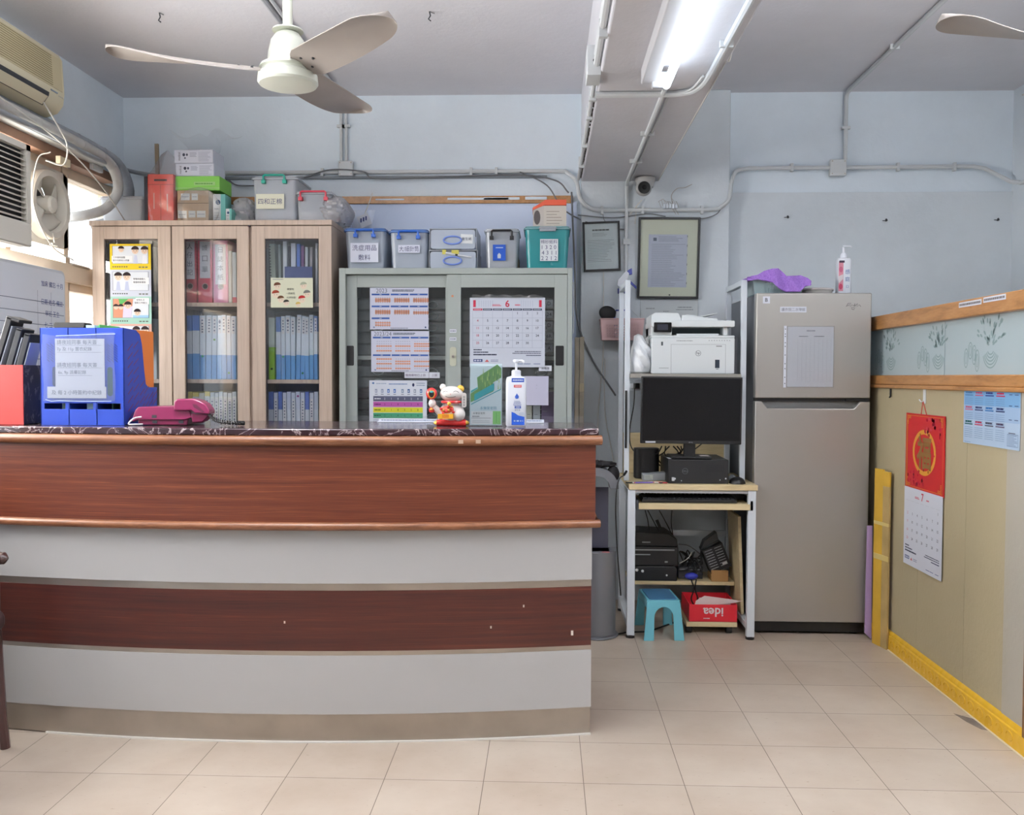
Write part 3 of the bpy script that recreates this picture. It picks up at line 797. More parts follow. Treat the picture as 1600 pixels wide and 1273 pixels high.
m = MB(M_unit); m.lathe([(0.038, -0.02), (0.042, 0.02), (0.040, 0.05), (0.03, 0.06), (0.001, 0.062)], (0, 0, 0), 24, axis='x'); m.build('hub', t)
for k in range(4):
    m = MB(M_unit)
    m.grid(lambda u, v: Vector((0.005 + 0.035 * (v - 0.3), (0.036 + 0.092 * u) * math.cos((v - 0.5) * (0.9 + 0.3 * u)), (0.036 + 0.092 * u) * math.sin((v - 0.5) * (0.9 + 0.3 * u)))), 6, 8)
    o = m.build('fan_blade', t); o.rotation_euler = (R(90 * k + 25), 0, 0)
    so = o.modifiers.new('s', 'SOLIDIFY'); so.thickness = 0.003
m = MB(M_dark); m.lathe([(0.134, -0.062), (0.134, -0.055)], (0, 0, 0), 32, axis='x')  # dark disc added to block the backlight from outside; grid bars follow
m.m(P('grid_grey', (130, 130, 132), 0.5))
for k in range(7): m.box(-0.055, -0.052, -0.12 + k * 0.04, -0.114 + k * 0.04, -0.115 + abs(k - 3) * 0.02, 0.115 - abs(k - 3) * 0.02)
m.build('rear_grid_and_light_stop', t)
m = MB(M_unit); m.tube([(0.05, 0.0, -0.14), (0.055, 0.005, -0.18)], 0.004, 6); m.box(0.045, 0.06, -0.02, 0.03, -0.195, -0.185); m.build('pull_cord', t)

# whiteboard standing against the window
t = T('whiteboard', 'white ruled whiteboard with blue handwriting, leaning at the left window', 'whiteboard', (-2.285, 4.19, 1.05), R(90))
m = MB(P('board_frame', (196, 202, 212), 0.4)); zb = WX(84, 421, -2.29).z - 1.05
m.prism(rrect(-0.95, 0.0, 0.0, zb, 0.03), 0, 0.02, 'y'); m.build('frame', t, 0.003)
m = MB(P('board_white', (222, 228, 238), 0.25)); m.prism(rrect(-0.94, -0.014, 0.014, zb - 0.014, 0.022), -0.003, 0.004, 'y')
for k in range(9): m.pr(-0.93, zb - 0.16 - k * 0.052, -0.02, zb - 0.157 - k * 0.052, (120, 130, 150), 1, -0.003)
for u in (-0.24, -0.13): m.pr(u, 0.02, u + 0.002, zb - 0.11, (150, 158, 176), 1, -0.003)
rr = random.Random(2)
ink = (70, 84, 150)
for r_, tx in ((0, '加床 備忘 十月'), (1, '日期 姓名 備註'), (2, '早班 王生'), (3, '七 二 五七'), (4, '午班 八'), (5, '五 八小 值班')):
    m.pt(tx, -0.12, zb - 0.075 - r_ * 0.052 - (0.03 if r_ else 0), 0.026, ink, 2, wmax=0.19, y0=-0.003)
m.build('writing_surface', t)

# ================================================================== reception counter
def cy(x, off=0.0): return 2.945 + 0.089 * (x + 1.0) ** 2 - off
CT = 1.06
def sweep(m, prof, x0, x1, n=40):
    """profile of (outward offset, z) swept along the counter's curve"""
    xs = [x0 + (x1 - x0) * i / n for i in range(n + 1)]; rings = []
    for x in xs:
        d = Vector((1, 0.178 * (x + 1.0), 0)).normalized(); nrm = Vector((d.y, -d.x, 0))
        rings.append([m.bm.verts.new(Vector((x, cy(x), 0)) + nrm * o + Vector((0, 0, z))) for o, z in prof])
    k = len(prof)
    for a, b in zip(rings, rings[1:]):
        for i in range(k): m.f([a[i], b[i], b[(i + 1) % k], a[(i + 1) % k]])
    m.f(rings[0][::-1]); m.f(rings[-1])
    return m
CX0, CX1 = -2.06, 0.160
def bandp(z0, z1, o0=-0.02, o1=0.0): return [(o0, z0), (o0, z1), (o1, z1), (o1, z0)]
ctr = T('reception_counter', 'curved reception counter with red-brown wood and white bands and dark marble top', 'counter', (0, 0, 0))
def cpart(name, mat, prof, x0=CX0, x1=CX1, bevel=0.0): m = MB(mat); sweep(m, prof, x0, x1); return m.build(name, ctr, bevel, smooth=30)
cpart('upper_wood_panel', M_redwood, bandp(0.742, 1.004, -0.05, 0.012), x1=CX1 + 0.008)
cpart('lower_wood_panel', M_redwood2, bandp(0.312, 0.516, -0.05, -0.001), x1=CX1 - 0.001)
cpart('upper_white_panel', M_white, bandp(0.540, 0.724, -0.05, 0.0))
cpart('lower_white_panel', M_white, bandp(0.097, 0.296, -0.05, 0.0))
cpart('upper_steel_strip', M_steel, bandp(0.514, 0.542, -0.05, -0.002), x1=CX1 - 0.001)
cpart('lower_steel_strip', M_steel, bandp(0.294, 0.314, -0.05, -0.002), x1=CX1 - 0.001)
cpart('steel_kick_plate', M_steel, bandp(0.004, 0.099, -0.05, -0.004), x1=CX1 - 0.002)
cpart('floor_caulk', P('white_caulk', (222, 218, 210), 0.6), bandp(0.0, 0.005, -0.05, 0.003), x0=-1.72)
def roundp(z0, z1, o): 
    h = (z1 - z0) / 2; c = (z0 + z1) / 2
    return [(-0.04, z0)] + [(o - h + h * math.cos(R(a)), c + h * math.sin(R(a))) for a in range(-90, 91, 18)] + [(-0.04, z1)]
cpart('top_wood_edge', M_trim, roundp(1.003, 1.036, 0.034), x1=CX1 + 0.026)
cpart('middle_wood_edge', M_trim, roundp(0.721, 0.748, 0.032), x1=CX1 + 0.022)
# end panel (right side), inner body and the marble
m = MB(M_redwood)
m.box(CX1 - 0.03, CX1 - 0.003, cy(CX1) + 0.012, cy(CX1) + 0.42, 0.0, 1.036)
m.m(M_trim).box(CX1 - 0.0, CX1 + 0.024, cy(CX1) - 0.02, cy(CX1) + 0.42, 1.003, 1.036); m.box(CX1, CX1 + 0.02, cy(CX1) - 0.02, cy(CX1) + 0.42, 0.721, 0.748)
m.build('end_panel', ctr, 0.002)
m = MB(M_redwood2); m.box(CX0, CX1 - 0.03, 3.40, 3.43, 0.0, 1.036); m.box(CX0, CX1 - 0.03, 3.12, 3.41, 0.98, 1.036); m.build('inner_panel', ctr)
m = MB(M_marble)
xs = [CX0 + (CX1 + 0.02 - CX0) * i / 40 for i in range(41)]
m.prism([(x, cy(x) - 0.020) for x in xs] + [(CX1 + 0.02, 3.44), (CX0, 3.44)], 1.0365, CT, 'z'); m.build('marble_top', ctr, 0.004)
m = MB(P('paint_chip', (205, 196, 186), 0.7))
p = W(894, 989, cy(0.08)); m.box(p.x - 0.004, p.x + 0.004, cy(p.x) - 0.0005, cy(p.x) + 0.002, p.z - 0.008, p.z + 0.008); m.build('paint_chip', ctr)
for px, py in ((767, 980), (818, 949), (452, 965)): 
    m = MB(P('paint_chip', (205, 196, 186), 0.7)); p = W(px, py, cy(-0.2)); p.y = cy(p.x); m.box(p.x - 0.0025, p.x + 0.0025, p.y - 0.0005, p.y + 0.002, p.z - 0.004, p.z + 0.004); m.build('paint_chip', ctr)
for px in (720, 747): m = MB(P('paint_smear', (186, 160, 140), 0.6)); p = W(px, 690, cy(-0.3) - 0.03); m.box(p.x - 0.008, p.x + 0.008, cy(p.x) - 0.0355, cy(p.x) - 0.03, p.z - 0.006, p.z + 0.006); m.build('paint_chip', ctr)

# dark armchair reaching in from the left
M_chair = P('dark_mahogany', (58, 34, 32), 0.3, coat=0.4)
t = T('waiting_armchair', 'dark wooden armchair, only the arm tip and front foot showing at the left edge', 'chair', (-2.0, 2.60, 0))
m = MB(P('dark_seat_pad', (50, 30, 30), 0.6)); m.prism(rrect(-0.27, 0.24, 0.40, 0.47, 0.03), -0.24, 0.24, 'y'); m.build('seat', t, 0.01)
m = MB(P('dark_seat_pad', (50, 30, 30), 0.6)); m.box(-0.30, -0.25, -0.24, 0.24, 0.45, 0.95, rot=(0, R(-8), 0)); m.build('backrest', t, 0.015)
ax = W(12, 872, 2.86).x + 2.0; az_ = W(12, 872, 2.86).z
for s_ in (-1, 1):
    m = MB(M_chair); m.tube([(-0.26, 0.26 * s_, az_), (0.1, 0.26 * s_, az_ + 0.005), (ax - 0.03, 0.26 * s_, az_), (ax - 0.012, 0.26 * s_, az_), (ax, 0.26 * s_, az_)], [0.02, 0.022, 0.022, 0.02, 0.006], 12); m.build('armrest', t)
    m = MB(M_chair); m.tube([(ax - 0.05, 0.26 * s_, az_ - 0.01), (ax - 0.045, 0.26 * s_, 0.40), (ax - 0.03, 0.26 * s_, 0.10), (ax - 0.018, 0.26 * s_, 0.0)], [0.018, 0.018, 0.017, 0.016], 10); m.build('leg', t)
    m = MB(M_chair); m.tube([(-0.25, 0.26 * s_, az_), (-0.26, 0.26 * s_, 0.40), (-0.30, 0.26 * s_, 0.0)], 0.018, 10); m.build('leg', t)

# ================================================================== wooden glass-door bookcase
BY = 4.58
bx0 = W(144, 400, BY).x; bx1 = W(519, 400, BY).x; bzt = W(330, 345, BY).z
t = bc = T('bookcase', 'tall beige wooden bookcase with three glass doors, full of files', 'bookcase', (0, 0, 0))
m = MB(M_oak)
m.box(bx0 - 0.004, bx1 + 0.004, BY - 0.022, YB - 0.02, bzt - 0.026, bzt); m.build('top_panel', t, 0.002)
xg = W(391, 400, BY).x; xd = W(268, 400, BY).x
for a, b in ((bx0, bx0 + 0.02), (bx1 - 0.018, bx1), (xg - 0.012, xg + 0.012), (xd - 0.008, xd + 0.008)):
    m = MB(M_oak); m.box(a, b, BY, YB - 0.02, 0.0, bzt - 0.026); m.build('side_panel', t)
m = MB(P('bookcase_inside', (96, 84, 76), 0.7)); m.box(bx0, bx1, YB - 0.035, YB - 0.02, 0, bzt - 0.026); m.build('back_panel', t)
SH = [W(330, 473, 4.62).z, W(330, 592.5, 4.62).z]; SH.append(SH[1] - (SH[0] - SH[1])); 
for z in SH + [0.42, 0.06]:
    for a, b in ((bx0 + 0.02, xd - 0.008), (xd + 0.008, xg - 0.012), (xg + 0.012, bx1 - 0.018)):
        m = MB(M_oak); m.box(a, b, 4.605, YB - 0.035, z - 0.02, z); m.build('shelf', t)
doors = []
for px0, px1, o0, o1 in ((144.5, 267, 163, 247), (269, 389, 288, 370), (393.5, 518, 414, 498)):
    a, b = W(px0, 430, BY - 0.02).x, W(px1, 430, BY - 0.02).x; u0, u1 = W(o0, 430, BY - 0.02).x, W(o1, 430, BY - 0.02).x
    zt_ = bzt - 0.03; go = W(330, 373, BY - 0.02).z; gb = 0.50
    m = MB(M_oak)
    m.box(a, u0, BY - 0.02, BY, 0.05, zt_); m.box(u1, b, BY - 0.02, BY, 0.05, zt_); m.box(u0, u1, BY - 0.02, BY, go, zt_); m.box(u0, u1, BY - 0.02, BY, 0.05, gb)
    d = m.build('door', t, 0.0015)
    g = MB(M_glass); g.box(u0, u1, BY - 0.012, BY - 0.008, gb, go); g.build('glass_pane', d)
    h = MB(P('bookcase_gasket', (70, 50, 54), 0.5))
    for x in (u0, u1): h.box(x - 0.003, x + 0.003, BY - 0.008, BY - 0.0, gb, go)
    h.box(u0, u1, BY - 0.008, BY, go - 0.006, go); h.build('glazing_bead', d)
m = MB(M_black); p = W(391, 353.5, BY); m.box(p.x - 0.006, p.x + 0.006, BY - 0.021, BY - 0.012, p.z - 0.006, p.z + 0.006); m.build('door_stop', t)

ORD = ['first', 'second', 'third', 'fourth', 'fifth', 'sixth', 'seventh', 'eighth', 'ninth', 'tenth', 'eleventh', 'twelfth', 'thirteenth', 'fourteenth', 'fifteenth', 'last']
FY = 4.66
def spine_file(name, label, cat, group, px0, px1, ptop, zb, bands, tilt=0.0, dot=None, lab=None, depth=0.24, Y=FY):
    """file standing on a shelf; bands = [(from, to, colour)] as fractions of its height"""
    a, b = W(px0, 550, Y).x, W(px1, 550, Y).x; h = W((px0 + px1) / 2, ptop, Y).z - zb; wd = (b - a) - 0.0032
    m = MB()
    for f0, f1, c in bands: m.m(P('file_cover', c, 0.45)); m.box(-wd / 2, wd / 2, 0, depth, f0 * h, f1 * h)
    if lab:
        m.pr(-wd * 0.33, h * lab[0], wd * 0.33, h * lab[1], (226, 230, 238), 1)
        rr = random.Random(int(px0)); v = h * lab[1] - 0.012
        while v > h * lab[0] + 0.01: m.pr(-wd * 0.16, v - 0.006, wd * 0.16, v, (70, 86, 130), 2); v -= 0.013 + 0.006 * rr.random()
    if dot: m.pe(0, h * dot[1], min(0.006, wd * 0.3), 0.006, dot[0], 2, 12)
    return solo(m, name, label, cat, ((a + b) / 2, Y, zb + 0.0005 + abs(math.sin(tilt)) * wd / 2), 0, group, 0, 35, ry=tilt)

# middle door, middle shelf : blue and white magazine files
BW = [(0, 0.40, (84, 148, 214)), (0.40, 0.76, (214, 226, 238)), (0.76, 1.0, (70, 118, 196))]
BW2 = [(0, 0.38, (92, 156, 220)), (0.38, 1.0, (206, 220, 236))]
xs = [290.5, 300.5, 312, 321, 330, 338, 346, 354, 361, 369]
tops = [493, 492.5, 493, 492.5, 493, 493, 492, 493, 494, 492]
dots = {2: ((60, 170, 120), 0.36), 5: ((40, 44, 110), 0.9), 7: ((60, 160, 110), 0.1), 4: ((120, 170, 90), 0.62)}
for i in range(len(xs) - 1):
    spine_file('magazine_file', ORD[i] + ' blue-white file from left, middle shelf behind centre door', 'file', 'blue and white files on the middle shelf of the centre door',
               xs[i], xs[i + 1], tops[i], SH[1], BW if i in (0, 1) else BW2, (0.02 if i in (3, 4, 5) else 0.0), dots.get(i), (0.72, 0.97) if i > 1 else None)
# right door, middle shelf
spine_file('lever_arch_file', 'white and lime green file at the left end of the right door middle shelf', 'file', None, 419.5, 429.5, 496, SH[1], [(0, 0.52, (150, 206, 44)), (0.52, 1.0, (212, 226, 218))], 0, ((30, 60, 20), 0.17))
xs = [431, 439, 446, 454, 461.5, 469, 476, 483, 490, 496.5]
tops = [495, 494, 493, 495, 492, 494, 495, 492, 494, 495]
dots = {1: ((60, 170, 120), 0.36), 5: ((30, 120, 70), 0.1), 2: ((40, 44, 110), 0.92)}
for i in range(len(xs) - 1):
    spine_file('magazine_file', ORD[i] + ' blue-white file from left, middle shelf behind right door', 'file', 'blue and white files on the middle shelf of the right door',
               xs[i], xs[i + 1], tops[i], SH[1], BW if i in (0, 8) else BW2, (0.025 if i in (4, 5) else 0.0), dots.get(i), (0.72, 0.97) if i else None)
# lower shelf, middle door: yellow-edged and pale files
xs = [292.5, 300, 310, 319, 327.5, 334.5, 341, 348, 355, 362, 369]
for i in range(len(xs) - 1):
    c = (226, 214, 120) if i in (0, 1, 3) else (214, 220, 214) if i == 2 else (200, 214, 222)
    spine_file('paper_file', ORD[i] + (' file, yellow edged,' if i in (0, 1, 3) else ' file, pale,') + ' from left, lowest visible shelf behind centre door', 'file', 'pale files on the lowest visible shelf of the centre door',
               xs[i], xs[i + 1], 612 + (i % 3), SH[2], [(0, 0.93, (218, 226, 226) if i != 0 else c), (0.93, 1.0, c)], 0.0, None, (0.5, 0.9) if i not in (0,) else None)
# lower shelf, right door
xs = [418.5, 427, 434, 441, 447.5, 454.5, 461.5, 469, 476, 483, 490, 497]
for i in range(len(xs) - 1):
    top = (78, 108, 190) if i in (0, 2, 8) else (188, 200, 224)
    spine_file('paper_file', ORD[i] + ' blue-grey file from left, lowest visible shelf behind right door', 'file', 'blue grey files on the lowest visible shelf of the right door',
               xs[i], xs[i + 1], 612 + (i % 2) * 1.5, SH[2], [(0, 0.72, (198, 210, 226)), (0.72, 1.0, top)], 0.0, ((150, 60, 130), 0.93) if i == 6 else None, (0.55, 0.9) if i % 2 else None)
# top shelf, middle door: three lever arch binders
def lever(px0, px1, ptop, c, txt, label, lbt, lbb):
    a, b = W(px0, 430, FY).x, W(px1, 430, FY).x; h = W(300, ptop, FY).z - SH[0]; wd = b - a - 0.002
    t = T('lever_arch_binder', label, 'binder', ((a + b) / 2, FY, SH[0]), 0, 'red and pink lever arch binders on the top shelf')
    m = MB(P('binder_cover', c, 0.4)); m.box(-wd / 2, wd / 2, 0, 0.27, 0, h); m.build('cover', t, 0.002)
    m = MB(M_paper); m.box(-wd * 0.36, wd * 0.36, -0.0012, 0, h * lbb, h * lbt); n = len(txt)
    for i, ch in enumerate(txt): m.pt(ch, 0, h * lbt - (h * (lbt - lbb)) * (i + 0.6) / (n + 0.4), 0.030, (120, 128, 150), 2, wmax=wd * 0.5, y0=-0.0012)
    m.build('spine_label', t)
    m = MB(P('finger_ring_metal', (150, 130, 134), 0.3, 0.8)); m.po(0, h * 0.27, 0.0165, 0.0165, 0.004, P('finger_ring_metal', (150, 130, 134), 0.3, 0.8), 2); m.pe(0, h * 0.27, 0.013, 0.013, (52, 24, 34), 1); m.build('finger_hole', t)
lever(286.5, 307.5, 374, (168, 50, 72), '人仔出記', 'crimson lever arch binder left of the two, long white spine label', 0.97, 0.38)
lever(309, 332, 375, (184, 56, 84), '護口單', 'crimson lever arch binder next to the pink binder, shorter spine label', 0.98, 0.40)
lever(333, 356.5, 375, (214, 138, 178), '日誌本紙', 'pink lever arch binder on the top shelf', 0.93, 0.30)
spine_file('slim_folder', 'slim grey folder beside the pink binder', 'folder', None, 357.5, 363, 392, SH[0], [(0, 1, (150, 156, 160))])
spine_file('slim_folder', 'slim white folder at the right end of the binder shelf', 'folder', None, 363.5, 370, 394, SH[0], [(0, 0.12, (200, 90, 100)), (0.12, 1, (206, 212, 214))])
# top shelf, right door
specs = [(417, 421, 388, (120, 128, 120), 'thin grey book at the left end of the top shelf behind the right door', 0),
         (424, 433, 381, (176, 190, 172), 'green spiral bound book, top shelf behind the right door', -0.03),
         (436.5, 441, 382, (150, 164, 158), 'grey green book right of the spiral bound book', -0.02),
         (442.5, 449.5, 377, (214, 222, 232), 'thin white folder with blue edge on the top shelf behind the right door', 0),
         (450, 454, 384, (30, 34, 60), 'thin navy book on the top shelf behind the right door', 0),
         (455, 463, 380, (206, 216, 232), 'pale blue thick book above the navy holder', 0),
         (464, 470, 381, (74, 116, 206), 'bright blue book on the top shelf behind the right door', 0),
         (471, 476, 384, (112, 60, 128), 'purple book on the top shelf behind the right door', 0),
         (477, 482, 386, (196, 204, 218), 'thin pale book right of the purple book', 0),
         (483, 488, 386, (150, 148, 158), 'thin grey book near the right end of the top shelf', 0.02),
         (493, 497, 380, (196, 202, 210), 'white upright sheet file at the right end of the top shelf', 0)]
for a, b, tp, c, lb, tl in specs:
    o = spine_file('book', lb, 'book', 'books on the top shelf behind the right door', a, b, tp, SH[0], [(0, 1, c)], tl)
sb = bpy.data.objects['book.001']
m = MB(M_black)
for k in range(16): m.lathe([(0.005, -0.002), (0.005, 0.002)], (-0.012, -0.004, 0.07 + k * 0.015), 8)
m.build('spiral_binding', sb)
a, b, z0, z1 = rect(446, 417, 489, 434, FY - 0.008)
m = MB(P('navy_holder', (44, 64, 130), 0.5)); m.box(a, b, -0.0, 0.004, 0, z1 - SH[0]); m.box(a, a + 0.003, 0.004, 0.016, 0, z1 - SH[0])
solo(m, 'desk_holder', 'navy blue holder in front of the books behind the right door', 'holder', (0, FY - 0.022, SH[0] + 0.0005))

# things behind the left door
for a, b, tp, zb, c, lb in ((164, 171, 380, SH[0], (84, 50, 62), 'dark maroon folder at the left behind the poster door'), (172, 240, 376, SH[0], (70, 60, 66), 'dark stack of papers behind the poster on the top shelf'),
                            (238, 246, 386, SH[0], (120, 124, 132), 'grey folder right of the poster on the top shelf'), (238, 245, 498, SH[1], (170, 182, 190), 'pale folder right of the poster on the middle shelf'), (168, 236, 500, SH[1], (64, 58, 64), 'dark box file behind the poster on the middle shelf')):
    spine_file('folder', lb, 'folder', None, a, b, tp, zb, [(0, 1, c)], depth=0.2)

# ---------------------------------------------------------------- prints on the bookcase
def sheet(name, label, cat, px0, py0, px1, py1, Y, draw, thick=0.0008, col=None, group=None, ry=0.0, rz=0.0, rx=0.0):
    """paper at a photo rectangle; draw(m, w, h) prints on it (origin at the lower left corner)"""
    a, b, z0, z1 = rect(px0, py0, px1, py1, Y); wd, h = b - a, z1 - z0
    m = MB(col or M_paper); m.box(0, wd, 0, thick, 0, h)
    if draw: draw(m, wd, h)
    return solo(m, name, label, cat, (a, Y, z0), rz, group, 0, 0, ry=ry, rx=rx)
def face(m, u, v, r, hair, skin=(232, 204, 180), L=3):
    m.pe(u, v, r * 0.95, r, skin, L); m.pe(u, v + r * 0.25, r * 1.12, r * 0.98, hair, L + 1, 16, a0=0, a1=180)
    for s_ in (-1, 1): m.pe(u + s_ * r * 0.38, v - r * 0.1, r * 0.1, r * 0.14, (60, 40, 40), L + 1, 8)
    m.pe(u, v - r * 0.5, r * 0.16, r * 0.06, (170, 90, 90), L + 1, 8)
def poster(m, w, h):
    n = [(1.0, 0.765, (232, 200, 48)), (0.765, 0.52, (204, 208, 220)), (0.52, 0.27, (166, 206, 190)), (0.27, 0.0, (222, 176, 160))]
    for k, (t1, t0, c) in enumerate(n):
        m.pr(0, t0 * h, w, t1 * h, c, 1)
        b0, b1 = (t0 + 0.055) * h, (t1 - 0.018) * h
        m.pr(w * 0.06, b0, w * 0.94, b1, (70, 74, 84), 2); m.pr(w * 0.07, b0 + 0.001, w * 0.93, b1 - 0.001, (222, 226, 232), 3)
        for q in range(7): m.pr(w * (0.06 + 0.055 * q), t0 * h + 0.012, w * (0.095 + 0.055 * q), t0 * h + 0.018, (90, 90, 84), 2)
        for q in range(3): m.pr(w * (0.7 + 0.08 * q), t0 * h + 0.010, w * (0.76 + 0.08 * q), t0 * h + 0.016, (110, 110, 100), 2)
        r = w * 0.085; hair = (48, 34, 36); vm = (b0 + b1) / 2 + 0.01
        if k == 0:
            face(m, w * 0.62, b1 - r * 1.3, r, hair, L=5); face(m, w * 0.85, b1 - r * 1.3, r, hair, L=5); face(m, w * 0.28, b1 - r, r * 0.8, hair, L=5)
            m.pp([(w * 0.57, b0), (w * 0.69, b0), (w * 0.66, vm - 0.012), (w * 0.6, vm - 0.012)], (200, 206, 226), 4); m.pp([(w * 0.79, b0), (w * 0.9, b0), (w * 0.88, vm - 0.012), (w * 0.8, vm - 0.012)], (236, 236, 240), 4)
            m.pr(w * 0.05, b0 + 0.008, w * 0.56, b0 + 0.04, (240, 240, 240), 6); m.pt('工作遇到困難', w * 0.08, b0 + 0.032, 0.010, (40, 40, 60), 8, 'l', w * 0.42); m.pt('要多找朋友人商量', w * 0.08, b0 + 0.017, 0.010, (40, 40, 60), 8, 'l', w * 0.46)
        elif k == 1:
            face(m, w * 0.2, b1 - r * 1.4, r * 1.05, hair, L=5); face(m, w * 0.41, b1 - r * 1.4, r * 1.05, hair, L=5)
            for u in (0.2, 0.41): m.pp([(w * (u - 0.06), b0), (w * (u + 0.06), b0), (w * (u + 0.03), vm - 0.012), (w * (u - 0.03), vm - 0.012)], (190, 196, 220), 4)
            m.pr(w * 0.55, vm - 0.026, w * 0.95, vm + 0.008, (240, 240, 240), 6); m.pt('智醫給復健人', w * 0.57, vm + 0.001, 0.010, (40, 40, 60), 8, 'l', w * 0.36); m.pt('需要時常溝通', w * 0.57, vm - 0.016, 0.010, (40, 40, 60), 8, 'l', w * 0.36)
        elif k == 2:
            m.pp([(w * 0.07, b0 + 0.001), (w * 0.5, b0 + 0.001), (w * 0.56, b1 - 0.002), (w * 0.07, b1 - 0.002)], (216, 150, 120), 4); m.pp([(w * 0.2, b1 - 0.002), (w * 0.44, b1 - 0.002), (w * 0.24, vm)], (96, 176, 96), 5)
            m.pp([(w * 0.3, b0 + 0.001), (w * 0.5, b0 + 0.001), (w * 0.54, vm), (w * 0.32, vm)], (214, 206, 228), 5)
            for u, rr_ in ((0.14, 0.7), (0.26, 0.7), (0.43, 0.95)): face(m, w * u, vm - 0.004 + (0.008 if u > 0.4 else 0), r * rr_, hair, L=6)
            face(m, w * 0.66, b0 + r * 1.5, r * 0.9, hair, L=6); m.pr(w * 0.55, b0 + 0.001, w * 0.93, b0 + 0.014, (160, 200, 236), 5)
            m.pr(w * 0.62, b1 - 0.03, w * 0.95, b1 + 0.003, (240, 240, 240), 6); m.pt('發現生活', w * 0.64, b1 - 0.007, 0.010, (40, 40, 60), 8, 'l', w * 0.3); m.pt('輕鬆工作壓力', w * 0.6, b1 - 0.022, 0.010, (40, 40, 60), 8, 'l', w * 0.34)
        else:
            face(m, w * 0.63, b1 - r * 1.3, r, hair, L=5); face(m, w * 0.84, b1 - r * 1.3, r, hair, L=5)
            m.pr(w * 0.06, b1 - 0.036, w * 0.5, b1 - 0.002, (240, 240, 240), 6); m.pt('互助熱線JVⅢ', w * 0.08, b1 - 0.011, 0.010, (150, 40, 40), 8, 'l', w * 0.38); m.pt('迎接快樂健康', w * 0.08, b1 - 0.027, 0.010, (150, 40, 40), 8, 'l', w * 0.4)
sheet('poster', 'tall cartoon poster strip in yellow, grey, green and pink bands on the left glass door', 'poster', 172.5, 381, 236.5, 552, BY - 0.024, poster)
def faces_card(m, w, h):
    m.pr(0, 0, w, h, (232, 234, 208), 1)
    for u, v, r, c in ((0.16, 0.72, 0.085, (110, 70, 50)), (0.12, 0.45, 0.09, (160, 70, 50)), (0.24, 0.28, 0.08, (120, 84, 60)), (0.37, 0.16, 0.07, (60, 56, 54)), (0.78, 0.74, 0.08, (176, 184, 160)), (0.86, 0.46, 0.085, (130, 130, 124)), (0.74, 0.28, 0.085, (190, 50, 50)), (0.65, 0.1, 0.06, (220, 190, 100))):
        r *= w * 0.95; m.pe(w * u, h * v, r, r * 1.05, (244, 226, 204), 2); m.pe(w * u, h * v + r * 0.3, r * 1.05, r * 0.85, c, 3, 14, a0=10, a1=190)
        for s_ in (-1, 1): m.pe(w * u + s_ * r * 0.35, h * v - r * 0.12, r * 0.08, r * 0.12, (60, 50, 50), 4, 8)
    m.pt('親愛的', w * 0.47, h * 0.62, 0.011, (60, 64, 60), 3); m.pt('一同來玩', w * 0.47, h * 0.48, 0.011, (60, 64, 60), 3); m.pt('大掃除囉！', w * 0.49, h * 0.34, 0.011, (60, 64, 60), 3)
    m.words(w * 0.05, w * 0.3, h * 0.95, 0.003, (120, 130, 150), 3)
sheet('greeting_card', 'cream card with small cartoon faces stuck on the right glass door', 'card', 423, 434, 489, 480.5, BY - 0.024, faces_card)

# ================================================================== grey sliding-door cabinet
GY = 4.56
gx0 = W(530, 540, GY).x; gx1 = W(894, 540, GY).x; gzt = W(715, 418.5, GY).z
t = T('steel_cabinet', 'grey green steel cabinet with two sliding glass doors', 'cabinet', (0, 0, 0))
m = MB(M_cabgrey)
i0 = W(540, 540, GY).x; i1 = W(886.5, 540, GY).x; iz = W(715, 428, GY).z
for a, b in ((gx0, i0), (i1, gx1)): m.box(a, b, GY, YB - 0.03, 0, gzt)
m.box(i0, i1, GY, YB - 0.03, iz, gzt); m.box(i0, i1, GY, YB - 0.03, 0, 0.08)
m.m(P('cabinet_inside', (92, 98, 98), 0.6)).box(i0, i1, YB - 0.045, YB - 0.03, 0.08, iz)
m.build('body', t, 0.002)
gs = W(620, 556, 4.66).z
for z in (gs, 0.62):
    m = MB(M_cabgrey); m.box(i0, i1, 4.64, YB - 0.045, z - 0.02, z); m.build('shelf', t)
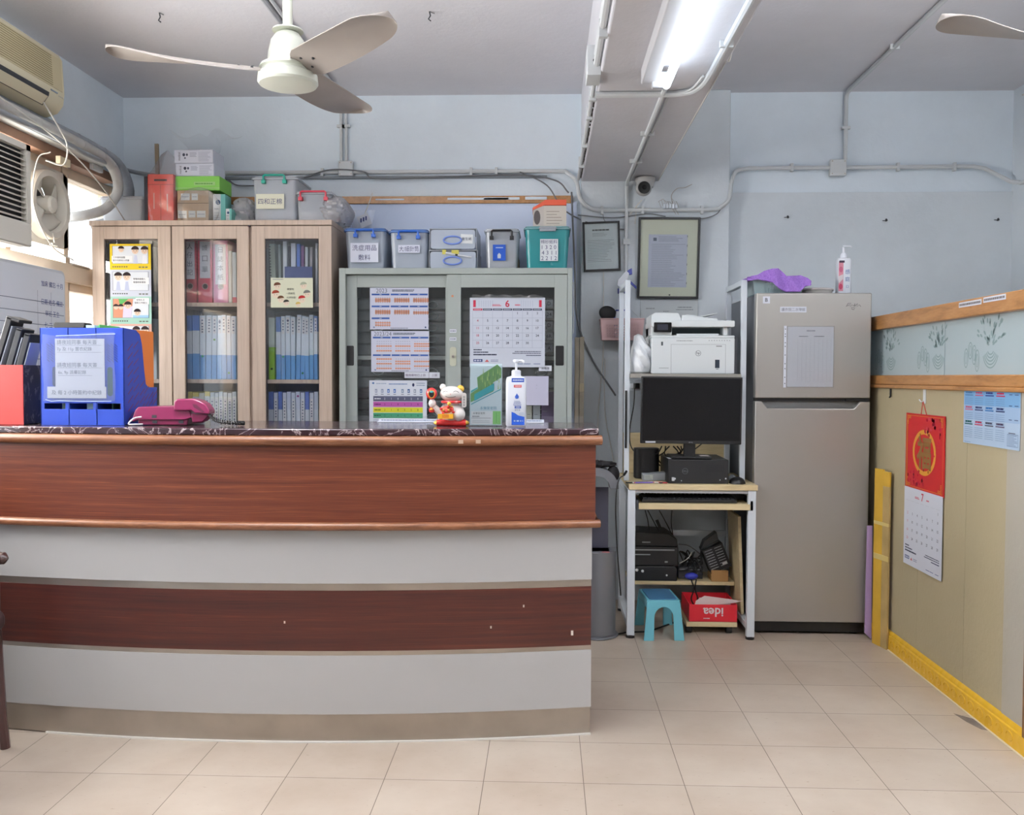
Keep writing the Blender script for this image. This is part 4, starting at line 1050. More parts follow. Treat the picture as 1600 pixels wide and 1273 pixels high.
def sdoor(px0, px1, g0, g1, Y, hx0, hx1, lock):
    a, b = W(px0, 540, Y).x, W(px1, 540, Y).x; u0, u1 = W(g0, 540, Y).x, W(g1, 540, Y).x
    zt_ = iz - 0.002; go = W(620, 449, Y).z; gb = W(620, 660, Y).z
    m = MB(M_cabgrey)
    m.box(a, u0, Y, Y + 0.02, 0.085, zt_); m.box(u1, b, Y, Y + 0.02, 0.085, zt_); m.box(u0, u1, Y, Y + 0.02, go, zt_); m.box(u0, u1, Y, Y + 0.02, 0.085, gb)
    d = m.build('sliding_door', t, 0.0015)
    g = MB(M_glass); g.box(u0, u1, Y + 0.009, Y + 0.013, gb, go); g.build('glass_pane', d)
    x0, x1, z0, z1 = rect(hx0, 540, hx1, 571, Y)
    h = MB(M_black); h.prism(rrect(x0, x1, z0, z1, 0.006), Y - 0.002, Y + 0.004, 'y'); h.build('recessed_handle', d)
    if lock:
        x0, x1, z0, z1 = rect(703, 542, 713, 572, Y)
        h = MB(P('lock_plate', (196, 198, 178), 0.4)); h.prism(rrect(x0, x1, z0, z1, 0.012), Y - 0.004, Y, 'y'); h.m(M_steel).lathe([(0.008, -0.012), (0.008, 0)], ((x0 + x1) / 2, Y, (z0 + z1) / 2), 12, axis='y'); h.m(M_black).box((x0 + x1) / 2 - 0.0015, (x0 + x1) / 2 + 0.0015, Y - 0.0125, Y - 0.004, (z0 + z1) / 2 - 0.004, (z0 + z1) / 2 + 0.004); h.build('lock', d)
        for yy in (517, 529.5):
            h = MB(M_paper); x0, x1, z0, z1 = rect(702.5, yy - 2.5, 713, yy + 2.5, Y); h.box(x0, x1, Y - 0.001, Y, z0, z1); h.words(x0 + 0.003, x1 - 0.003, (z0 + z1) / 2, 0.005, (110, 116, 130), 1, y0=Y - 0.001); h.build('small_sticker', d)
        h = MB(P('orange_dot', (214, 140, 100), 0.6)); p = W(707, 462.5, Y); h.pe(p.x, p.z, 0.006, 0.006, (214, 140, 100), 1, 10, Y); h.build('orange_sticker', d)
    return d
sdoor(541, 700, 558, 696, GY + 0.030, 541, 553, False)
sdoor(698.5, 886, 720, 866, GY + 0.006, 868, 881, True)

# clear plastic drawer units behind the glass
def drawer_unit():
    t = T('drawer_unit', '', '', (0, 0, 0)); wd, rh, n = 0.265, 0.0595, 5
    m = MB(clear('drawer_casing', (150, 160, 160), 0.45, 0.2)); 
    for k in range(n + 1): m.box(0, wd, 0, 0.22, k * rh, k * rh + 0.003)
    for x in (0, wd - 0.003): m.box(x, x + 0.003, 0, 0.22, 0.003, n * rh)
    m.build('casing', t)
    M_dr = clear('drawer_front', (158, 170, 172), 0.45, 0.15, 0.1)
    d = MB(M_dr); d.box(0.006, wd - 0.006, -0.004, 0.0, 0.006, rh - 0.004); d.box(0.008, wd - 0.008, 0, 0.2, 0.006, 0.009)
    d.m(P('drawer_contents', (120, 128, 130), 0.8, var=0.5, vscale=30)).box(0.02, wd - 0.02, 0.02, 0.18, 0.010, 0.03)
    d0 = d.build('drawer', t, 0.001)
    h = MB(clear('drawer_handle', (190, 200, 204), 0.7, 0.2)); h.tube([(wd / 2 + 0.028 * math.cos(2 * math.pi * i / 20), -0.007, 0.028 + 0.017 * math.sin(2 * math.pi * i / 20)) for i in range(20)], 0.003, 6, closed=True)
    h0 = h.build('handle', d0)
    for k in range(1, n):
        c = d0.copy(); COL.objects.link(c); c.location = (0, 0, k * rh); e = h0.copy(); COL.objects.link(e); e.parent = c
    return t
u0_ = drawer_unit()
cols = [W(600, 500, 4.68).x - 0.30 + 0, 0, 0, 0]
xs0 = i0 + 0.012
where = ['leftmost', 'second', 'third', 'rightmost']
first = True
for r_, z in enumerate((gs + 0.001, gs - 0.02 - 5 * 0.0595 - 0.03)):
    for k in range(4):
        u = u0_ if first else copy_tree(u0_); first = False
        u.location = (xs0 + k * 0.285, 4.69, z)
        tagp(u, '%s clear drawer unit %s the cabinet shelf' % (where[k], 'standing on' if r_ == 0 else 'under'), 'drawer unit', 'clear plastic drawer units in the steel cabinet')
# base the lower units stand on
m = MB(M_cabgrey); zb_ = gs - 0.02 - 5 * 0.0595 - 0.03; m.box(i0, i1, 4.64, YB - 0.045, zb_ - 0.02, zb_ - 0.0005); m.build('shelf', bpy.data.objects['steel_cabinet'])
# labels on the right column's drawers
for k, (tx, yy) in enumerate((('D', 474), ('24', 491), ('D', 508), ('6R', 525), ('A', 544))):
    sheet('drawer_label', 'small drawer label reading %s%s at the right edge of the right glass door' % (tx, ', upper one,' if k == 0 else ', lower one,' if k == 2 else ''), 'label', 852, yy - 6, 864, yy + 6, 4.684,
          lambda m, w, h, tx=tx: m.pt(tx, w / 2, h / 2, 0.018, (60, 64, 80), 2), col=P('label_grey', (176, 184, 190), 0.6))

# ---------------------------------------------------------------- papers stuck on the steel cabinet
BL = (70, 104, 176); OR = (222, 158, 130); GT = (110, 116, 130)
def year(head, rows):
    def d(m, w, h):
        m.pr(0, 0, w, h, (212, 216, 234), 1)
        m.pt(head, w * 0.2, h * 0.93, 0.021, GT, 2, wmax=w * 0.3); m.words(w * 0.38, w * 0.76, h * 0.945, 0.005, GT, 2, 0.2); m.words(w * 0.38, w * 0.74, h * 0.915, 0.004, GT, 2, 0.2)
        n = len(rows); rh = 0.86 / n
        for r_, row in enumerate(rows):
            for c, pat in enumerate(row):
                if not pat: continue
                u0, u1 = w * (0.03 + 0.325 * c), w * (0.335 + 0.325 * c); vt = h * (0.86 - rh * r_)
                m.pr(u0, vt - 0.009, u1, vt, BL, 2); m.pr((u0 + u1) / 2 - 0.006, vt - 0.006, (u0 + u1) / 2 + 0.006, vt - 0.003, (200, 206, 226), 3)
                hh = h * rh; nr = 5; step = (hh - 0.03) / nr
                for k in range(nr):
                    v = vt - 0.018 - step * (k + 0.5)
                    for q in range(7):
                        if pat & (1 << k) : m.pr(u0 + 0.018 + q * 0.0115, v - 0.004, u0 + 0.028 + q * 0.0115, v + 0.004, OR, 2)
                        else: m.pr(u0 + 0.02 + q * 0.0115, v - 0.0015, u0 + 0.026 + q * 0.0115, v + 0.0015, (170, 174, 192), 2)
        m.pe(w * 0.07, h * 0.05, 0.005, 0.004, (140, 150, 190), 2); m.words(w * 0.35, w * 0.65, h * 0.03, 0.003, GT, 2); m.pe(w * 0.95, h * 0.05, 0.004, 0.005, (60, 80, 130), 2)
    return d
QY = GY + 0.028
sheet('year_calendar', 'upper paper calendar headed 2023 with blue and orange months on the left glass door', 'calendar', 578, 449.5, 669.5, 514.5, QY, year('2023', [(14, 14, 14), (14, 14, 12), (10, 0, 0)]))
sheet('year_calendar', 'lower paper calendar headed 2023/24 with blue and orange months on the left glass door', 'calendar', 580, 517, 670.5, 581, QY - 0.002, year('2023/24', [(20, 20, 22), (21, 22, 10)]))
def dose(m, w, h):
    m.pr(0, 0, w, h, (214, 222, 238), 1); m.pr(0.004, 0.004, w - 0.004, h - 0.004, (226, 232, 244), 2)
    m.pe(w * 0.07, h * 0.93, 0.006, 0.005, (90, 130, 190), 3); m.words(w * 0.12, w * 0.3, h * 0.92, 0.003, (120, 150, 190), 3); m.words(w * 0.34, w * 0.66, h * 0.91, 0.005, (110, 140, 190), 3, 0.2)
    m.pe(w * 0.765, h * 0.89, 0.006, 0.009, (40, 50, 90), 3); m.words(w * 0.82, w * 0.97, h * 0.93, 0.004, (130, 150, 180), 3); m.words(w * 0.82, w * 0.97, h * 0.88, 0.004, (130, 150, 180), 3)
    for k, c in enumerate(((150, 160, 190), (150, 160, 190), (60, 110, 190), (60, 110, 190), (130, 150, 180), (50, 90, 150), (150, 160, 180), (60, 110, 170))):
        u = w * (0.12 + 0.107 * k + (0.03 if k > 3 else 0)); m.pr(u - 0.006, h * 0.70, u + 0.006, h * 0.79, c, 3); m.pr(u - 0.007, h * 0.655, u + 0.007, h * 0.67, (90, 100, 130), 3)
        m.pr(u - 0.003, h * 0.72, u + 0.002, h * 0.76, (220, 228, 240), 4)
    for k, (c, tc) in enumerate((((92, 96, 120), (230, 230, 240)), ((190, 96, 176), (90, 30, 90)), ((222, 216, 60), (90, 90, 20)), ((70, 158, 118), (20, 70, 50)))):
        v1 = h * (0.62 - 0.135 * k); v0 = v1 - h * 0.125
        m.pr(w * 0.07, v0, w * 0.93, v1, c, 3); m.words(w * 0.09, w * 0.2, (v0 + v1) / 2, 0.005, tc, 4, 0.3)
        for q, dgt in enumerate('218328'): m.pt(dgt, w * (0.27 + 0.115 * q), (v0 + v1) / 2, 0.010, tc, 4)
    m.lines(w * 0.07, w * 0.93, h * 0.02, h * 0.07, 2, 0.002, (150, 160, 190), 3, 0.3)
sheet('colour_chart', 'white framed chart with grey, magenta, yellow and green rows on the left glass door', 'chart', 577, 594, 667, 659, QY - 0.004, dose, thick=0.004)
sheet('label_strip', 'printed white label strip with small characters under the 2023/24 calendar', 'label', 632, 581.5, 687, 590.5, QY, lambda m, w, h: (m.pt('備用藥物已上鎖', 0.005, h / 2, 0.014, (130, 110, 140), 2, 'l', w * 0.6), m.pr(w * 0.69, 0, w * 0.7, h, (120, 100, 130), 2), m.pt('上鎖', w * 0.85, h / 2, 0.014, (130, 110, 140), 2)))
def month(num, first, days, red=(206, 60, 84)):
    def d(m, w, h):
        m.pr(0, 0, w, h, (216, 222, 236), 1)
        for u in (0.045, 0.92): m.pr(w * u, h * 0.865, w * (u + 0.035), h * 0.965, red, 2)
        for q in range(7): 
            for s_ in (0.12, 0.68): 
                if not (s_ > 0.5 and q > 5): m.pr(w * (s_ + 0.03 * q), h * 0.868, w * (s_ + 0.008 + 0.03 * q), h * (0.96), (196, 204, 222), 2)
        m.pt(str(num), w * 0.5, h * 0.915, h * 0.10, red, 3, bold=0.02); m.words(w * 0.3, w * 0.42, h * 0.885, 0.004, (220, 120, 140), 3, 0.1); m.words(w * 0.3, w * 0.4, h * 0.90, 0.003, (220, 120, 140), 3, 0.1); m.words(w * 0.6, w * 0.67, h * 0.895, 0.006, (220, 120, 140), 3, 0.1)
        cw = 0.132 * w; x0 = 0.04 * w; v1 = 0.845 * h; ch = 0.107 * h
        for q in range(7):
            m.pr(x0 + cw * q + 0.001, v1 - 0.028 * h, x0 + cw * (q + 1) - 0.002, v1, red if q == 0 else (76, 82, 106), 2); m.words(x0 + cw * q + 0.006, x0 + cw * (q + 1) - 0.008, v1 - 0.014 * h, 0.003, (216, 220, 230), 3, 0.3, 1)
        for q in range(8): m.pr(x0 + cw * q - 0.0006, v1 - 0.565 * h, x0 + cw * q + 0.0006, v1 - 0.03 * h, (176, 184, 204), 2)
        for q in range(6): m.pr(x0, v1 - 0.03 * h - ch * q - 0.0006, x0 + cw * 7, v1 - 0.03 * h - ch * q + 0.0006, (176, 184, 204), 2)
        c = first; r_ = 0
        for day in range(1, days + 1):
            m.pt(str(day), x0 + cw * (c + 0.5), v1 - 0.03 * h - ch * (r_ + 0.35), h * 0.034, (212, 96, 118) if c == 0 else (64, 70, 90), 3, bold=0.008)
            c += 1
            if c == 7: c = 0; r_ += 1
            if r_ > 4: r_ = 4; break
        m.words(w * 0.05, w * 0.16, h * 0.25, 0.005, (60, 66, 90), 3, 0.2); m.words(w * 0.05, w * 0.25, h * 0.215, 0.005, (60, 66, 90), 3, 0.2); m.words(w * 0.05, w * 0.36, h * 0.18, 0.006, (60, 66, 90), 3, 0.15)
        m.words(w * 0.6, w * 0.95, h * 0.225, 0.004, (90, 96, 120), 3, 0.3); m.words(w * 0.57, w * 0.95, h * 0.20, 0.004, (90, 96, 120), 3, 0.3); m.words(w * 0.75, w * 0.95, h * 0.17, 0.004, (60, 66, 100), 3, 0.1)
        m.pr(w * 0.05, h * 0.075, w * 0.17, h * 0.115, (44, 66, 130), 3); m.words(w * 0.06, w * 0.16, h * 0.095, 0.008, (210, 216, 236), 4, 0.4, 1); m.pp([(w * 0.2, h * 0.075), (w * 0.26, h * 0.075), (w * 0.23, h * 0.11)], (206, 100, 100), 3); m.pr(w * 0.28, h * 0.08, w * 0.38, h * 0.085, (44, 66, 130), 3); m.pr(w * 0.28, h * 0.1, w * 0.38, h * 0.105, (44, 66, 130), 3)
        for u in (0.62, 0.72, 0.85): m.pr(w * u, h * 0.045, w * (u + 0.09), h * 0.052, (60, 84, 150), 3)
    return d
sheet('month_calendar', 'June calendar sheet with a large red 6 on the right glass door', 'calendar', 734, 465, 851.5, 573.5, QY - 0.032, month(6, 4, 30), thick=0.003)
m = MB(M_film)
a, b, z0, z1 = rect(737, 459.5, 849, 467, QY - 0.036)
m.grid(lambda u, v: Vector((a + (b - a) * u, -0.004 * math.sin(u * 23) * v, z0 + (z1 - z0) * v * (0.8 + 0.2 * math.sin(u * 31)))), 40, 2)
solo(m, 'sticky_tape', 'crumpled clear tape holding the June calendar sheet', 'tape', (0, QY - 0.037, 0))
sheet('blank_notice', 'square pale lilac sheet low on the right glass door, right of the pump bottle', 'paper', 818, 587.5, 857, 633, QY - 0.030, lambda m, w, h: (m.pr(0, 0, w, h, (206, 206, 228), 1), m.pr(w * 0.5, h * 0.68, w * 0.55, h * 0.69, (120, 124, 150), 2), m.pr(w * 0.5, h * 0.58, w * 0.54, h * 0.585, (120, 124, 150), 2)))
sheet('label_strip', 'small grey label strip at the lower right of the June calendar', 'label', 842, 571, 862, 579.5, QY - 0.026, lambda m, w, h: m.pt('消毒機', w / 2, h / 2, 0.013, (100, 104, 116), 2))
# boxes seen inside the cabinet, below the notice
for px0, py0, px1, py1, c, lb in ((822, 634, 831, 661, (206, 206, 192), 'narrow cream carton inside the cabinet right of the pump bottle'), (833, 634, 844, 662, (186, 194, 200), 'narrow grey white carton inside the cabinet'), (846, 612, 866, 660, (112, 92, 130), 'dark purple carton inside the cabinet at the right end')):
    a, b, z0, z1 = rect(px0, py0, px1, py1, 4.65); m = MB(P('carton_paint', c, 0.6)); zq = 0.62
    m.box(0, b - a, 0, 0.03, 0, z1 - zq); m.lines(0.006, (b - a) * 0.8, (z1 - zq) * 0.3, (z1 - zq) * 0.95, 7, 0.003, (150, 150, 160), 1, 0.5)
    solo(m, 'medicine_carton', lb, 'carton', (a, 4.648, zq + 0.0005), bevel=0.001)

# ================================================================== on top of the bookcase
TY = 4.66; TZ = bzt
def cbox(name, label, cat, px0, py0, px1, py1, Y, dep, col, draw=None, zbase=None, group=None, rz=0.0, bevel=0.002, mat=None):
    """carton at a photo rectangle: local origin at lower left of its front"""
    a, b, z0, z1 = rect(px0, py0, px1, py1, Y); z0 = z0 if zbase is None else zbase
    m = MB(mat or P('carton_paint', col, 0.6)); m.box(0, b - a, 0, dep, 0, z1 - z0)
    if draw: draw(m, b - a, z1 - z0)
    return solo(m, name, label, cat, (a, Y, z0), rz, group, bevel), z1
def bin_box(name, label, px0, py0, px1, py1, Y, dep, mat, lidmat, hmat=None, zb=0.0, lab=None, handle=None, lidh=0.018, contents=None, inset=0.10, hz=None, clips=None, cat='storage box'):
    """lidded plastic storage box with a carrying handle and a label"""
    a, b, z0, z1 = rect(px0, py0, px1, py1, Y); z0 = zb; wd = b - a; h = z1 - z0
    t = T(name, label, cat, ((a + b) / 2, Y, z0 + 0.0005))
    x = wd / 2; bh = h - lidh
    m = MB(mat); th = 0.003; ix = x * 0.94; dx = wd * inset / 2
    def shell(x0, y0, y1, zb0, zt0, d):
        lo = rrect(-x0 + d, x0 - d, y0 + d, y1 - d, 0.02, 4); hi = rrect(-x0, x0, y0, y1, 0.025, 4)
        A = [m.bm.verts.new((p[0], p[1], zb0)) for p in lo]; B = [m.bm.verts.new((p[0], p[1], zt0)) for p in hi]; n = len(A)
        m.f(A[::-1])
        for i in range(n): m.f([A[i], A[(i + 1) % n], B[(i + 1) % n], B[i]])
    shell(ix, 0.006, dep - 0.006, 0.0, bh, dx)
    m.build('box_body', t)
    m = MB(lidmat); m.prism([(p[0], p[1]) for p in rrect(-x, x, -0.002, dep, 0.022, 4)], bh, bh + lidh * 0.55, 'z'); m.prism([(p[0], p[1]) for p in rrect(-x * 0.93, x * 0.93, 0.008, dep - 0.01, 0.02, 4)], bh + lidh * 0.55, h, 'z'); m.build('lid', t, 0.002)
    if handle:
        hx, hd, hr = handle; m = MB(hmat); tz = bh + (hz if hz is not None else -0.004); y = -0.012
        m.tube([(-hx, y, tz - hd), (-hx, y, tz - 0.004), (-hx + 0.006, y, tz), (hx - 0.006, y, tz), (hx, y, tz - 0.004), (hx, y, tz - hd)], hr, 8)
        for s_ in (-1, 1): m.box(s_ * hx - 0.010, s_ * hx + 0.010, y - 0.004, 0.012, tz - hd - 0.012, tz - hd + 0.006)
        m.build('handle', t, 0.0)
    if lab:
        u0, u1, v0, v1, lines, c = lab; m = MB(P('label_paper', c, 0.7)); yq = -0.0005 + dx * 0.0
        yf = 0.001
        m.box(u0 * x, u1 * x, yf - 0.001, yf, v0 * h, v1 * h)
        for i, tx in enumerate(lines):
            vv = v1 * h - (v1 - v0) * h * (i + 0.5) / len(lines); m.pt(tx, (u0 + u1) / 2 * x, vv, min(0.030, (v1 - v0) * h / len(lines) * 0.72), (84, 88, 130), 2, wmax=(u1 - u0) * x * 0.9, y0=yf - 0.001)
        m.build('box_label', t, 0, 0)
    if contents:
        m = MB(); rr = random.Random(len(label))
        for k in range(contents[0]):
            c = contents[1][k % len(contents[1])]; m.m(P('packed_item', c, 0.6)); cx = rr.uniform(-ix * 0.62, ix * 0.62); cyy = rr.uniform(0.05, dep - 0.06); s1 = rr.uniform(0.02, 0.04)
            m.box(cx - s1, cx + s1, cyy - 0.02, cyy + 0.02, 0.012 + 0.001 * k, 0.03 + rr.uniform(0.0, bh * 0.5), rot=(rr.uniform(-.3, .3), rr.uniform(-.25, .25), rr.uniform(-.6, .6)))
        m.build('contents', t, 0.003)
    return t, z0 + h
bin_box('storage_box', 'milky plastic box at the far left end on the bookcase', 152, 306, 226, 345, 4.74, 0.2, M_milky, M_milky, zb=TZ)
def redcase(m, w, h):
    m.m(P('dark_red_line', (170, 60, 54), 0.5)); m.pr(w * 0.49, 0.0, w * 0.51, h * 0.78, (176, 66, 60), 1); m.pr(0, h * 0.785, w, h * 0.795, (176, 66, 60), 1)
    m.pr(w * 0.22, h * 0.3, w * 0.26, h * 0.62, (236, 190, 180), 1); m.pr(w * 0.74, h * 0.25, w * 0.78, h * 0.6, (236, 190, 180), 1); m.pr(w * 0.25, h * 0.86, w * 0.75, h * 0.9, (60, 50, 54), 1)
cbox('carton', 'orange-red carton in a clear bag near the left end of the bookcase', 'carton', 231, 272, 271, 345, TY, 0.16, (228, 76, 58), redcase, TZ + 0.0005)
cbox('carton', 'slim black carton against the left side of the orange-red carton', 'carton', 225, 275, 230.5, 345, TY + 0.004, 0.15, (48, 44, 52), None, TZ + 0.0005)
def crumple(m, c, sx, sy, sz, seed, amp=0.22, n=26, k=14):
    rr = random.Random(seed); ph = [(Vector((rr.uniform(-1, 1), rr.uniform(-1, 1), rr.uniform(-1, 1))).normalized() * rr.uniform(3, 9), rr.uniform(0, 6.28)) for _ in range(7)]
    m.ball(c, sx, sy, sz, n, k, fn=lambda v: 1 + amp * sum(abs(math.sin(v.dot(p) + q)) - 0.5 for p, q in ph) / 3.5)
def bag(name, label, px0, py0, px1, py1, Y, dep, mat, seed, zb, amp=0.2, peak=0.0, cat='plastic bag'):
    a, b, z0, z1 = rect(px0, py0, px1, py1, Y); z0 = zb; m = MB(mat); w2, h = (b - a) / 2, z1 - z0
    rr = random.Random(seed); ph = [(rr.uniform(2, 7), rr.uniform(0, 6.28), rr.uniform(2, 6)) for _ in range(5)]
    def fn(u, v):
        t = 2 * math.pi * u; s_ = math.sin(math.pi * min(1, 0.16 + v * 0.84)) ** 0.45 if not peak else (1.0 if v < 0.64 else 1 - peak * ((v - 0.64) / 0.36) ** 0.8)
        if v > 0.999: s_ *= 0.15
        wv = 1 + amp * 0.35 * sum(abs(math.sin(p * t / 2 + q * v + r_ * v * 2)) - 0.6 for p, q, r_ in [(round(p) * 2, q, r_) for p, q, r_ in ph])
        return Vector((math.copysign(abs(math.cos(t)) ** 0.6, math.cos(t)) * w2 * 0.93 * s_ * wv, math.copysign(abs(math.sin(t)) ** 0.6, math.sin(t)) * dep / 2 * s_ * wv, h * v))
    m.grid(fn, 36, 14)
    return solo(m, name, label, cat, ((a + b) / 2, Y + dep / 2, z0 + 0.001), smooth=30)
bag('clear_bag', 'clear plastic bag knotted upward around the orange-red carton', 222, 228, 278, 345, TY - 0.02, 0.2, M_film, 4, TZ, 0.12, 0.80)
m = MB(P('raw_wood_stick', (150, 134, 112), 0.7)); p = W(246, 225, 4.88); m.box(-0.010, 0.010, -0.006, 0.006, 0, p.z - TZ, rot=(0, R(-1), 0)); solo(m, 'wooden_stick', 'thin brown wooden stick standing behind the knotted clear bag', 'stick', (p.x, 4.88, TZ + 0.0005))
def brown(m, w, h):
    m.m(P('tape_tan', (176, 150, 118), 0.4)); m.pr(0, h * 0.60, w, h * 0.62, (110, 88, 66), 1)
    for u, v, ww, hh in ((0.12, 0.70, 0.28, 0.2), (0.46, 0.70, 0.2, 0.2), (0.02, 0.16, 0.28, 0.22), (0.36, 0.18, 0.22, 0.2), (0.62, 0.18, 0.28, 0.2)):
        m.pr(w * u, h * v, w * (u + ww), h * (v + hh), (222, 228, 232), 2); m.words(w * (u + 0.03), w * (u + ww - 0.03), h * (v + hh / 2), 0.003, (120, 130, 150), 3)
o, zt1 = cbox('carton', 'brown cardboard carton with five white labels on the bookcase', 'carton', 277, 297, 326, 345, TY, 0.2, (166, 140, 112), brown, TZ + 0.0005)
bag('clear_bag', 'clear bag stretched over the brown cardboard carton', 273, 291, 343, 345, TY - 0.035, 0.04, M_film, 9, TZ, 0.05)
o, zt2 = cbox('carton', 'bright green carton on top of the brown carton', 'carton', 274, 275, 343, zt1 and 297, TY + 0.01, 0.18, (134, 204, 90), lambda m, w, h: (m.pr(w * 0.42, h * 0.35, w * 0.9, h * 0.6, (176, 220, 146), 1), m.words(w * 0.45, w * 0.85, h * 0.47, 0.006, (110, 170, 84), 2), m.pr(0, h * 0.12, w, h * 0.2, (170, 220, 140), 1)), zt1 + 0.0006)
def glove(m, w, h):
    m.pt('medical', w * 0.13, h * 0.5, 0.012, (100, 104, 120), 2, wmax=h * 0.6, rot=R(90)); m.pe(w * 0.25, h * 0.62, 0.008, 0.009, (80, 86, 104), 1, 6); m.pe(w * 0.33, h * 0.62, 0.006, 0.007, (90, 96, 116), 1, 6); m.pe(w * 0.28, h * 0.38, 0.005, 0.005, (100, 104, 120), 1, 6)
    m.lines(w * 0.4, w * 0.58, h * 0.45, h * 0.8, 4, 0.002, (150, 156, 180), 1, 0.2); m.lines(w * 0.62, w * 0.95, h * 0.12, h * 0.85, 9, 0.0015, (160, 166, 190), 1, 0.3); m.fr(0.002, 0.002, w - 0.002, h - 0.002, 0.001, (176, 182, 200), 1)
o, zt3 = cbox('carton', 'white printed carton directly on the green carton', 'carton', 274, 255, 334.5, 275, TY + 0.02, 0.16, (216, 220, 234), glove, zt2 + 0.0006)
o, zt4 = cbox('carton', 'topmost white printed carton of the stack on the bookcase', 'carton', 272, 233.5, 333, 254.5, TY + 0.022, 0.16, (212, 216, 230), glove, zt3 + 0.0006)
# empty film bag lying on the topmost carton
a, b, z0, z1 = rect(256, 196, 364, 236, TY)
m = MB(clear('very_thin_film', (226, 230, 236), 0.07, 0.2, 0.035))
m.grid(lambda u, v: Vector((a + (b - a) * (0.5 + (u - 0.5) * (1 - 0.55 * (1 - v))), TY + 0.09 + 0.05 * math.sin(u * 9 + v * 5) + 0.04 * (v - 0.5), zt4 + 0.002 + (z1 - zt4) * v * (0.86 + 0.14 * math.sin(u * 17 + 2)))), 30, 10)
solo(m, 'clear_bag', 'almost invisible empty film bag rising above the topmost white carton', 'plastic bag', smooth=80)
def pill(m, w, h): m.pr(0, 0, w * 0.62, h, (226, 232, 234), 1); m.pe(w * 0.4, h * 0.72, w * 0.2, h * 0.09, (60, 90, 130), 2, 14); m.words(w * 0.1, w * 0.5, h * 0.5, 0.004, (130, 150, 160), 2); m.lines(w * 0.08, w * 0.5, h * 0.1, h * 0.4, 4, 0.002, (150, 170, 176), 2)
cbox('medicine_box', 'upright white and teal medicine box right of the brown carton', 'box', 333, 303, 352, 345, TY + 0.01, 0.1, (118, 190, 182), pill, TZ + 0.0005, rz=0.04)
cbox('medicine_box', 'smaller teal and white medicine box in front of the grey bag', 'box', 353, 326, 362, 345, TY - 0.01, 0.08, (118, 190, 182), pill, TZ + 0.0005)
bag('grey_bag', 'crumpled milky bag between the medicine boxes and the teal-handled box', 357, 304, 394, 345, TY + 0.04, 0.16, clear('grey_film', (240, 240, 244), 0.5, 0.25), 12, TZ, 0.5)
M_tealh = P('teal_handle', (30, 160, 140), 0.35); M_redh = P('red_handle', (206, 66, 84), 0.35); M_blueh = P('blue_handle', (40, 100, 200), 0.35)
bin_box('storage_box', 'tall clear storage box with teal handle and cream handwritten label', 392, 275, 466, 345, TY - 0.01, 0.28, M_clearp, M_clearp, M_tealh, TZ, (-0.78, 0.40, 0.30, 0.62, ['四和正棉'], (224, 224, 204)), (0.055, 0.030, 0.0055), contents=(12, [(200, 206, 214), (180, 190, 206), (214, 214, 220)]), hz=0.020, inset=0.05)
bin_box('storage_box', 'lower clear storage box with red handle on the bookcase', 461, 298, 519, 345, TY - 0.03, 0.3, M_clearp, M_clearp, M_redh, TZ, None, (0.066, 0.034, 0.005), contents=(14, [(206, 210, 220), (190, 196, 206), (220, 206, 206)]), hz=0.012, inset=0.05)
bag('clear_bag', 'bulging clear bag at the right end of the bookcase top', 497, 299, 540, 346, TY - 0.06, 0.26, clear('grey_film', (240, 240, 244), 0.5, 0.25), 21, TZ - 0.0, 0.35)

# ================================================================== on top of the steel cabinet
SY = 4.64; SZ = gzt
M_bin = clear('bluish_bin_plastic', (212, 224, 240), 0.72, 0.25, 0.06)
M_bluelid = clear('blue_lid_plastic', (84, 132, 206), 0.88, 0.25, 0.05)
bin_box('storage_box', 'blue-lidded box with a two-line label, leftmost on the steel cabinet', 536, 356, 604, 418, SY, 0.26, M_bin, M_bluelid, M_blueh, SZ, (-0.66, 0.62, 0.18, 0.64, ['洗症用品', '敷料'], (222, 226, 240)), (0.047, 0.026, 0.005), contents=(6, [(190, 196, 206)]), hz=0.006)
bin_box('storage_box', 'blue-lidded box with a one-line label, second on the steel cabinet', 607, 358, 670, 418, SY, 0.26, M_bin, M_bluelid, M_blueh, SZ, (-0.52, 0.55, 0.42, 0.61, ['大/細針筒'], (222, 226, 240)), (0.050, 0.028, 0.0055), contents=(8, [(190, 196, 206), (210, 214, 220)]), hz=0.006)
def small_drawer(label, px0, py0, px1, py1, zb, extra):
    a, b, z0, z1 = rect(px0, py0, px1, py1, SY); wd, h = b - a, z1 - zb
    t = T('stacking_box', label, 'storage box', (a, SY, zb + 0.0006))
    m = MB(M_clearp); m.box(0, wd, 0, 0.26, h - 0.004, h); m.box(0, wd, 0, 0.26, 0, 0.003); m.box(0, 0.003, 0, 0.26, 0, h); m.box(wd - 0.003, wd, 0, 0.26, 0, h); m.build('casing', t, 0.001)
    m = MB(M_bin); m.prism(rrect(0.008, wd - 0.008, 0.006, h - 0.008, 0.012), -0.006, 0.0, 'y'); d = m.build('drawer_front', t, 0.001)
    m = MB(P('pale_blue_handle', (120, 146, 220), 0.4)); cx = wd * 0.49; m.tube([(cx + 0.046 * math.cos(2 * math.pi * i / 28), -0.011, h * 0.45 + 0.020 * math.sin(2 * math.pi * i / 28)) for i in range(28)], 0.0045, 8, closed=True); m.build('handle', d)
    extra(t, wd, h); return t, zb + h
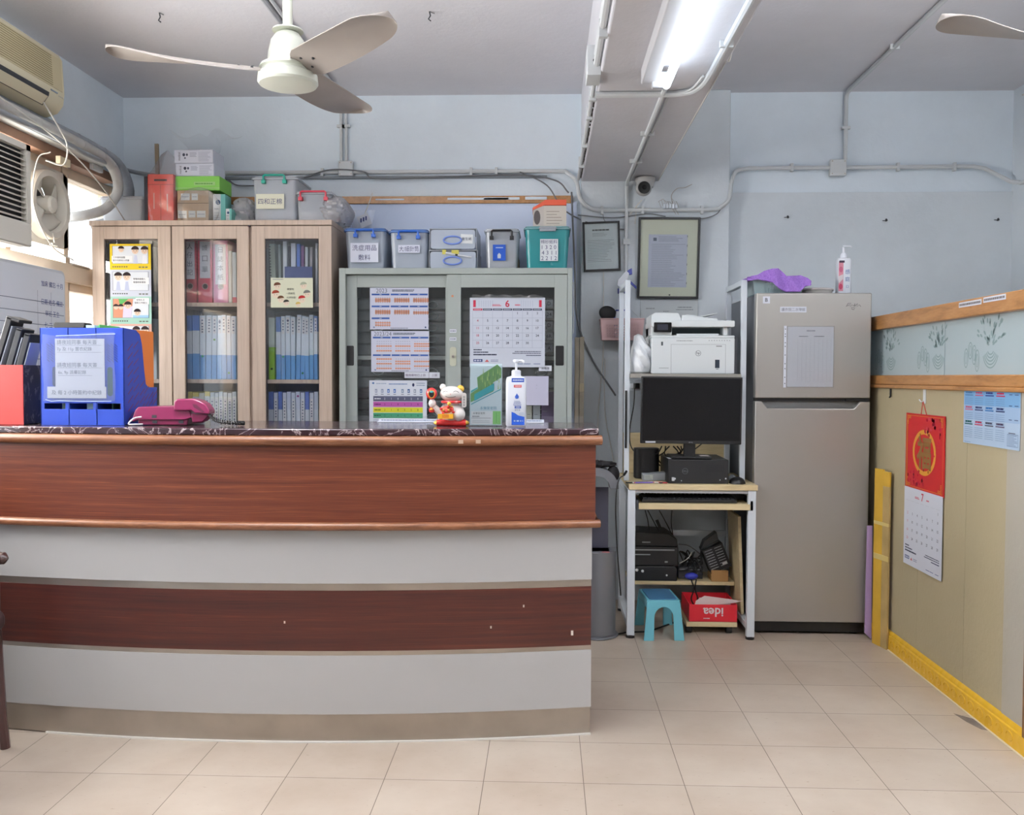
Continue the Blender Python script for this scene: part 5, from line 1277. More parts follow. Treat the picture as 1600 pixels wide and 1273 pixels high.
def dl1(t, w, h):
    m = MB(P('label_paper', (226, 230, 232), 0.7)); m.box(w * 0.66, w * 0.92, -0.008, -0.0065, h * 0.30, h * 0.72, rot=(0, R(3), 0)); m.pt('衛生紙', w * 0.79, h * 0.51, 0.016, (60, 70, 100), 3, y0=-0.008, wmax=w * 0.22); m.build('box_label', t, 0, 0)
    m = MB(P('packed_item', (200, 206, 216), 0.6)); m.box(0.03, w * 0.6, 0.03, 0.2, 0.008, h * 0.5); m.build('contents', t, 0.004)
def dl2(t, w, h):
    m = MB(P('yellow_tape', (206, 196, 90), 0.5)); m.box(w * 0.28, w * 0.36, -0.0075, -0.0065, h * 0.78, h * 1.02); m.box(w * 0.47, w * 0.62, -0.0075, -0.0065, h * 0.78, h * 1.0); m.build('tape', t)
    m = MB(P('syringe_white', (222, 224, 228), 0.4)); m.cyl((w * 0.35, -0.013, h * 0.84), (w * 0.88, -0.013, h * 0.62), 0.004, 8); m.m(M_dark).cyl((w * 0.55, -0.013, h * 0.757), (w * 0.6, -0.013, h * 0.737), 0.0046, 8); m.build('syringe', t)
t_, zq = small_drawer('lower clear drawer with oval blue handle and yellow tape, on the steel cabinet', 670, 391, 746, 418, SZ, dl2)
small_drawer('upper clear drawer with oval blue handle and small white label', 671, 357, 745, 389.5, zq, dl1)
t_, _ = bin_box('storage_box', 'clear box with black handle and a blue leaflet inside its front', 756, 357, 812, 418, SY, 0.24, M_clearp, M_clearp, M_black, SZ, None, (0.052, 0.034, 0.0055), contents=(10, [(206, 208, 210), (180, 182, 188), (170, 150, 130)]), hz=0.006)
a, b, z0, z1 = rect(770, 382, 790, 407, SY)
m = MB(INK(50, 96, 200)); m.box(-(b - a) / 2, (b - a) / 2, 0.002, 0.004, 0.0, z1 - z0); m.pr(-0.018, z1 - z0 - 0.018, 0.02, z1 - z0 - 0.013, (190, 206, 236), 1, 0.002); m.pp([(-0.008, 0.012), (0.008, 0.012), (0.009, 0.03), (0, 0.04), (-0.009, 0.03)], (222, 228, 240), 1, 0.002)
o = m.build('blue_leaflet', t_, 0, 0); o.location = ((a + b) / 2 - t_.location.x, 0, z0 - t_.location.z); o['label'] = 'blue printed leaflet'
M_teal = clear('teal_bin_plastic', (54, 170, 176), 0.88, 0.25, 0.06)
t_, zteal = bin_box('storage_box', 'teal storage box with grey clip lid, rightmost on the steel cabinet', 818, 353, 892, 418, SY, 0.28, M_teal, clear('pale_teal_lid', (120, 190, 196), 0.8, 0.2), None, SZ, (-0.30, 0.46, 0.20, 0.70, ['棉紗紙料', '1 3 2 0', '4 3 1 1', '2 2 1 2'], (222, 228, 232)), None, contents=(8, [(60, 150, 160)]))
m = MB(P('grey_clip', (150, 158, 166), 0.5)); h_ = zteal - SZ; m.box(-0.04, 0.045, -0.008, 0.002, h_ - 0.028, h_ - 0.004); m.box(-0.045, 0.05, -0.010, 0.004, h_ - 0.016, h_ - 0.010); m.build('clip', t_, 0.003)
def capbox(m, w, h): m.pe(w * 0.12, h * 0.45, w * 0.10, h * 0.34, (110, 104, 104), 1, 16); m.pr(w * 0.32, 0, w, h, (222, 216, 206), 1); m.lines(w * 0.4, w * 0.9, h * 0.1, h * 0.8, 5, 0.003, (150, 140, 130), 2, 0.4)
a, b, z0, z1 = rect(833, 312, 885, 352, SY + 0.04); zb = zteal + 0.001
t = T('carton', 'white carton with orange-red lid on the teal box', 'carton', (a, SY + 0.04, zb))
w_, h_ = b - a, z1 - zb
m = MB(P('carton_paint', (196, 190, 184), 0.6)); m.box(0, w_, 0, 0.14, 0, h_ * 0.78); capbox(m, w_, h_ * 0.78); m.build('box_body', t, 0.001)
m = MB(P('orange_red_lid', (226, 96, 66), 0.5)); m.prism([(0 - 0.003, h_ * 0.62), (w_ * 0.34, h_ * 0.80), (w_ * 1.0, h_ * 0.80), (w_ * 1.0, h_), (w_ * 0.38, h_), (-0.003, h_ * 0.70)], -0.003, 0.143, 'y'); m.build('lid', t)
a, b, z0, z1 = rect(541, 318, 571, 352, 4.80)
m = MB(M_film); m.grid(lambda u, v: Vector((-0.05 + 0.13 * u * (0.4 + 0.6 * v), 0.006 * math.sin(u * 9 + 4 * v), (z1 - SZ) * v * 0.97)), 10, 10)
m.m(M_paper).box(-0.01, 0.055, -0.014, -0.012, (z1 - SZ) * 0.72, (z1 - SZ) * 0.9, rot=(0, R(-24), 0)); m.m(INK(60, 70, 120)); 
for k in range(3): m.box(0.0 + k * 0.014, 0.008 + k * 0.014, -0.0155, -0.0145, (z1 - SZ) * 0.78 + k * 0.006, (z1 - SZ) * 0.84 + k * 0.006)
m.m(M_cable).tube([(0.02, 0, (z1 - SZ) * 0.9), (0.05, 0, (z1 - SZ) * 1.1), (0.065, 0, (z1 - SZ) * 1.22)], 0.0025, 6)
solo(m, 'tagged_bag', 'small clear bag with a white tag, standing behind the leftmost blue-lidded box', 'plastic bag', ((a + b) / 2, 4.93, SZ + 0.001), smooth=60)
m = MB(P('khaki_stem', (150, 138, 96), 0.7)); m.tube([(0, 0, 0), (-0.03, 0.0, 0.10), (-0.035, 0.0, 0.17)], [0.012, 0.014, 0.006], 8); solo(m, 'khaki_stick', 'khaki tube end poking up left of the leftmost blue-lidded box', 'tube', (W(545, 350, 4.8).x, 4.95, SZ + 0.0005))

# ================================================================== on the counter
KZ = CT + 0.0006
def kx(px, Y=3.12): return W(px, 640, Y).x
# red file box with dark floral side
a, b, z0, z1 = rect(-40, 570, 36, 668, 3.05)
t = T('file_box', 'red-fronted desk file box with dark floral side, left end of the counter', 'file box', (a, 3.05, KZ))
w_, h_ = b - a, z1 - KZ
m = MB(P('red_panel', (190, 64, 60), 0.45, var=0.04)); m.box(0, w_, 0, 0.004, 0, h_); m.build('front_panel', t, 0.001)
def floral():
    mt, nt, bb = newmat('dark_floral_print'); co = coords(nt, (1, 1, 0.6)); f = noise(nt, co, 22, 4, 0.6, 1.5)
    nt.links.new(ramp(nt, f, [(0.0, rgb(20, 20, 22)), (0.55, rgb(34, 32, 34)), (0.62, rgb(110, 104, 98)), (0.68, rgb(30, 28, 30))]), bb.inputs['Base Color']); bb.inputs['Roughness'].default_value = 0.4; return mt
m = MB(floral()); m.box(w_ - 0.004, w_, 0.004, 0.115, 0, h_); m.box(0, 0.004, 0.004, 0.115, 0, h_); m.box(0, w_, 0.111, 0.115, 0, h_ * 0.9); m.box(0, w_, 0.004, 0.115, 0, 0.003)
m.build('floral_body', t)
# black clipboards and binders leaning in it
for k, (px0, px1, ptop, c, lb, tl) in enumerate(((6, 26, 494, (20, 20, 24), 'tallest black clip folder leaning in the red file box', 18), (24, 40, 512, (34, 36, 42), 'black folder in the red file box, second from the left', 17), (36, 52, 520, (26, 28, 34), 'black folder in the red file box beside the blue rack', 16))):
    zt_ = W(px1, ptop, 3.13).z - KZ - 0.006; L_ = zt_ / math.cos(R(tl)); x = kx(px0) - 0.02 - 0.03 * (2 - k) * 0
    t2 = T('black_folder', lb, 'folder', (W(px0, 570, 3.13).x - 0.085 + 0.010 * k, 3.09 + 0.004 * k, KZ + 0.006), ry=R(tl))
    m = MB(P('black_cover', c, 0.35)); m.box(0, 0.022, 0, 0.08, 0, L_ - 0.002); m.box(0, 0.05 if k == 0 else 0.022, 0, 0.08, L_ - 0.012, L_); m.build('cover', t2, 0.003)
    m = MB(P('greyish_pages', (160, 166, 178), 0.6)); m.box(0.024, 0.028, 0.005, 0.075, 0.01, L_ - 0.03); m.build('pages', t2)
m = MB(M_black); a, b, z0, z1 = rect(50, 500, 101, 509, 3.2); m.prism(rrect(a, b, z0, z1, 0.008), 0.0, 0.06, 'y'); m.prism([(a + 0.02, KZ), (a + 0.035, KZ), (a + 0.03, z1 - 0.01), (a + 0.005, z1 - 0.01)], 0.01, 0.05, 'y')
solo(m, 'black_binder', 'black binder edge lying level just behind the blue magazine rack', 'binder', (0, 3.34, 0), bevel=0.002)

# blue three-compartment magazine rack
a, b, z0, z1 = rect(63, 512, 194, 668, 3.05)
w_, h_ = b - a, z1 - KZ; D_ = 0.262
M_blue = P('blue_plastic', (42, 72, 176), 0.38, coat=0.1)
t = T('magazine_rack', 'blue plastic three-compartment magazine rack on the counter', 'magazine rack', (a, 3.05, KZ))
m = MB(M_blue); fw = 0.003
m.box(0, w_, 0, fw, 0, h_ * 0.165); m.box(0, w_, 0, fw, h_ * 0.225, h_)       # front, with the row of finger slots between
for u in (0, 0.295, 0.625, 0.955): m.box(w_ * u, w_ * (u + 0.045 if u else 0.045), 0, fw, h_ * 0.165, h_ * 0.225)
m.m(M_blue)
for u in (0.33, 0.655): m.box(w_ * u, w_ * u + 0.002, -0.001, 0, h_ * 0.13, h_ * 0.235)
m.build('front_panel', t, 0.001)
m = MB(P('rack_slot_shadow', (30, 44, 92), 0.6))
for k in range(7):
    for q in (0, 1, 2): 
        for s_ in (0.08, 0.80):
            uu = w_ * (s_ + 0.045 * q); m.pp([(uu, h_ * (0.84 - 0.026 * k)), (uu + 0.011, h_ * (0.84 - 0.026 * k) - 0.010), (uu + 0.011, h_ * (0.84 - 0.026 * k) - 0.013), (uu, h_ * (0.84 - 0.026 * k) - 0.003)], P('rack_slot_shadow', (30, 44, 92), 0.6), 1)
m.pp(rrect(w_ * 0.80, w_ * 0.865, h_ * 0.30, h_ * 0.60, 0.010), (44, 84, 92), 1); m.pp(rrect(w_ * 0.145, w_ * 0.20, h_ * 0.40, h_ * 0.60, 0.008), (40, 60, 96), 1)
m.build('front_slot', t, 0, 0)
side = [(0, 0), (D_, 0), (D_, h_ * 0.385), (D_ * 0.72, h_ * 0.385), (D_ * 0.64, h_ * 0.42), (D_ * 0.60, h_ * 0.55), (D_ * 0.53, h_ * 0.85), (D_ * 0.47, h_ * 0.95), (D_ * 0.36, h_ * 0.99), (0, h_)]
m = MB(M_blue)
for x in (0, w_ * 0.333, w_ * 0.666, w_ - 0.003): m.prism(side, x, x + 0.003, 'x')
m.box(0, w_, fw, D_, 0, 0.003); m.box(0, w_, D_ - 0.003, D_, 0, h_ * 0.385); m.build('side_panel', t)
# slanted slots of the right side
m = MB(P('rack_side_slot', (120, 66, 110), 0.6))
rows = [(0.10, 0.05), (0.10, 0.14), (0.10, 0.23), (0.10, 0.32), (0.10, 0.41), (0.10, 0.50), (0.10, 0.59), (0.10, 0.68), (0.10, 0.77), (0.27, 0.17), (0.27, 0.26), (0.27, 0.35), (0.27, 0.44), (0.27, 0.53), (0.27, 0.62), (0.27, 0.71), (0.27, 0.80),
        (0.45, 0.14), (0.45, 0.22), (0.45, 0.30), (0.45, 0.385), (0.58, 0.16), (0.58, 0.24), (0.58, 0.32), (0.72, 0.18), (0.72, 0.26), (0.84, 0.19), (0.84, 0.27)]
for u, v in rows:
    y0_, z0_ = D_ * u, h_ * v; dy, dz = D_ * 0.15, h_ * 0.075; x = w_ + 0.0006; nn = 0.0028
    m.poly([(x, y0_, z0_ - nn), (x, y0_ + dy, z0_ + dz - nn), (x, y0_ + dy, z0_ + dz + nn), (x, y0_, z0_ + nn)])
m.build('side_slot', t, 0, 0)
# sheets and a plastic pocket taped to its front
p0 = bpy.data.objects['magazine_rack'].location
def notice(m, w, h):
    G = (112, 118, 136)
    m.pr(0, 0, w, h, (214, 220, 234), 1)
    for tx, v, s_, u in (('請夜班同事 每天簽', 0.93, 0.016, 0.04), ('7p 及 11p 置衣紀錄', 0.79, 0.016, 0.04), ('請夜班同事 每天簽', 0.48, 0.016, 0.04), ('6a, 9p 派藥記錄', 0.33, 0.016, 0.06)):
        m.pt(tx, w * u, h * v, s_, G, 2, 'l', w * 0.92); m.pr(w * u, h * v - 0.011, w * (0.94 if '派' not in tx else 0.75), h * v - 0.0102, G, 2)
a2, b2, c2, d2 = rect(86, 528, 163, 607, 3.045)
m = MB(M_paper); m.box(0, b2 - a2, 0, 0.0006, 0, d2 - c2); notice(m, b2 - a2, d2 - c2)
solo(m, 'notice_sheet', 'white sheet with two handwritten-style notices taped to the blue rack', 'paper', (a2, 3.0465, c2 - 0.002), smooth=0)
a3, b3, c3, d3 = rect(74, 604, 166, 622, 3.045)
m = MB(M_paper); m.box(0, b3 - a3, 0, 0.0006, 0, d3 - c3); m.pr(0, 0, b3 - a3, d3 - c3, (214, 220, 234), 1); m.pt('及 每 2 小時簽約中紀錄', (b3 - a3) / 2, (d3 - c3) / 2, 0.016, (112, 118, 136), 2, wmax=(b3 - a3) * 0.94)
solo(m, 'notice_strip', 'white paper strip with one line, lowest note on the blue rack', 'paper', (a3, 3.0450, c3), smooth=0)
a4, b4, c4, d4 = rect(67, 522, 183, 627, 3.045)
m = MB(clear('pocket_film', (206, 216, 236), 0.16, 0.15, 0.05)); m.grid(lambda u, v: Vector(((b4 - a4) * (u * 0.97 + 0.01 * math.sin(v * 7)), 0.0012 * math.sin(u * 11 + v * 6), (d4 - c4) * v * (1 - 0.03 * math.sin(u * 5)))), 20, 14)
m.m(P('film_edge', (190, 206, 236), 0.2)).tube([(0.05, -0.001, d4 - c4 - 0.006), (b4 - a4 - 0.004, -0.001, d4 - c4 + 0.001)], 0.0012, 5); m.tube([(0.01, -0.001, 0.006), (0.03, -0.001, 0.0), (0.06, -0.001, 0.002), (0.14, -0.001, 0.0), (b4 - a4 - 0.02, -0.001, 0.001)], 0.0012, 5)
solo(m, 'plastic_pocket', 'clear plastic pocket taped over the notices on the blue rack', 'plastic pocket', (a4, 3.0425, c4), smooth=60)
# folders standing in the rack
def infold(u, y0, y1, h, c, lb, th=0.004):
    m = MB(P('folder_cover', c, 0.45)); m.box(0, th, 0, y1 - y0, 0, h); return solo(m, 'folder', lb, 'folder', (a + w_ * u, 3.05 + y0, KZ + 0.004), bevel=0.0005)
infold(0.955, 0.03, 0.256, h_ * 0.985, (242, 136, 58), 'bright orange folder standing in the right compartment of the blue rack')
infold(0.90, 0.03, 0.20, h_ * 0.99, (196, 70, 96), 'thin magenta folder inside the right compartment of the blue rack', 0.002)
infold(0.80, 0.03, 0.2, h_ * 0.9, (60, 130, 112), 'green folder inside the right compartment of the blue rack')
infold(0.50, 0.03, 0.2, h_ * 1.02, (176, 214, 222), 'pale blue folder sticking up in the middle of the blue rack', 0.03)
infold(0.62, 0.05, 0.2, h_ * 1.03, (96, 200, 110), 'green sheet sticking up in the middle of the blue rack', 0.003)
infold(0.20, 0.03, 0.2, h_ * 0.9, (110, 140, 140), 'grey green folder inside the left compartment of the blue rack', 0.02)

# fuchsia telephone
M_fx = P('fuchsia_plastic', (132, 34, 78), 0.3, coat=0.3); M_fx2 = P('fuchsia_plastic_dark', (112, 28, 64), 0.35)
TYY = 3.06
def tz(px, py, Y=TYY): q = W(px, py, Y); return (q.x - tx0, q.z - KZ)
tx0 = kx(255, TYY)
t = T('telephone', 'fuchsia desk telephone with black coiled cord', 'telephone', (tx0, TYY, KZ))
m = MB(M_fx); m.prism([tz(203, 659), tz(206, 654), tz(211, 640), tz(216, 635.5), tz(275, 634.5), tz(295, 640), tz(300, 652), tz(288, 656), tz(214, 656)], 0, 0.17, 'y'); m.build('upper_body', t, 0.003)
m = MB(M_fx2); m.prism([(tz(215, 657)[0], 0.002), (tz(291, 657)[0], 0.002), tz(294, 650), tz(214, 650)], 0.006, 0.165, 'y'); m.build('base', t, 0.002)
for u, v, y in ((241, 659.5, 0.0035), (282, 659.5, 0.0035), (241, 651, -0.001)): m = MB(M_dark); x, z = tz(u, v); m.box(x - 0.008, x + 0.008, y, 0.012, z - 0.004, z + 0.006); m.build('wall_mount_slot', t)
m = MB(M_fx)
hs = [tz(273, 641), tz(274, 627), tz(279, 623), tz(303, 622.5), tz(313, 625.5), tz(322, 631), tz(329, 641), tz(328.5, 647), tz(318, 646), tz(306, 645), tz(300, 640.5), tz(293, 641.5)]
m.prism(hs, -0.012, 0.045, 'y'); hd = m.build('handset', t, 0.004)
m = MB(P('handset_groove', (90, 24, 54), 0.5)); q = [tz(303, 631), tz(309, 632), tz(322, 643), tz(318, 644), tz(305, 636)]; m.pp(q, P('handset_groove', (90, 24, 54), 0.5), 2, -0.012); m.build('handset_groove', hd, 0, 0)
m = MB(M_fx2); m.prism([tz(298, 646), tz(327, 648), tz(316, 659), tz(300, 660)], 0.0, 0.05, 'y'); m.build('cradle', t, 0.003)
m = MB(M_bcable); pts = []
base = bez([(tz(326, 647)[0], 0.0, tz(326, 647)[1]), (tz(336, 655)[0], -0.005, 0.022), (tz(352, 656)[0], -0.008, 0.014), (tz(372, 660)[0], -0.01, 0.012), (tz(379, 663)[0], 0.015, 0.009), (tz(368, 664)[0], 0.03, 0.008), (tz(340, 662)[0], 0.025, 0.010)], 26)
for i, p_ in enumerate(base): pts.append(p_ + Vector((0, 0.0065 * math.cos(i * 1.25), 0.0065 * math.sin(i * 1.25))))
m.tube(pts, 0.0021, 5); m.build('coiled_cord', t)
m = MB(P('white_cord', (226, 226, 224), 0.4)); m.tube(bez([(tz(222, 651)[0], -0.004, tz(222, 651)[1]), (tz(212, 655)[0], -0.012, 0.025), (tz(204, 664)[0], -0.014, 0.006), (tz(214, 667)[0], -0.008, 0.004), (tz(222, 666)[0], 0.005, 0.004)], 8), 0.003, 6); m.build('line_cord', t)

# beckoning cat ornament
CYY = 3.12; c0 = W(704, 668, CYY)
S_ = (W(732, 640, CYY).x - W(676, 640, CYY).x) / 56.0     # metres per photo pixel here
def u_(px): return (px - 704) * S_
def v_(py): return (668 - py) * S_ + 0.0
M_cw = P('glazed_white', (232, 226, 220), 0.2, coat=0.5); M_cr = P('glazed_red', (206, 44, 42), 0.25, coat=0.5); M_cg = P('glazed_gold', (222, 178, 70), 0.3, 0.3); M_cb = P('glazed_black', (30, 26, 26), 0.3)
t = T('cat_ornament', 'white beckoning cat ornament on a red scroll cushion with a red lantern', 'ornament', (c0.x, CYY + 0.03, KZ))
m = MB(M_cr); m.cyl((u_(681), 0, v_(663.5)), (u_(727), 0, v_(663.5)), 5.2 * S_, 16); m.cyl((u_(683), 0.04, v_(663.5)), (u_(725), 0.04, v_(663.5)), 5.2 * S_, 16); m.box(u_(681), u_(727), 0, 0.04, v_(668.5), v_(660)); cu_ = m.build('scroll_base', t)
m = MB(M_cg)
for s_ in (678, 730): m.tube([(u_(704 + (s_ - 704) * 0.86), 0, v_(663.5)), (u_(s_), 0, v_(663.5)), (u_(s_ + (2 if s_ > 704 else -2)), 0, v_(663.5))], [4.6 * S_, 3.0 * S_, 1.2 * S_], 12)
m.build('gold_scroll_end', t)
m = MB(M_cw); m.ball((u_(704), 0.012, v_(647)), 20 * S_, 0.034, 16 * S_, 24, 16); m.ball((u_(716), -0.004, v_(650)), 10 * S_, 0.024, 11 * S_, 16, 10); m.build('cat_body', t)
m = MB(M_cw); m.ball((u_(704), 0.0, v_(617.5)), 17.5 * S_, 0.034, 12.5 * S_, 28, 16, fn=lambda q: 1.0 + 0.05 * abs(q.x) - 0.05 * max(0, q.z)); hd = m.build('cat_head', t)
m = MB(M_cw); m.ball((u_(690.5), 0.0, v_(607.5)), 5.0 * S_, 0.010, 5.6 * S_, 14, 10); m.build('left_ear', hd)
m = MB(M_cg); m.ball((u_(718), 0.0, v_(610)), 6.0 * S_, 0.010, 6.0 * S_, 14, 10); m.build('right_ear', hd)
m = MB(M_cb)
for s_ in (-1, 1): m.tube([(u_(704 + s_ * 8 + k * 1.5), -0.0345 + abs(s_ * 8 + k * 1.5) * 0.0007, v_(615.5) + (1 - (k / 3) ** 2) * 2.2 * S_) for k in (-3, -2, -1, 0, 1, 2, 3)], 0.0008, 5)
m.tube([(u_(704 + k), -0.036 + abs(k) * 0.0005, v_(621.5) - (1 - (k / 8) ** 2) * 1.6 * S_) for k in range(-8, 9, 2)], 0.0008, 5)
m.m(P('cat_nose_pink', (210, 130, 124), 0.4)).ball((u_(704), -0.036, v_(618)), 0.0018); m.build('face_line', hd)
m = MB(M_cr); m.tube([(u_(704) + 15 * S_ * math.cos(a_ * math.pi / 12), 0.004 + 0.030 * math.sin(a_ * math.pi / 12), v_(630.5)) for a_ in range(24)], 2.3 * S_, 8, closed=True); m.build('collar', t)
m = MB(M_cg); m.ball((u_(702), -0.034, v_(633)), 3.2 * S_); m.build('bell', t)
m = MB(P('red_gold_bib', (206, 96, 66), 0.4)); m.ball((u_(699), -0.012, v_(643)), 12 * S_, 0.014, 6.5 * S_, 16, 8)
m.m(M_cr)
for q, r_ in ((689, 641), (697, 645), (705, 641), (692, 648), (700, 638), (708, 646)): m.ball((u_(q), -0.026, v_(r_)), 2.3 * S_, 0.004, 2.3 * S_, 8, 6)
m.m(M_cg)
for q, r_ in ((693, 643), (701, 643), (706, 637)): m.ball((u_(q), -0.0265, v_(r_)), 1.6 * S_, 0.004, 1.6 * S_, 8, 6)
m.build('decorated_bib', t)
m = MB(P('gold_plaque', (232, 172, 42), 0.35)); m.box(u_(684), u_(708), -0.030, -0.020, v_(656.5), v_(649)); m.m(M_cr); m.pt('招財', u_(696), v_(652.7), 5 * S_, P('plaque_red', (196, 60, 40), 0.5), 2, y0=-0.030); m.build('gold_plaque', t, 0)
m = MB(M_cw); m.ball((u_(674), -0.006, v_(633)), 6 * S_, 0.014, 7 * S_, 14, 10); m.tube([(u_(676), 0.0, v_(638)), (u_(688), 0.006, v_(650))], [5 * S_, 6 * S_], 10); m.build('raised_paw', t)
m = MB(M_cr); m.ball((u_(673), -0.008, v_(617.5)), 8.8 * S_, 0.018, 9.5 * S_, 20, 12); m.m(M_cg).po(u_(674), v_(618), 5.2 * S_, 6.4 * S_, 1.0 * S_, M_cg, 2, y0=-0.0265); m.m(M_cb).pe(u_(674), v_(618), 4.0 * S_, 5.2 * S_, M_cb, 3, 14, -0.0262); m.m(P('lantern_teal', (70, 170, 170), 0.4)).pe(u_(674), v_(614.5), 3.2 * S_, 1.4 * S_, P('lantern_teal', (70, 170, 170), 0.4), 4, 10, -0.0262); m.build('red_lantern', t)
m = MB(M_cr); m.lathe([(2 * S_, 9 * S_), (5 * S_, 4 * S_), (3.6 * S_, 0)], (u_(673), -0.004, v_(647)), 10); m.m(M_cg).ball((u_(673), -0.012, v_(642)), 2 * S_); m.build('lantern_tassel', t)
m = MB(M_cw); m.prism(rrect(u_(720.5), u_(728), v_(639), v_(616), 3.4 * S_), -0.012, -0.006, 'y'); [m.pt(c, u_(724.3), v_(622.5 + 4.3 * i), 3.4 * S_, (70, 60, 60), 2, y0=-0.012) for i, c in enumerate('如意吉祥')]; m.build('luck_paddle', t, 0)

# leaflet in an acrylic stand
a, b, z0, z1 = rect(734, 568, 784, 668, 3.14); w_, h_ = b - a, z1 - KZ
t = T('leaflet_stand', 'clear acrylic stand holding a green and teal leaflet', 'leaflet stand', (a, 3.14, KZ), rx=R(-4))
m = MB(M_glass); m.box(-0.003, w_ + 0.003, -0.004, -0.002, 0, h_ * 0.97); m.box(-0.003, w_ + 0.003, 0.004, 0.006, 0, h_); m.box(-0.003, w_ + 0.003, -0.004, 0.07, 0, 0.002); m.build('acrylic_pocket', t)
m = MB(M_paper); m.box(0, w_, 0, 0.001, 0.003, h_)
m.pr(0, 0.003, w_, h_, (206, 226, 234), 1)
m.pp([(w_ * 0.02, h_ * 0.38), (w_ * 0.02, h_ * 0.52), (w_ * 0.25, h_ * 0.60), (w_ * 0.22, h_ * 0.78), (w_ * 0.85, h_ * 0.99), (w_ * 0.98, h_ * 0.93), (w_ * 0.98, h_ * 0.78), (w_ * 0.72, h_ * 0.70), (w_ * 0.74, h_ * 0.56)], (96, 150, 84), 2)
rr = random.Random(3)
for k in range(30): u, v = rr.uniform(0.3, 0.95), rr.uniform(0.62, 0.9); m.pp([(w_ * u, h_ * v - 0.012), (w_ * u + 0.003, h_ * v - 0.012), (w_ * u + 0.001, h_ * v + 0.012)], rr.choice([(150, 184, 96), (70, 120, 70), (176, 200, 120)]), 3)
m.pp([(w_ * 0.14, h_ * 0.40), (w_ * 0.14, h_ * 0.51), (w_ * 0.76, h_ * 0.69), (w_ * 0.76, h_ * 0.58)], (40, 160, 170), 4)
m.pp([(w_ * 0.03, h_ * 0.53), (w_ * 0.03, h_ * 0.565), (w_ * 0.24, h_ * 0.625), (w_ * 0.24, h_ * 0.60)], (60, 170, 180), 4); m.pp([(w_ * 0.04, h_ * 0.34), (w_ * 0.04, h_ * 0.355), (w_ * 0.97, h_ * 0.60), (w_ * 0.97, h_ * 0.585)], (60, 160, 176), 4)
m.pt('永樂安老院', w_ * 0.58, h_ * 0.29, 0.011, (80, 150, 180), 3, wmax=w_ * 0.6)
m.pr(w_ * 0.04, h_ * 0.03, w_ * 0.72, h_ * 0.24, (232, 238, 240), 3); m.pt('永樂安老院', w_ * 0.1, h_ * 0.205, 0.008, (60, 70, 76), 4, 'l', w_ * 0.42); m.words(w_ * 0.08, w_ * 0.3, h_ * 0.155, 0.003, (90, 100, 110), 4); m.pr(w_ * 0.05, h_ * 0.125, w_ * 0.66, h_ * 0.131, (70, 90, 110), 4); m.lines(w_ * 0.08, w_ * 0.62, h_ * 0.05, h_ * 0.1, 2, 0.001, (130, 150, 160), 4)
m.pr(w_ * 0.72, h_ * 0.03, w_ * 0.97, h_ * 0.24, (134, 206, 116), 3); m.pr(w_ * 0.82, h_ * 0.05, w_ * 0.84, h_ * 0.22, (96, 170, 90), 4)
m.build('leaflet', t, 0, 0)

# hand sanitizer pump bottle
a, b, z0, z1 = rect(790, 587, 822, 668, 3.12); w_, h_ = b - a, z1 - KZ
M_bot = P('white_bottle', (226, 230, 238), 0.28, coat=0.2)
t = T('pump_bottle', 'white hand sanitizer pump bottle with blue label', 'pump bottle', ((a + b) / 2, 3.15, KZ))
x = w_ / 2
m = MB(M_bot); prof = [(x * 0.9, 0), (x, 0.006), (x, h_ * 0.9), (x * 0.9, h_ * 0.97), (x * 0.48, h_)]
rings = []
for r_, z in prof: rings.append([m.bm.verts.new((p_[0], p_[1], z)) for p_ in rrect(-r_, r_, -r_ * 0.7, r_ * 0.7, min(0.012, r_ * 0.3), 4)])
n = len(rings[0])
for A, B in zip(rings, rings[1:]):
    for i in range(n): m.f([A[i], A[(i + 1) % n], B[(i + 1) % n], B[i]])
m.f(rings[0][::-1]); m.f(rings[-1]); m.build('bottle_body', t)
yl = -x * 0.7
m = MB(); m.pr(-x * 0.42, h_ * 0.875, x * 0.80, h_ * 0.955, (56, 88, 176), 1, yl); m.words(-x * 0.3, x * 0.7, h_ * 0.915, 0.004, (220, 226, 240), 2, 0.2, y0=yl)
m.pr(-x * 0.2, h_ * 0.77, x * 0.55, h_ * 0.82, (206, 60, 64), 1, yl); m.words(-x * 0.1, x * 0.5, h_ * 0.795, 0.003, (240, 220, 220), 2, 0.2, y0=yl)
m.pp([(x * 0.1, h_ * 0.655), (x * 0.3, h_ * 0.59), (x * 0.25, h_ * 0.555), (x * 0.1, h_ * 0.545), (-x * 0.05, h_ * 0.555), (-x * 0.1, h_ * 0.59)], (60, 96, 190), 1, yl)
m.pt('Instant', x * 0.12, h_ * 0.50, 0.005, (70, 90, 150), 1, y0=yl); m.pt('HAND', x * 0.15, h_ * 0.465, 0.006, (60, 84, 160), 1, y0=yl, bold=0.01); m.pt('Sanitizer', x * 0.15, h_ * 0.43, 0.006, (60, 84, 160), 1, y0=yl, bold=0.01, wmax=x * 1.2)
m.pr(-x * 0.12, h_ * 0.355, x * 0.5, h_ * 0.405, (56, 88, 176), 1, yl); m.pt('酒精', x * 0.19, h_ * 0.38, 0.007, (220, 226, 240), 2, y0=yl); m.pt('搓手液', x * 0.15, h_ * 0.325, 0.006, (70, 80, 110), 1, y0=yl)
m.pp([(-x * 0.42, h_ * 0.03), (x * 0.84, h_ * 0.03), (x * 0.84, h_ * 0.19), (x * 0.2, h_ * 0.22), (-x * 0.1, h_ * 0.265), (-x * 0.42, h_ * 0.29)], (42, 92, 200), 1, yl); m.pe(x * 0.6, h_ * 0.25, 0.011, 0.006, (206, 214, 228), 2, 14, yl); m.words(-x * 0.2, x * 0.7, h_ * 0.11, 0.005, (200, 214, 240), 2, 0.8, 1, yl)
o = m.build('printed_label', t, 0, 0)
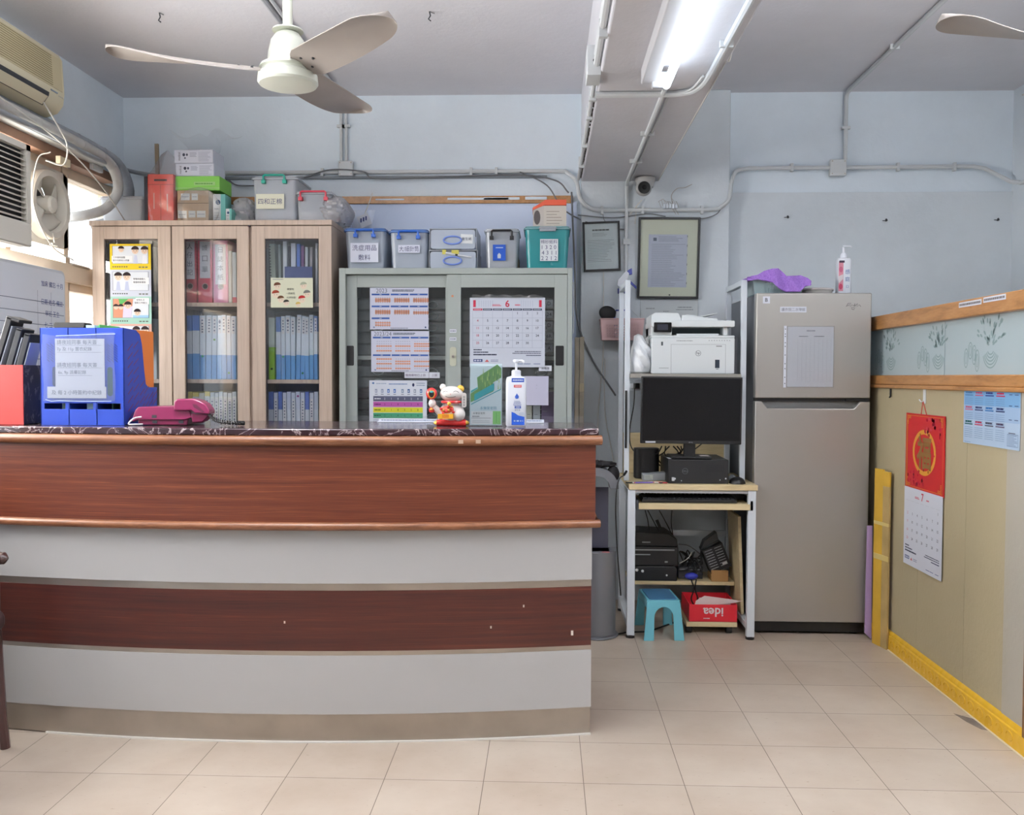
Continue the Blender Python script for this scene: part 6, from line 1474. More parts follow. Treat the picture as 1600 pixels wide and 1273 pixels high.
m = MB(M_bot); hp = W(806, 561, 3.12).z - KZ; m.lathe([(x * 0.46, h_), (x * 0.46, h_ + (hp - h_) * 0.30), (x * 0.30, h_ + (hp - h_) * 0.36)], (0, 0, 0), 20); m.lathe([(0.004, h_ + (hp - h_) * 0.36), (0.004, h_ + (hp - h_) * 0.80)], (0, 0, 0), 12)
m.lathe([(0.007, h_ + (hp - h_) * 0.78), (0.011, h_ + (hp - h_) * 0.84), (0.012, h_ + (hp - h_) * 0.96), (0.008, hp)], (0, 0, 0), 16); m.tube([(0.0, 0, hp - 0.006), (0.020, -0.006, hp - 0.005), (0.028, -0.008, hp - 0.010)], 0.0045, 8); m.build('pump_head', t)
# clear acrylic edging strip with slips of paper at the back of the marble
m = MB(M_glass); m.box(-0.75, 0.14, 3.425, 3.428, KZ, KZ + 0.022); solo(m, 'acrylic_strip', 'low clear acrylic strip standing along the back edge of the marble top', 'acrylic strip')
for px0, px1, lb in ((588, 684, 'left of the cat ornament'), (792, 850, 'behind the pump bottle')):
    a, b = W(px0, 660, 3.36).x, W(px1, 660, 3.36).x; m = MB(M_paper); m.box(a, b, 3.37, 3.41, KZ, KZ + 0.0015); m.box(a, b, 3.409, 3.4105, KZ, KZ + 0.011); m.words(a + 0.01, b - 0.01, KZ + 0.006, 0.004, (140, 150, 170), 1, y0=3.409)
    solo(m, 'paper_slip', 'flat white paper slip on the marble ' + lb, 'paper', smooth=0)

# ================================================================== beside the steel cabinet
m = MB(P('aged_timber', (150, 142, 126), 0.7, var=0.15, vscale=12))
a, b = W(898, 600, 4.72).x, W(905, 600, 4.72).x; zt_ = W(904, 527, 4.72).z
m.box(a, b - 0.001, 4.72, 4.76, 0, zt_); solo(m, 'timber_batten', 'aged timber batten nearest the steel cabinet side, tall and thin', 'batten', bevel=0.002)
m = MB(P('aged_timber', (150, 142, 126), 0.7, var=0.15, vscale=12)); a2, b2 = b + 0.001, W(912.5, 600, 4.72).x
m.box(a2, b2, 4.722, 4.762, 0, zt_ + 0.003)
m.m(P('tan_tape', (166, 154, 128), 0.4)).box(a2 - 0.0005, b2 + 0.001, 4.719, 4.7225, 1.155, 1.20); solo(m, 'timber_batten', 'aged timber batten with a band of tape, on the wall side of its twin', 'batten', bevel=0.0015)
m = MB(M_gcable)
def wl(px, py, Y=4.925): return tuple(W(px, py, Y))
m.tube(bez([wl(893, 300), wl(898, 420), wl(902, 500), wl(925, 560), wl(962, 618)], 8), 0.005, 6)
solo(m, 'wall_cable', 'grey cable slanting down the column towards the desk', 'cable')
m = MB(M_cable); m.tube(bez([wl(943, 425), wl(943, 480), wl(942, 560), wl(935, 640), wl(934, 690)], 8), 0.0028, 6)
solo(m, 'wall_cable', 'thin white cable hanging straight down below the small certificate', 'cable')
m = MB(M_cable); m.tube(bez([wl(945, 560), wl(945, 640), wl(955, 700), wl(962, 740)], 8), 0.0025, 6)
solo(m, 'wall_cable', 'thin white cable curving down beside the desk post', 'cable')
m = MB(M_wmetal); p = W(895.5, 445, 4.60); m.box(0.0, 0.010, 0, 0.008, -0.012, 0.0); m.tube([(0.007, 0.0, -0.012), (0.007, -0.002, -0.25), (0.003, -0.002, -0.265), (-0.0, -0.002, -0.26)], 0.003, 6)
solo(m, 'wire_hanger', 'white wire hook hanging on the right side of the steel cabinet', 'hook', (gx1 + 0.001, 4.62, W(895, 440, 4.6).z))

# ---------------------------------------------------------------- frames on the column
def picture(name, label, px0, py0, px1, py1, fw, dep, tilt, draw, mount, Y=4.938):
    a, b, z0, z1 = rect(px0, py0, px1, py1, Y - dep); w_, h_ = b - a, z1 - z0
    t = T(name, label, 'framed certificate', (a, Y - dep, z0), ry=tilt, rx=R(4))
    m = MB(P('black_frame', (22, 22, 26), 0.35)); m.box(0, fw, 0, dep, 0, h_); m.box(w_ - fw, w_, 0, dep, 0, h_); m.box(fw, w_ - fw, 0, dep, 0, fw); m.box(fw, w_ - fw, 0, dep, h_ - fw, h_); m.build('frame', t, 0.0015)
    m = MB(P('mount_board', mount, 0.8)); m.box(fw, w_ - fw, dep * 0.45, dep * 0.9, fw, h_ - fw); m.move(Matrix.Identity(4)); draw(m, w_, h_, dep * 0.45); m.build('certificate', t, 0, 0)
    m = MB(M_glass); m.box(fw, w_ - fw, dep * 0.22, dep * 0.26, fw, h_ - fw); m.build('glass_pane', t)
def cert1(m, w, h, y):
    m.words(w * 0.26, w * 0.72, h * 0.83, 0.008, (90, 100, 100), 1, 0.2, y0=y); m.lines(w * 0.26, w * 0.66, h * 0.70, h * 0.78, 3, 0.002, (150, 166, 170), 1, 0.4, y); m.lines(w * 0.12, w * 0.86, h * 0.18, h * 0.64, 14, 0.002, (158, 172, 178), 1, 0.4, y)
picture('certificate_frame', 'small black framed pale certificate hanging slightly tilted', 912.5, 347.5, 970.5, 424.5, 0.011, 0.018, R(-2.2), cert1, (222, 234, 236))
def cert2(m, w, h, y):
    m.pr(w * 0.17, h * 0.14, w * 0.80, h * 0.79, (220, 226, 242), 1, y); m.pr(w * 0.245, h * 0.71, w * 0.30, h * 0.75, (110, 120, 140), 2, y)
    m.lines(w * 0.33, w * 0.74, h * 0.70, h * 0.77, 4, 0.002, (150, 158, 180), 2, 0.3, y); m.lines(w * 0.22, w * 0.78, h * 0.15, h * 0.68, 24, 0.0022, (160, 168, 190), 2, 0.5, y)
    for k in range(6): m.pr(w * 0.795, h * (0.18 + 0.115 * k), w * 0.803, h * (0.205 + 0.115 * k), (90, 96, 110), 2, y)
    m.pe(w * 0.53, h * 0.045, 0.005, 0.004, (70, 74, 66), 2, 10, y)
picture('certificate_frame', 'large black framed cream mounted certificate right of the small one', 996, 340, 1092, 466, 0.012, 0.022, R(0.4), cert2, (228, 232, 210))
sheet('wall_notice', 'pale printed sheet on the column below the large frame', 'paper', 1000, 468, 1090, 560, 4.936, lambda m, w, h: (m.words(w * 0.1, w * 0.25, h * 0.85, 0.006, (170, 176, 180), 1, 0.3), m.words(w * 0.65, w * 0.9, h * 0.87, 0.006, (160, 166, 172), 1, 0.3), m.words(w * 0.62, w * 0.92, h * 0.83, 0.005, (160, 166, 172), 1, 0.3), m.words(w * 0.4, w * 0.5, h * 0.8, 0.004, (160, 166, 172), 1, 0.3), m.fr(0, 0, w, h, 0.001, (150, 156, 160), 1)), col=P('pale_notice', (200, 206, 208), 0.8))

# dome camera
p = W(1005, 296, 4.85)
t = T('security_camera', 'white dome security camera with black lens under the beam end', 'security camera', (p.x, 4.85, 2.296))
m = MB(M_white); m.lathe([(0.055, 0), (0.055, -0.012), (0.050, -0.022), (0.043, -0.05)], (0.01, 0, 0), 32); m.build('base', t)
hz_ = p.z - 2.296
m = MB(M_white); m.ball((0, -0.015, hz_ + 0.004), 0.043, 0.043, 0.042, 28, 18); m.build('eyeball', t)
m = MB(M_black); m.lathe([(0.030, -0.046), (0.033, -0.052), (0.031, -0.058), (0.0005, -0.059)], (0, 0, hz_), 28, axis='y'); m.m(M_blackg).lathe([(0.012, -0.059), (0.010, -0.063), (0.0005, -0.0635)], (0, 0, hz_), 20, axis='y'); m.build('lens', t)
m = MB(M_cable); m.tube(bez([wl(1003, 312), wl(992, 325), wl(983, 336)], 6), 0.0035, 6); m.tube(bez([wl(995, 322), wl(993, 340), wl(992, 350)], 6), 0.0025, 6); solo(m, 'camera_cable', 'short white cable slanting down from the dome camera', 'cable')
# terminal block with loose wires
p = W(1047, 323, 4.92)
t = T('terminal_block', 'white terminal block with tangled wires above the large frame', 'terminal block', (p.x, 4.916, p.z))
m = MB(M_wmetal)
for k in range(5): m.box(-0.040 + k * 0.016, -0.027 + k * 0.016, -0.016, 0.004, -0.012, 0.012)
m.build('block', t, 0.002)
m = MB(P('tangled_wire', (170, 164, 158), 0.6)); rr = random.Random(8)
for k in range(9): x = -0.05 + 0.012 * k; m.tube(bez([(x, -0.004, -0.004), (x - 0.012, -0.02, 0.015 + rr.uniform(0, .02)), (x - 0.03 + rr.uniform(0, .02), -0.01, 0.03 + rr.uniform(-.01, .01))], 5), 0.0014, 5)
m.tube(bez([(0.012, -0.006, 0.01), (0.006, -0.01, 0.06), (0.035, -0.01, 0.095), (0.075, -0.008, 0.10), (0.115, -0.006, 0.118)], 6), 0.0022, 6)
for k in (0, 1): m.tube([(0.01 + k * 0.014, -0.01, -0.01), (0.03 + k * 0.014, -0.012, -0.045)], 0.0018, 5)
m.build('loose_wire', t)
m = MB(M_gcable); m.tube(bez([wl(903, 336), wl(960, 340), wl(1010, 334), wl(1040, 338)], 6), 0.003, 6); m.tube(bez([wl(1075, 340), wl(1100, 341), wl(1120, 334), wl(1128, 322)], 6), 0.003, 6); m.tube(bez([wl(941, 328), wl(945, 345), wl(960, 352)], 5), 0.002, 5)
solo(m, 'wall_cable', 'grey wires sagging just below the conduit on the column', 'cable')

# ================================================================== computer desk with hutch
DYF, DYB = 4.22, 4.74
dx0 = W(984, 800, DYF).x; dx1 = W(1183.5, 800, DYF).x; dzt = W(1085, 757, DYF).z
t = dk = T('computer_desk', 'white framed computer desk with pale wood tops and raised printer shelf', 'desk', (0, 0, 0))
m = MB(M_ply); m.box(dx0 - 0.005, dx1, DYF - 0.005, DYB + 0.02, dzt - 0.026, dzt); m.build('desktop', t, 0.002)
def post(x, y, z0, z1, w=0.034, d=0.03, name='leg', foot=False):
    m = MB(M_wmetal); m.box(x, x + w, y, y + d, z0 + (0.012 if foot else 0), z1); o = m.build(name, t, 0.002)
    if foot: f = MB(M_black); f.lathe([(0.021, 0), (0.021, 0.008), (0.016, 0.013)], (x + w / 2, y + d / 2, z0), 16); f.build('foot_pad', o)
lw = (992 - 980) / 1400 * DYF
lx = W(980, 900, DYF).x; rx_ = W(1180, 900, DYF).x - lw
for x in (lx, rx_):
    post(x, DYF, 0, dzt - 0.026, lw, 0.03, foot=True); post(x, DYB - 0.03, 0, dzt - 0.026, lw, 0.03, foot=True)
    m = MB(M_wmetal); m.box(x, x + lw, DYF + 0.03, DYB - 0.03, 0.045, 0.075); m.build('side_rail', t, 0.002); m = MB(M_wmetal); m.box(x, x + lw, DYF + 0.03, DYB - 0.03, dzt - 0.055, dzt - 0.027); m.build('side_rail', t, 0.002)
m = MB(M_wmetal); m.box(lx + lw, rx_, DYF + 0.01, DYF + 0.025, dzt - 0.042, dzt - 0.027); m.build('front_rail', t, 0.001)
m = MB(M_wmetal); m.box(lx + lw, rx_, DYB - 0.02, DYB - 0.005, 0.40, 0.43); m.build('rear_rail', t, 0.001)
ktz = W(1085, 787, DYF).z
m = MB(M_ply); m.box(W(998, 790, DYF).x, W(1172, 790, DYF).x, DYF - 0.005, DYF + 0.30, ktz - 0.028, ktz); m.build('keyboard_tray', t, 0.002)
m = MB(M_dark)
for x in (W(995, 790, DYF).x - 0.003, W(1172, 790, DYF).x + 0.002): m.box(x, x + 0.012, DYF, DYF + 0.3, ktz - 0.03, ktz + 0.015)
m.build('tray_runner', t)
lsz = W(1085, 907, 4.52).z
m = MB(M_ply); m.box(lx + lw + 0.001, rx_ - 0.001, 4.50, DYB - 0.005, lsz - 0.018, lsz); m.build('lower_shelf', t, 0.001)
# hutch
hx0 = W(976, 600, 4.36).x; hx1 = W(1157, 600, 4.36).x; htop = W(1160, 437, 4.36).z; hb = 4.72
for x, w_ in ((hx0, 0.025), (hx1, 0.027)):
    post(x, 4.36, dzt, htop, w_, 0.022, 'hutch_post'); post(x, hb, dzt, htop, w_, 0.022, 'hutch_post')
    m = MB(M_wmetal); m.box(x, x + w_, 4.382, hb, htop - 0.026, htop); m.build('hutch_rail', t, 0.001)
psz = W(1085, 584, 4.34).z
m = MB(P('shelf_board_grey', (150, 146, 138), 0.5)); m.box(hx0 + 0.026, hx1 - 0.001, 4.34, 4.64, psz - 0.02, psz); m.build('printer_shelf', t, 0.002)
m = MB(M_ply); m.box(hx0 + 0.026, hx1, hb + 0.024, hb + 0.036, dzt + 0.0, dzt + 0.21); m.build('rear_board', t, 0.001)
m = MB(M_black); x0, x1, z0, z1 = rect(976.5, 610, 980, 700, 4.35); m.box(x0, x1, 4.352, 4.36, z0, z1); m.build('black_edge_strip', t)

# monitor
MY = 4.27
a, b, z0, z1 = rect(1001, 588.5, 1159, 693.5, MY); w_, h_ = b - a, z1 - z0
t = T('monitor', 'black flat computer monitor on the desk below the printer', 'monitor', ((a + b) / 2, MY, z0), ry=R(0.5))
m = MB(M_black); m.box(-w_ / 2, w_ / 2, 0, 0.018, 0, h_); m.box(-w_ * 0.3, w_ * 0.3, 0.018, 0.045, h_ * 0.15, h_ * 0.85); m.build('case', t, 0.003)
m = MB(M_blackg); m.box(-w_ / 2 + 0.008, w_ / 2 - 0.008, -0.0008, 0, 0.016, h_ - 0.008); m.build('screen', t)
m = MB(INK(200, 206, 214)); m.pr(-w_ * 0.45, 0.003, -w_ * 0.35, 0.011, (196, 200, 208), 1); m.pt('BENQ', 0.0, 0.007, 0.006, (170, 174, 180), 1); m.build('screen_marking', t, 0, 0)
pcz = W(1085, 717.5, 4.27).z
m = MB(M_black); m.box(-0.028, 0.028, 0.03, 0.05, pcz - z0 + 0.008, h_ * 0.4); m.box(-0.09, 0.10, 0.0, 0.17, pcz - z0 + 0.0008, pcz - z0 + 0.012); m.build('stand', t, 0.003)
# desktop computer lying flat
a, b, z0, z1 = rect(1044, 718, 1138, 752, 4.26); w_, h_ = b - a, pcz - dzt
t = T('computer', 'black desktop computer lying flat beneath the monitor', 'computer', (a, 4.255, dzt + 0.0003))
m = MB(P('pc_case', (22, 23, 26), 0.45)); m.box(0, w_, 0, 0.30, 0, h_ - 0.0005); m.build('case', t, 0.003)
m = MB(M_dark); m.po(w_ * 0.28, h_ * 0.52, 0.014, 0.014, 0.0016, (120, 124, 130), 1); m.pt('DELL', w_ * 0.28, h_ * 0.52, 0.008, (130, 134, 140), 1); m.pr(w_ * 0.5, h_ * 0.1, w_ * 0.502, h_ * 0.75, (60, 62, 66), 1); m.pe(w_ * 0.22, h_ * 0.12, 0.003, 0.003, (210, 214, 220), 1, 8); m.pe(w_ * 0.86, h_ * 0.16, 0.003, 0.003, (200, 204, 210), 1, 8); m.pe(w_ * 0.955, h_ * 0.22, 0.004, 0.004, (210, 214, 220), 1, 8)
m.m(M_dark)
for k in range(6): m.pr(w_ * 0.62, h_ * (0.5 + 0.05 * k), w_ * 0.92, h_ * (0.515 + 0.05 * k), (40, 42, 46), 1)
m.build('front_marking', t, 0, 0)
m = MB(M_paper); m.box(w_ * 0.02, w_ * 0.28, 0.03, 0.10, h_, h_ + 0.001); m.build('top_sticker', t); 
m = MB(P('pink_white_label', (226, 214, 214), 0.6)); m.box(w_ * 0.55, w_ * 0.70, 0.03, 0.08, h_ + 0.014, h_ + 0.015); m.build('top_sticker', t)
m = MB(P('silver_plug', (200, 204, 210), 0.3)); m.box(0.016, 0.028, -0.016, 0, 0.014, 0.03); m.box(0.024, 0.034, -0.012, 0, 0.02, 0.028); m.build('usb_plug', t, 0.001)
# speaker, adapter, mice, cables
a, b, z0, z1 = rect(992, 701, 1031, 742, 4.45)
m = MB(M_black); m.prism([(p_[0], p_[1]) for p_ in rrect(0, b - a, 0, 0.10, 0.03, 5)], 0, z1 - dzt, 'z'); solo(m, 'black_router', 'black rounded box standing left of the desktop computer', 'router', (a, 4.45, dzt + 0.0003), bevel=0.003)
a, b, z0, z1 = rect(1004, 729, 1040, 746, 4.36)
t = T('power_adapter', 'grey power adapter lying left of the desktop computer', 'power adapter', (a, 4.36, dzt + 0.0003))
m = MB(P('adapter_grey', (128, 132, 136), 0.5)); m.prism([(0, 0), (b - a, 0), (b - a, 0.042), (0.03, 0.034), (0, 0.034)], 0, 0.06, 'y'); m.build('body', t, 0.003)
m = MB(P('adapter_label', (176, 180, 178), 0.6)); m.pr(0.008, 0.006, 0.05, 0.028, (178, 182, 178), 1); m.lines(0.011, 0.046, 0.009, 0.026, 4, 0.001, (110, 114, 116), 2, 0.4); m.build('rating_label', t, 0, 0)
a, b, z0, z1 = rect(1141, 743, 1167, 755, 4.25)
m = MB(M_black); m.ball((0, 0.03, 0.0), (b - a) / 2, 0.045, 0.032, 20, 12); bmesh.ops.bisect_plane(m.bm, geom=m.bm.verts[:] + m.bm.edges[:] + m.bm.faces[:], plane_co=(0, 0, 0), plane_no=(0, 0, 1), clear_inner=True)
solo(m, 'computer_mouse', 'black computer mouse at the right front corner of the desktop', 'mouse', ((a + b) / 2, 4.25, dzt + 0.0005))
m = MB(P('grey_mouse', (120, 124, 128), 0.4)); m.ball((0, 0, 0.0), 0.022, 0.035, 0.030, 18, 12); bmesh.ops.bisect_plane(m.bm, geom=m.bm.verts[:] + m.bm.edges[:] + m.bm.faces[:], plane_co=(0, 0, 0), plane_no=(0, 0, 1), clear_inner=True)
solo(m, 'computer_mouse', 'grey computer mouse behind the black one, beside the computer', 'mouse', (W(1144, 740, 4.38).x + 0.004, 4.40, dzt + 0.0005))
def dp(px, py, Y): return tuple(W(px, py, Y))
m = MB(M_bcable); rr = random.Random(4)
for k in range(7):
    x0 = 1034 + k * 6; m.tube(bez([dp(x0, 697, 4.40), dp(x0 + rr.uniform(-9, 9), 706, 4.42), dp(x0 + rr.uniform(-16, 10), 714, 4.5), dp(1032 + k * 3, 728, 4.56)], 6), 0.0032, 6)
m.tube(bez([dp(1098, 692, 4.36), dp(1085, 702, 4.38), dp(1076, 706, 4.42)], 5), 0.003, 6)
solo(m, 'cable_bundle', 'tangle of black cables hanging behind the monitor', 'cable')
m = MB()
for mt, pts in ((M_bcable, [(1020, 744), (1035, 751), (1052, 753), (1062, 752), (1048, 751), (1030, 749)]), (P('red_cable', (170, 50, 60), 0.5), [(980, 741), (1000, 744), (1015, 750), (1040, 752)]), (P('violet_cable', (100, 80, 170), 0.5), [(984, 744), (1000, 741), (1016, 748)]), (M_cable, [(982, 746), (996, 742), (1012, 745), (1022, 748)]), (M_bcable, [(975, 750), (990, 750), (1010, 752)])):
    m.m(mt); m.tube(bez([(lambda q: (q.x, 4.245 + 0.012 * (i_ % 3), dzt + 0.0045))(WZ(px, min(py, 753), dzt + 0.004)) for i_, (px, py) in enumerate(pts)], 6), 0.0032, 6)
solo(m, 'cable_bundle', 'loose black, red and violet cables on the left front of the desktop', 'cable')
m = MB(M_bcable); m.tube(bez([dp(975, 742, 4.21), dp(966, 752, 4.19), dp(962, 790, 4.18), dp(964, 850, 4.2), dp(968, 905, 4.22), dp(970, 930, 4.25)], 8), 0.003, 6); m.tube([dp(975, 742, 4.21), dp(979, 736, 4.23)], 0.006, 6)
solo(m, 'desk_cable', 'black cable hanging down the left side of the desk', 'cable')
# power socket with plugs on the wall behind the hutch
p = W(991, 602, 4.66)
t = T('power_socket', 'white power socket strip with plugs, left of the monitor top', 'power socket', (p.x, 4.655, p.z))
m = MB(M_wmetal); m.box(-0.032, 0.032, 0.0, 0.02, -0.028, 0.028); m.build('socket_plate', t, 0.003)
for x, c in ((-0.016, M_wmetal), (0.013, M_black)): m = MB(c); m.box(x - 0.011, x + 0.011, -0.028, 0, -0.016, 0.012); m.build('plug', t, 0.003)
m = MB(M_bcable); m.tube(bez([(-0.0, -0.02, -0.014), (-0.005, -0.03, -0.10), (-0.025, -0.04, -0.22), (-0.02, -0.05, -0.31), (0.02, -0.08, -0.36)], 8), 0.003, 6); m.build('power_cord', t)
m = MB(P('brown_bottle', (86, 76, 72), 0.4))

# keyboard
a, b, z0, z1 = rect(1003, 776, 1152, 786, DYF + 0.02)
t = T('keyboard', 'black keyboard on the pull-out tray of the desk', 'keyboard', (a, DYF + 0.02, ktz + 0.0004), rx=R(4))
m = MB(M_black); m.box(0, b - a, 0, 0.14, 0, 0.016); m.build('case', t, 0.003)
m = MB(M_dark)
for r_ in range(5):
    for k in range(22): m.box(0.008 + k * (b - a - 0.016) / 22, 0.006 + (k + 0.86) * (b - a - 0.016) / 22, 0.012 + r_ * 0.024, 0.031 + r_ * 0.024, 0.016, 0.021)
m.build('keys', t)
m = MB(M_bcable)
for px in (1003, 1009, 1013, 1019): m.tube(bez([dp(px, 783, 4.45), dp(px - 1, 776, 4.47), dp(px + 1, 770, 4.5)], 4), 0.003, 6)
solo(m, 'cable_bundle', 'short black cables rising behind the keyboard', 'cable')
m = MB(P('dark_grey_bag', (70, 72, 78), 0.5)); m.prism([(0, 0), (0.10, 0), (0.10, 0.006), (0.02, 0.034), (-0.04, 0.03)], 0, 0.1, 'y'); solo(m, 'mouse_pad', 'dark folded mouse pad at the right end of the keyboard tray', 'mouse pad', (W(1148, 786, 4.30).x, 4.36, ktz + 0.0004), bevel=0.002)
m = MB(M_bcable)
for q in ([(1012, 797), (1020, 812), (1030, 830), (1040, 842)], [(1030, 797), (1040, 815), (1050, 835), (1055, 848)], [(1050, 797), (1049, 815), (1051, 835), (1052, 845)], [(1008, 797), (1012, 812), (1014, 825), (1016, 832)]): m.tube(bez([dp(*s_, 4.58) for s_ in q], 6), 0.0028, 6)
solo(m, 'cable_bundle', 'black cables dangling under the keyboard tray', 'cable')

# multifunction printer on the shelf
PYY = 4.345
a, b, z0, z1 = rect(1018, 523, 1148, 583.5, PYY); w_ = b - a
def pv(py): return W(1083, py, PYY).z - psz
def pu(px): return W(px, 540, PYY).x - a
M_pr = P('printer_white', (218, 224, 226), 0.35)
t = T('office_printer', 'white multifunction laser printer on the raised shelf', 'printer', (a, PYY, psz + 0.0006))
m = MB(M_pr); m.box(0, w_, 0, 0.27, 0, pv(528)); m.box(0.0, w_, 0.004, 0.27, pv(528), pv(524)); m.build('body', t, 0.004)
m = MB(P('printer_seam', (150, 156, 160), 0.5)); x0, x1 = pu(1048.5), pu(1134); m.fr(x0, 0.0, x1, pv(538), 0.0012, (140, 146, 150), 1)
m.m(M_pr); m.build('front_door_seam', t, 0, 0)
m = MB(); cx, cz_ = pu(1091), pv(552); m.po(cx, cz_, 0.0135, 0.0135, 0.0018, (96, 104, 110), 1); m.pt('hp', cx, cz_, 0.016, (96, 104, 110), 1, bold=0.01)
m.pr(pu(1117.5), pv(575), pu(1124.5), pv(562), (52, 62, 74), 1); m.pr(pu(1119), pv(577), pu(1123), pv(576), (110, 120, 130), 1); m.pr(pu(1119), pv(541.5), pu(1128), pv(540.3), (110, 116, 116), 1)
for k in range(9): m.pe(pu(1108 + k * 4), pv(532), 0.003, 0.002, (150, 158, 160), 1, 6)
m.words(pu(1057), pu(1082), pv(532.5), 0.004, (170, 176, 178), 1, 0.3); m.pr(pu(1033), pv(540), pu(1036), pv(534), (90, 96, 100), 1); m.pr(pu(1030), pv(575.6), pu(1045), pv(574.8), (160, 166, 168), 1)
m.build('logo_and_markings', t, 0, 0)
m = MB(M_pr); m.box(0, pu(1050), 0.01, 0.25, pv(524), pv(503)); m.box(0, w_, 0.14, 0.25, pv(524), pv(508)); m.box(pu(1131), pu(1138), 0.012, 0.05, pv(524), pv(508)); m.build('scanner_support', t, 0.004)
m = MB(P('tray_dark', (64, 78, 84), 0.5)); m.box(pu(1050), pu(1131), 0.10, 0.139, pv(520), pv(510)); m.m(M_pr).box(pu(1058), pu(1124), 0.02, 0.13, pv(524), pv(521)); m.build('output_tray', t, 0.001)
m = MB(M_pr); m.prism(rrect(-0.002, pu(1147), pv(511), pv(501), 0.006, 3), -0.012, 0.26, 'y'); m.build('scanner_bed', t, 0.002)
m = MB(M_pr); m.prism([(0, pv(502)), (pu(1065), pv(502)), (pu(1065), pv(497)), (pu(1060), pv(488.5)), (pu(1024), pv(488)), (0, pv(492))], 0.02, 0.24, 'y'); m.prism([(pu(1065), pv(502)), (pu(1122), pv(502)), (pu(1122), pv(497)), (pu(1066), pv(492))], 0.02, 0.24, 'y'); m.build('document_feeder', t, 0.003)
m = MB(M_pr); m.prism([(pu(1090), pv(496)), (pu(1123), pv(489)), (pu(1123), pv(487.8)), (pu(1086), pv(494.5))], 0.04, 0.22, 'y'); m.prism([(pu(1066), pv(493)), (pu(1100), pv(492)), (pu(1078), pv(489))], 0.10, 0.22, 'y'); m.build('feeder_tray', t, 0.001)
m = MB(M_blackg); m.prism(rrect(pu(1021), pu(1048.5), pv(519.5), pv(504), 0.004, 3), -0.014, -0.004, 'y'); m.m(P('panel_screen', (40, 42, 52), 0.2)); m.pr(pu(1026), pv(516), pu(1043), pv(507), (44, 46, 58), 1, -0.014); m.build('control_panel', t, 0.001)
m = MB(M_dark); m.prism([(pu(1147.5) + 0.002, pv(526)), (pu(1153), pv(526)), (pu(1153), 0.002), (pu(1147.5) + 0.002, 0.002)], 0.02, 0.25, 'y'); solo(m, 'black_folder', 'black board standing against the right side of the printer', 'board', (a, PYY, psz + 0.0006))
# white crumpled bag on the shelf left of the printer
a, b, z0, z1 = rect(986, 521, 1018, 588, 4.34)
def whitebag(name, label, a, b, z0, h, Y, dep, seed, mat):
    m = MB(mat); rr = random.Random(seed); ph = [(rr.randint(2, 7), rr.uniform(0, 6), rr.uniform(2, 8)) for _ in range(7)]
    def fn(u, v):
        tt = 2 * math.pi * u; k = (0.84 + 0.16 * math.sin(math.pi * v * 1.6)) * (1 - 0.5 * max(0, v - 0.62) / 0.38)
        if v < 0.04: k *= 0.75
        if v > 0.98: k *= 0.2
        wv = 1 + 0.13 * sum(abs(math.sin(p_ * tt / 2 + q + r_ * v)) - 0.5 for p_, q, r_ in ph)
        return Vector(((b - a) / 2 * math.cos(tt) * k * wv + 0.01 * math.sin(v * 4), dep / 2 * math.sin(tt) * k * wv, h * v))
    m.grid(fn, 48, 24); return solo(m, name, label, 'plastic bag', ((a + b) / 2, Y, z0), smooth=28)
whitebag('white_bag', 'crumpled white plastic bag left of the white printer', a, b, psz + 0.001, z1 - psz, 4.42, 0.13, 3, P('white_film_bag', (226, 230, 234), 0.35))

# pink wall basket with brush and spray bottle
BSY = 4.80
a, b, z0, z1 = rect(938, 498, 1007, 531, BSY); w_, h_ = b - a, z1 - z0
t = T('plastic_basket', 'pink perforated plastic basket hanging left of the printer', 'basket', (a, BSY, z0))
M_pink = P('pale_pink_plastic', (206, 172, 172), 0.5)
m = MB(M_pink); nx, nz = 14, 5; u0, u1, v0, v1 = 0.12, 0.90, 0.12, 0.74
def bf(u, v, y=0.0): k = 0.045 * (1 - v); return Vector((w_ * (k + u * (1 - 2 * k)), y + 0.012 * (1 - v), h_ * v))
def band(u0, v0, u1, v1):
    for yy in (0, 0.003): m.f([m.bm.verts.new(bf(*q, yy)) for q in ((u0, v0), (u1, v0), (u1, v1), (u0, v1))])
band(0, 0, 1, v0); band(0, v1, 1, 1); band(0, v0, u0, v1); band(u1, v0, 1, v1)
du, dv = (u1 - u0) / nx, (v1 - v0) / nz
for i in range(nx + 1): band(u0 + du * i - du * 0.25, v0, u0 + du * i + du * 0.25, v1)
for j in range(nz + 1): band(u0, v0 + dv * j - dv * 0.25, u1, v0 + dv * j + dv * 0.25)
m.build('perforated_front', t, 0, 0)
m = MB(M_pink)
for x0, x1 in ((0.045, 0.0), (0.955, 1.0)): m.poly([(w_ * x0, 0.012, 0), (w_ * x0, 0.10, 0), (w_ * x1, 0.11, h_), (w_ * x1, 0, h_)])
m.poly([(w_ * 0.045, 0.10, 0), (w_ * 0.955, 0.10, 0), (w_, 0.11, h_), (0, 0.11, h_)]); m.poly([(w_ * 0.045, 0.012, 0), (w_ * 0.955, 0.012, 0), (w_ * 0.955, 0.10, 0), (w_ * 0.045, 0.10, 0)]); m.build('basket_walls', t)
m = MB(M_pink); m.tube([(0, 0, h_), (w_, 0, h_), (w_, 0.11, h_), (0, 0.11, h_)], 0.004, 8, closed=True); m.build('rim', t)
m = MB(M_conduit); m.tube([(w_ * 0.03, 0.11, h_), (w_ * 0.4, 0.16, h_ + 0.13), (w_ * 0.46, 0.17, h_ + 0.14)], 0.0015, 5); m.tube([(w_ * 0.97, 0.11, h_), (w_ * 0.46, 0.17, h_ + 0.14)], 0.0015, 5); m.build('hanging_string', t)
a2, b2, c2, d2 = rect(936, 477, 964, 501, BSY + 0.03)
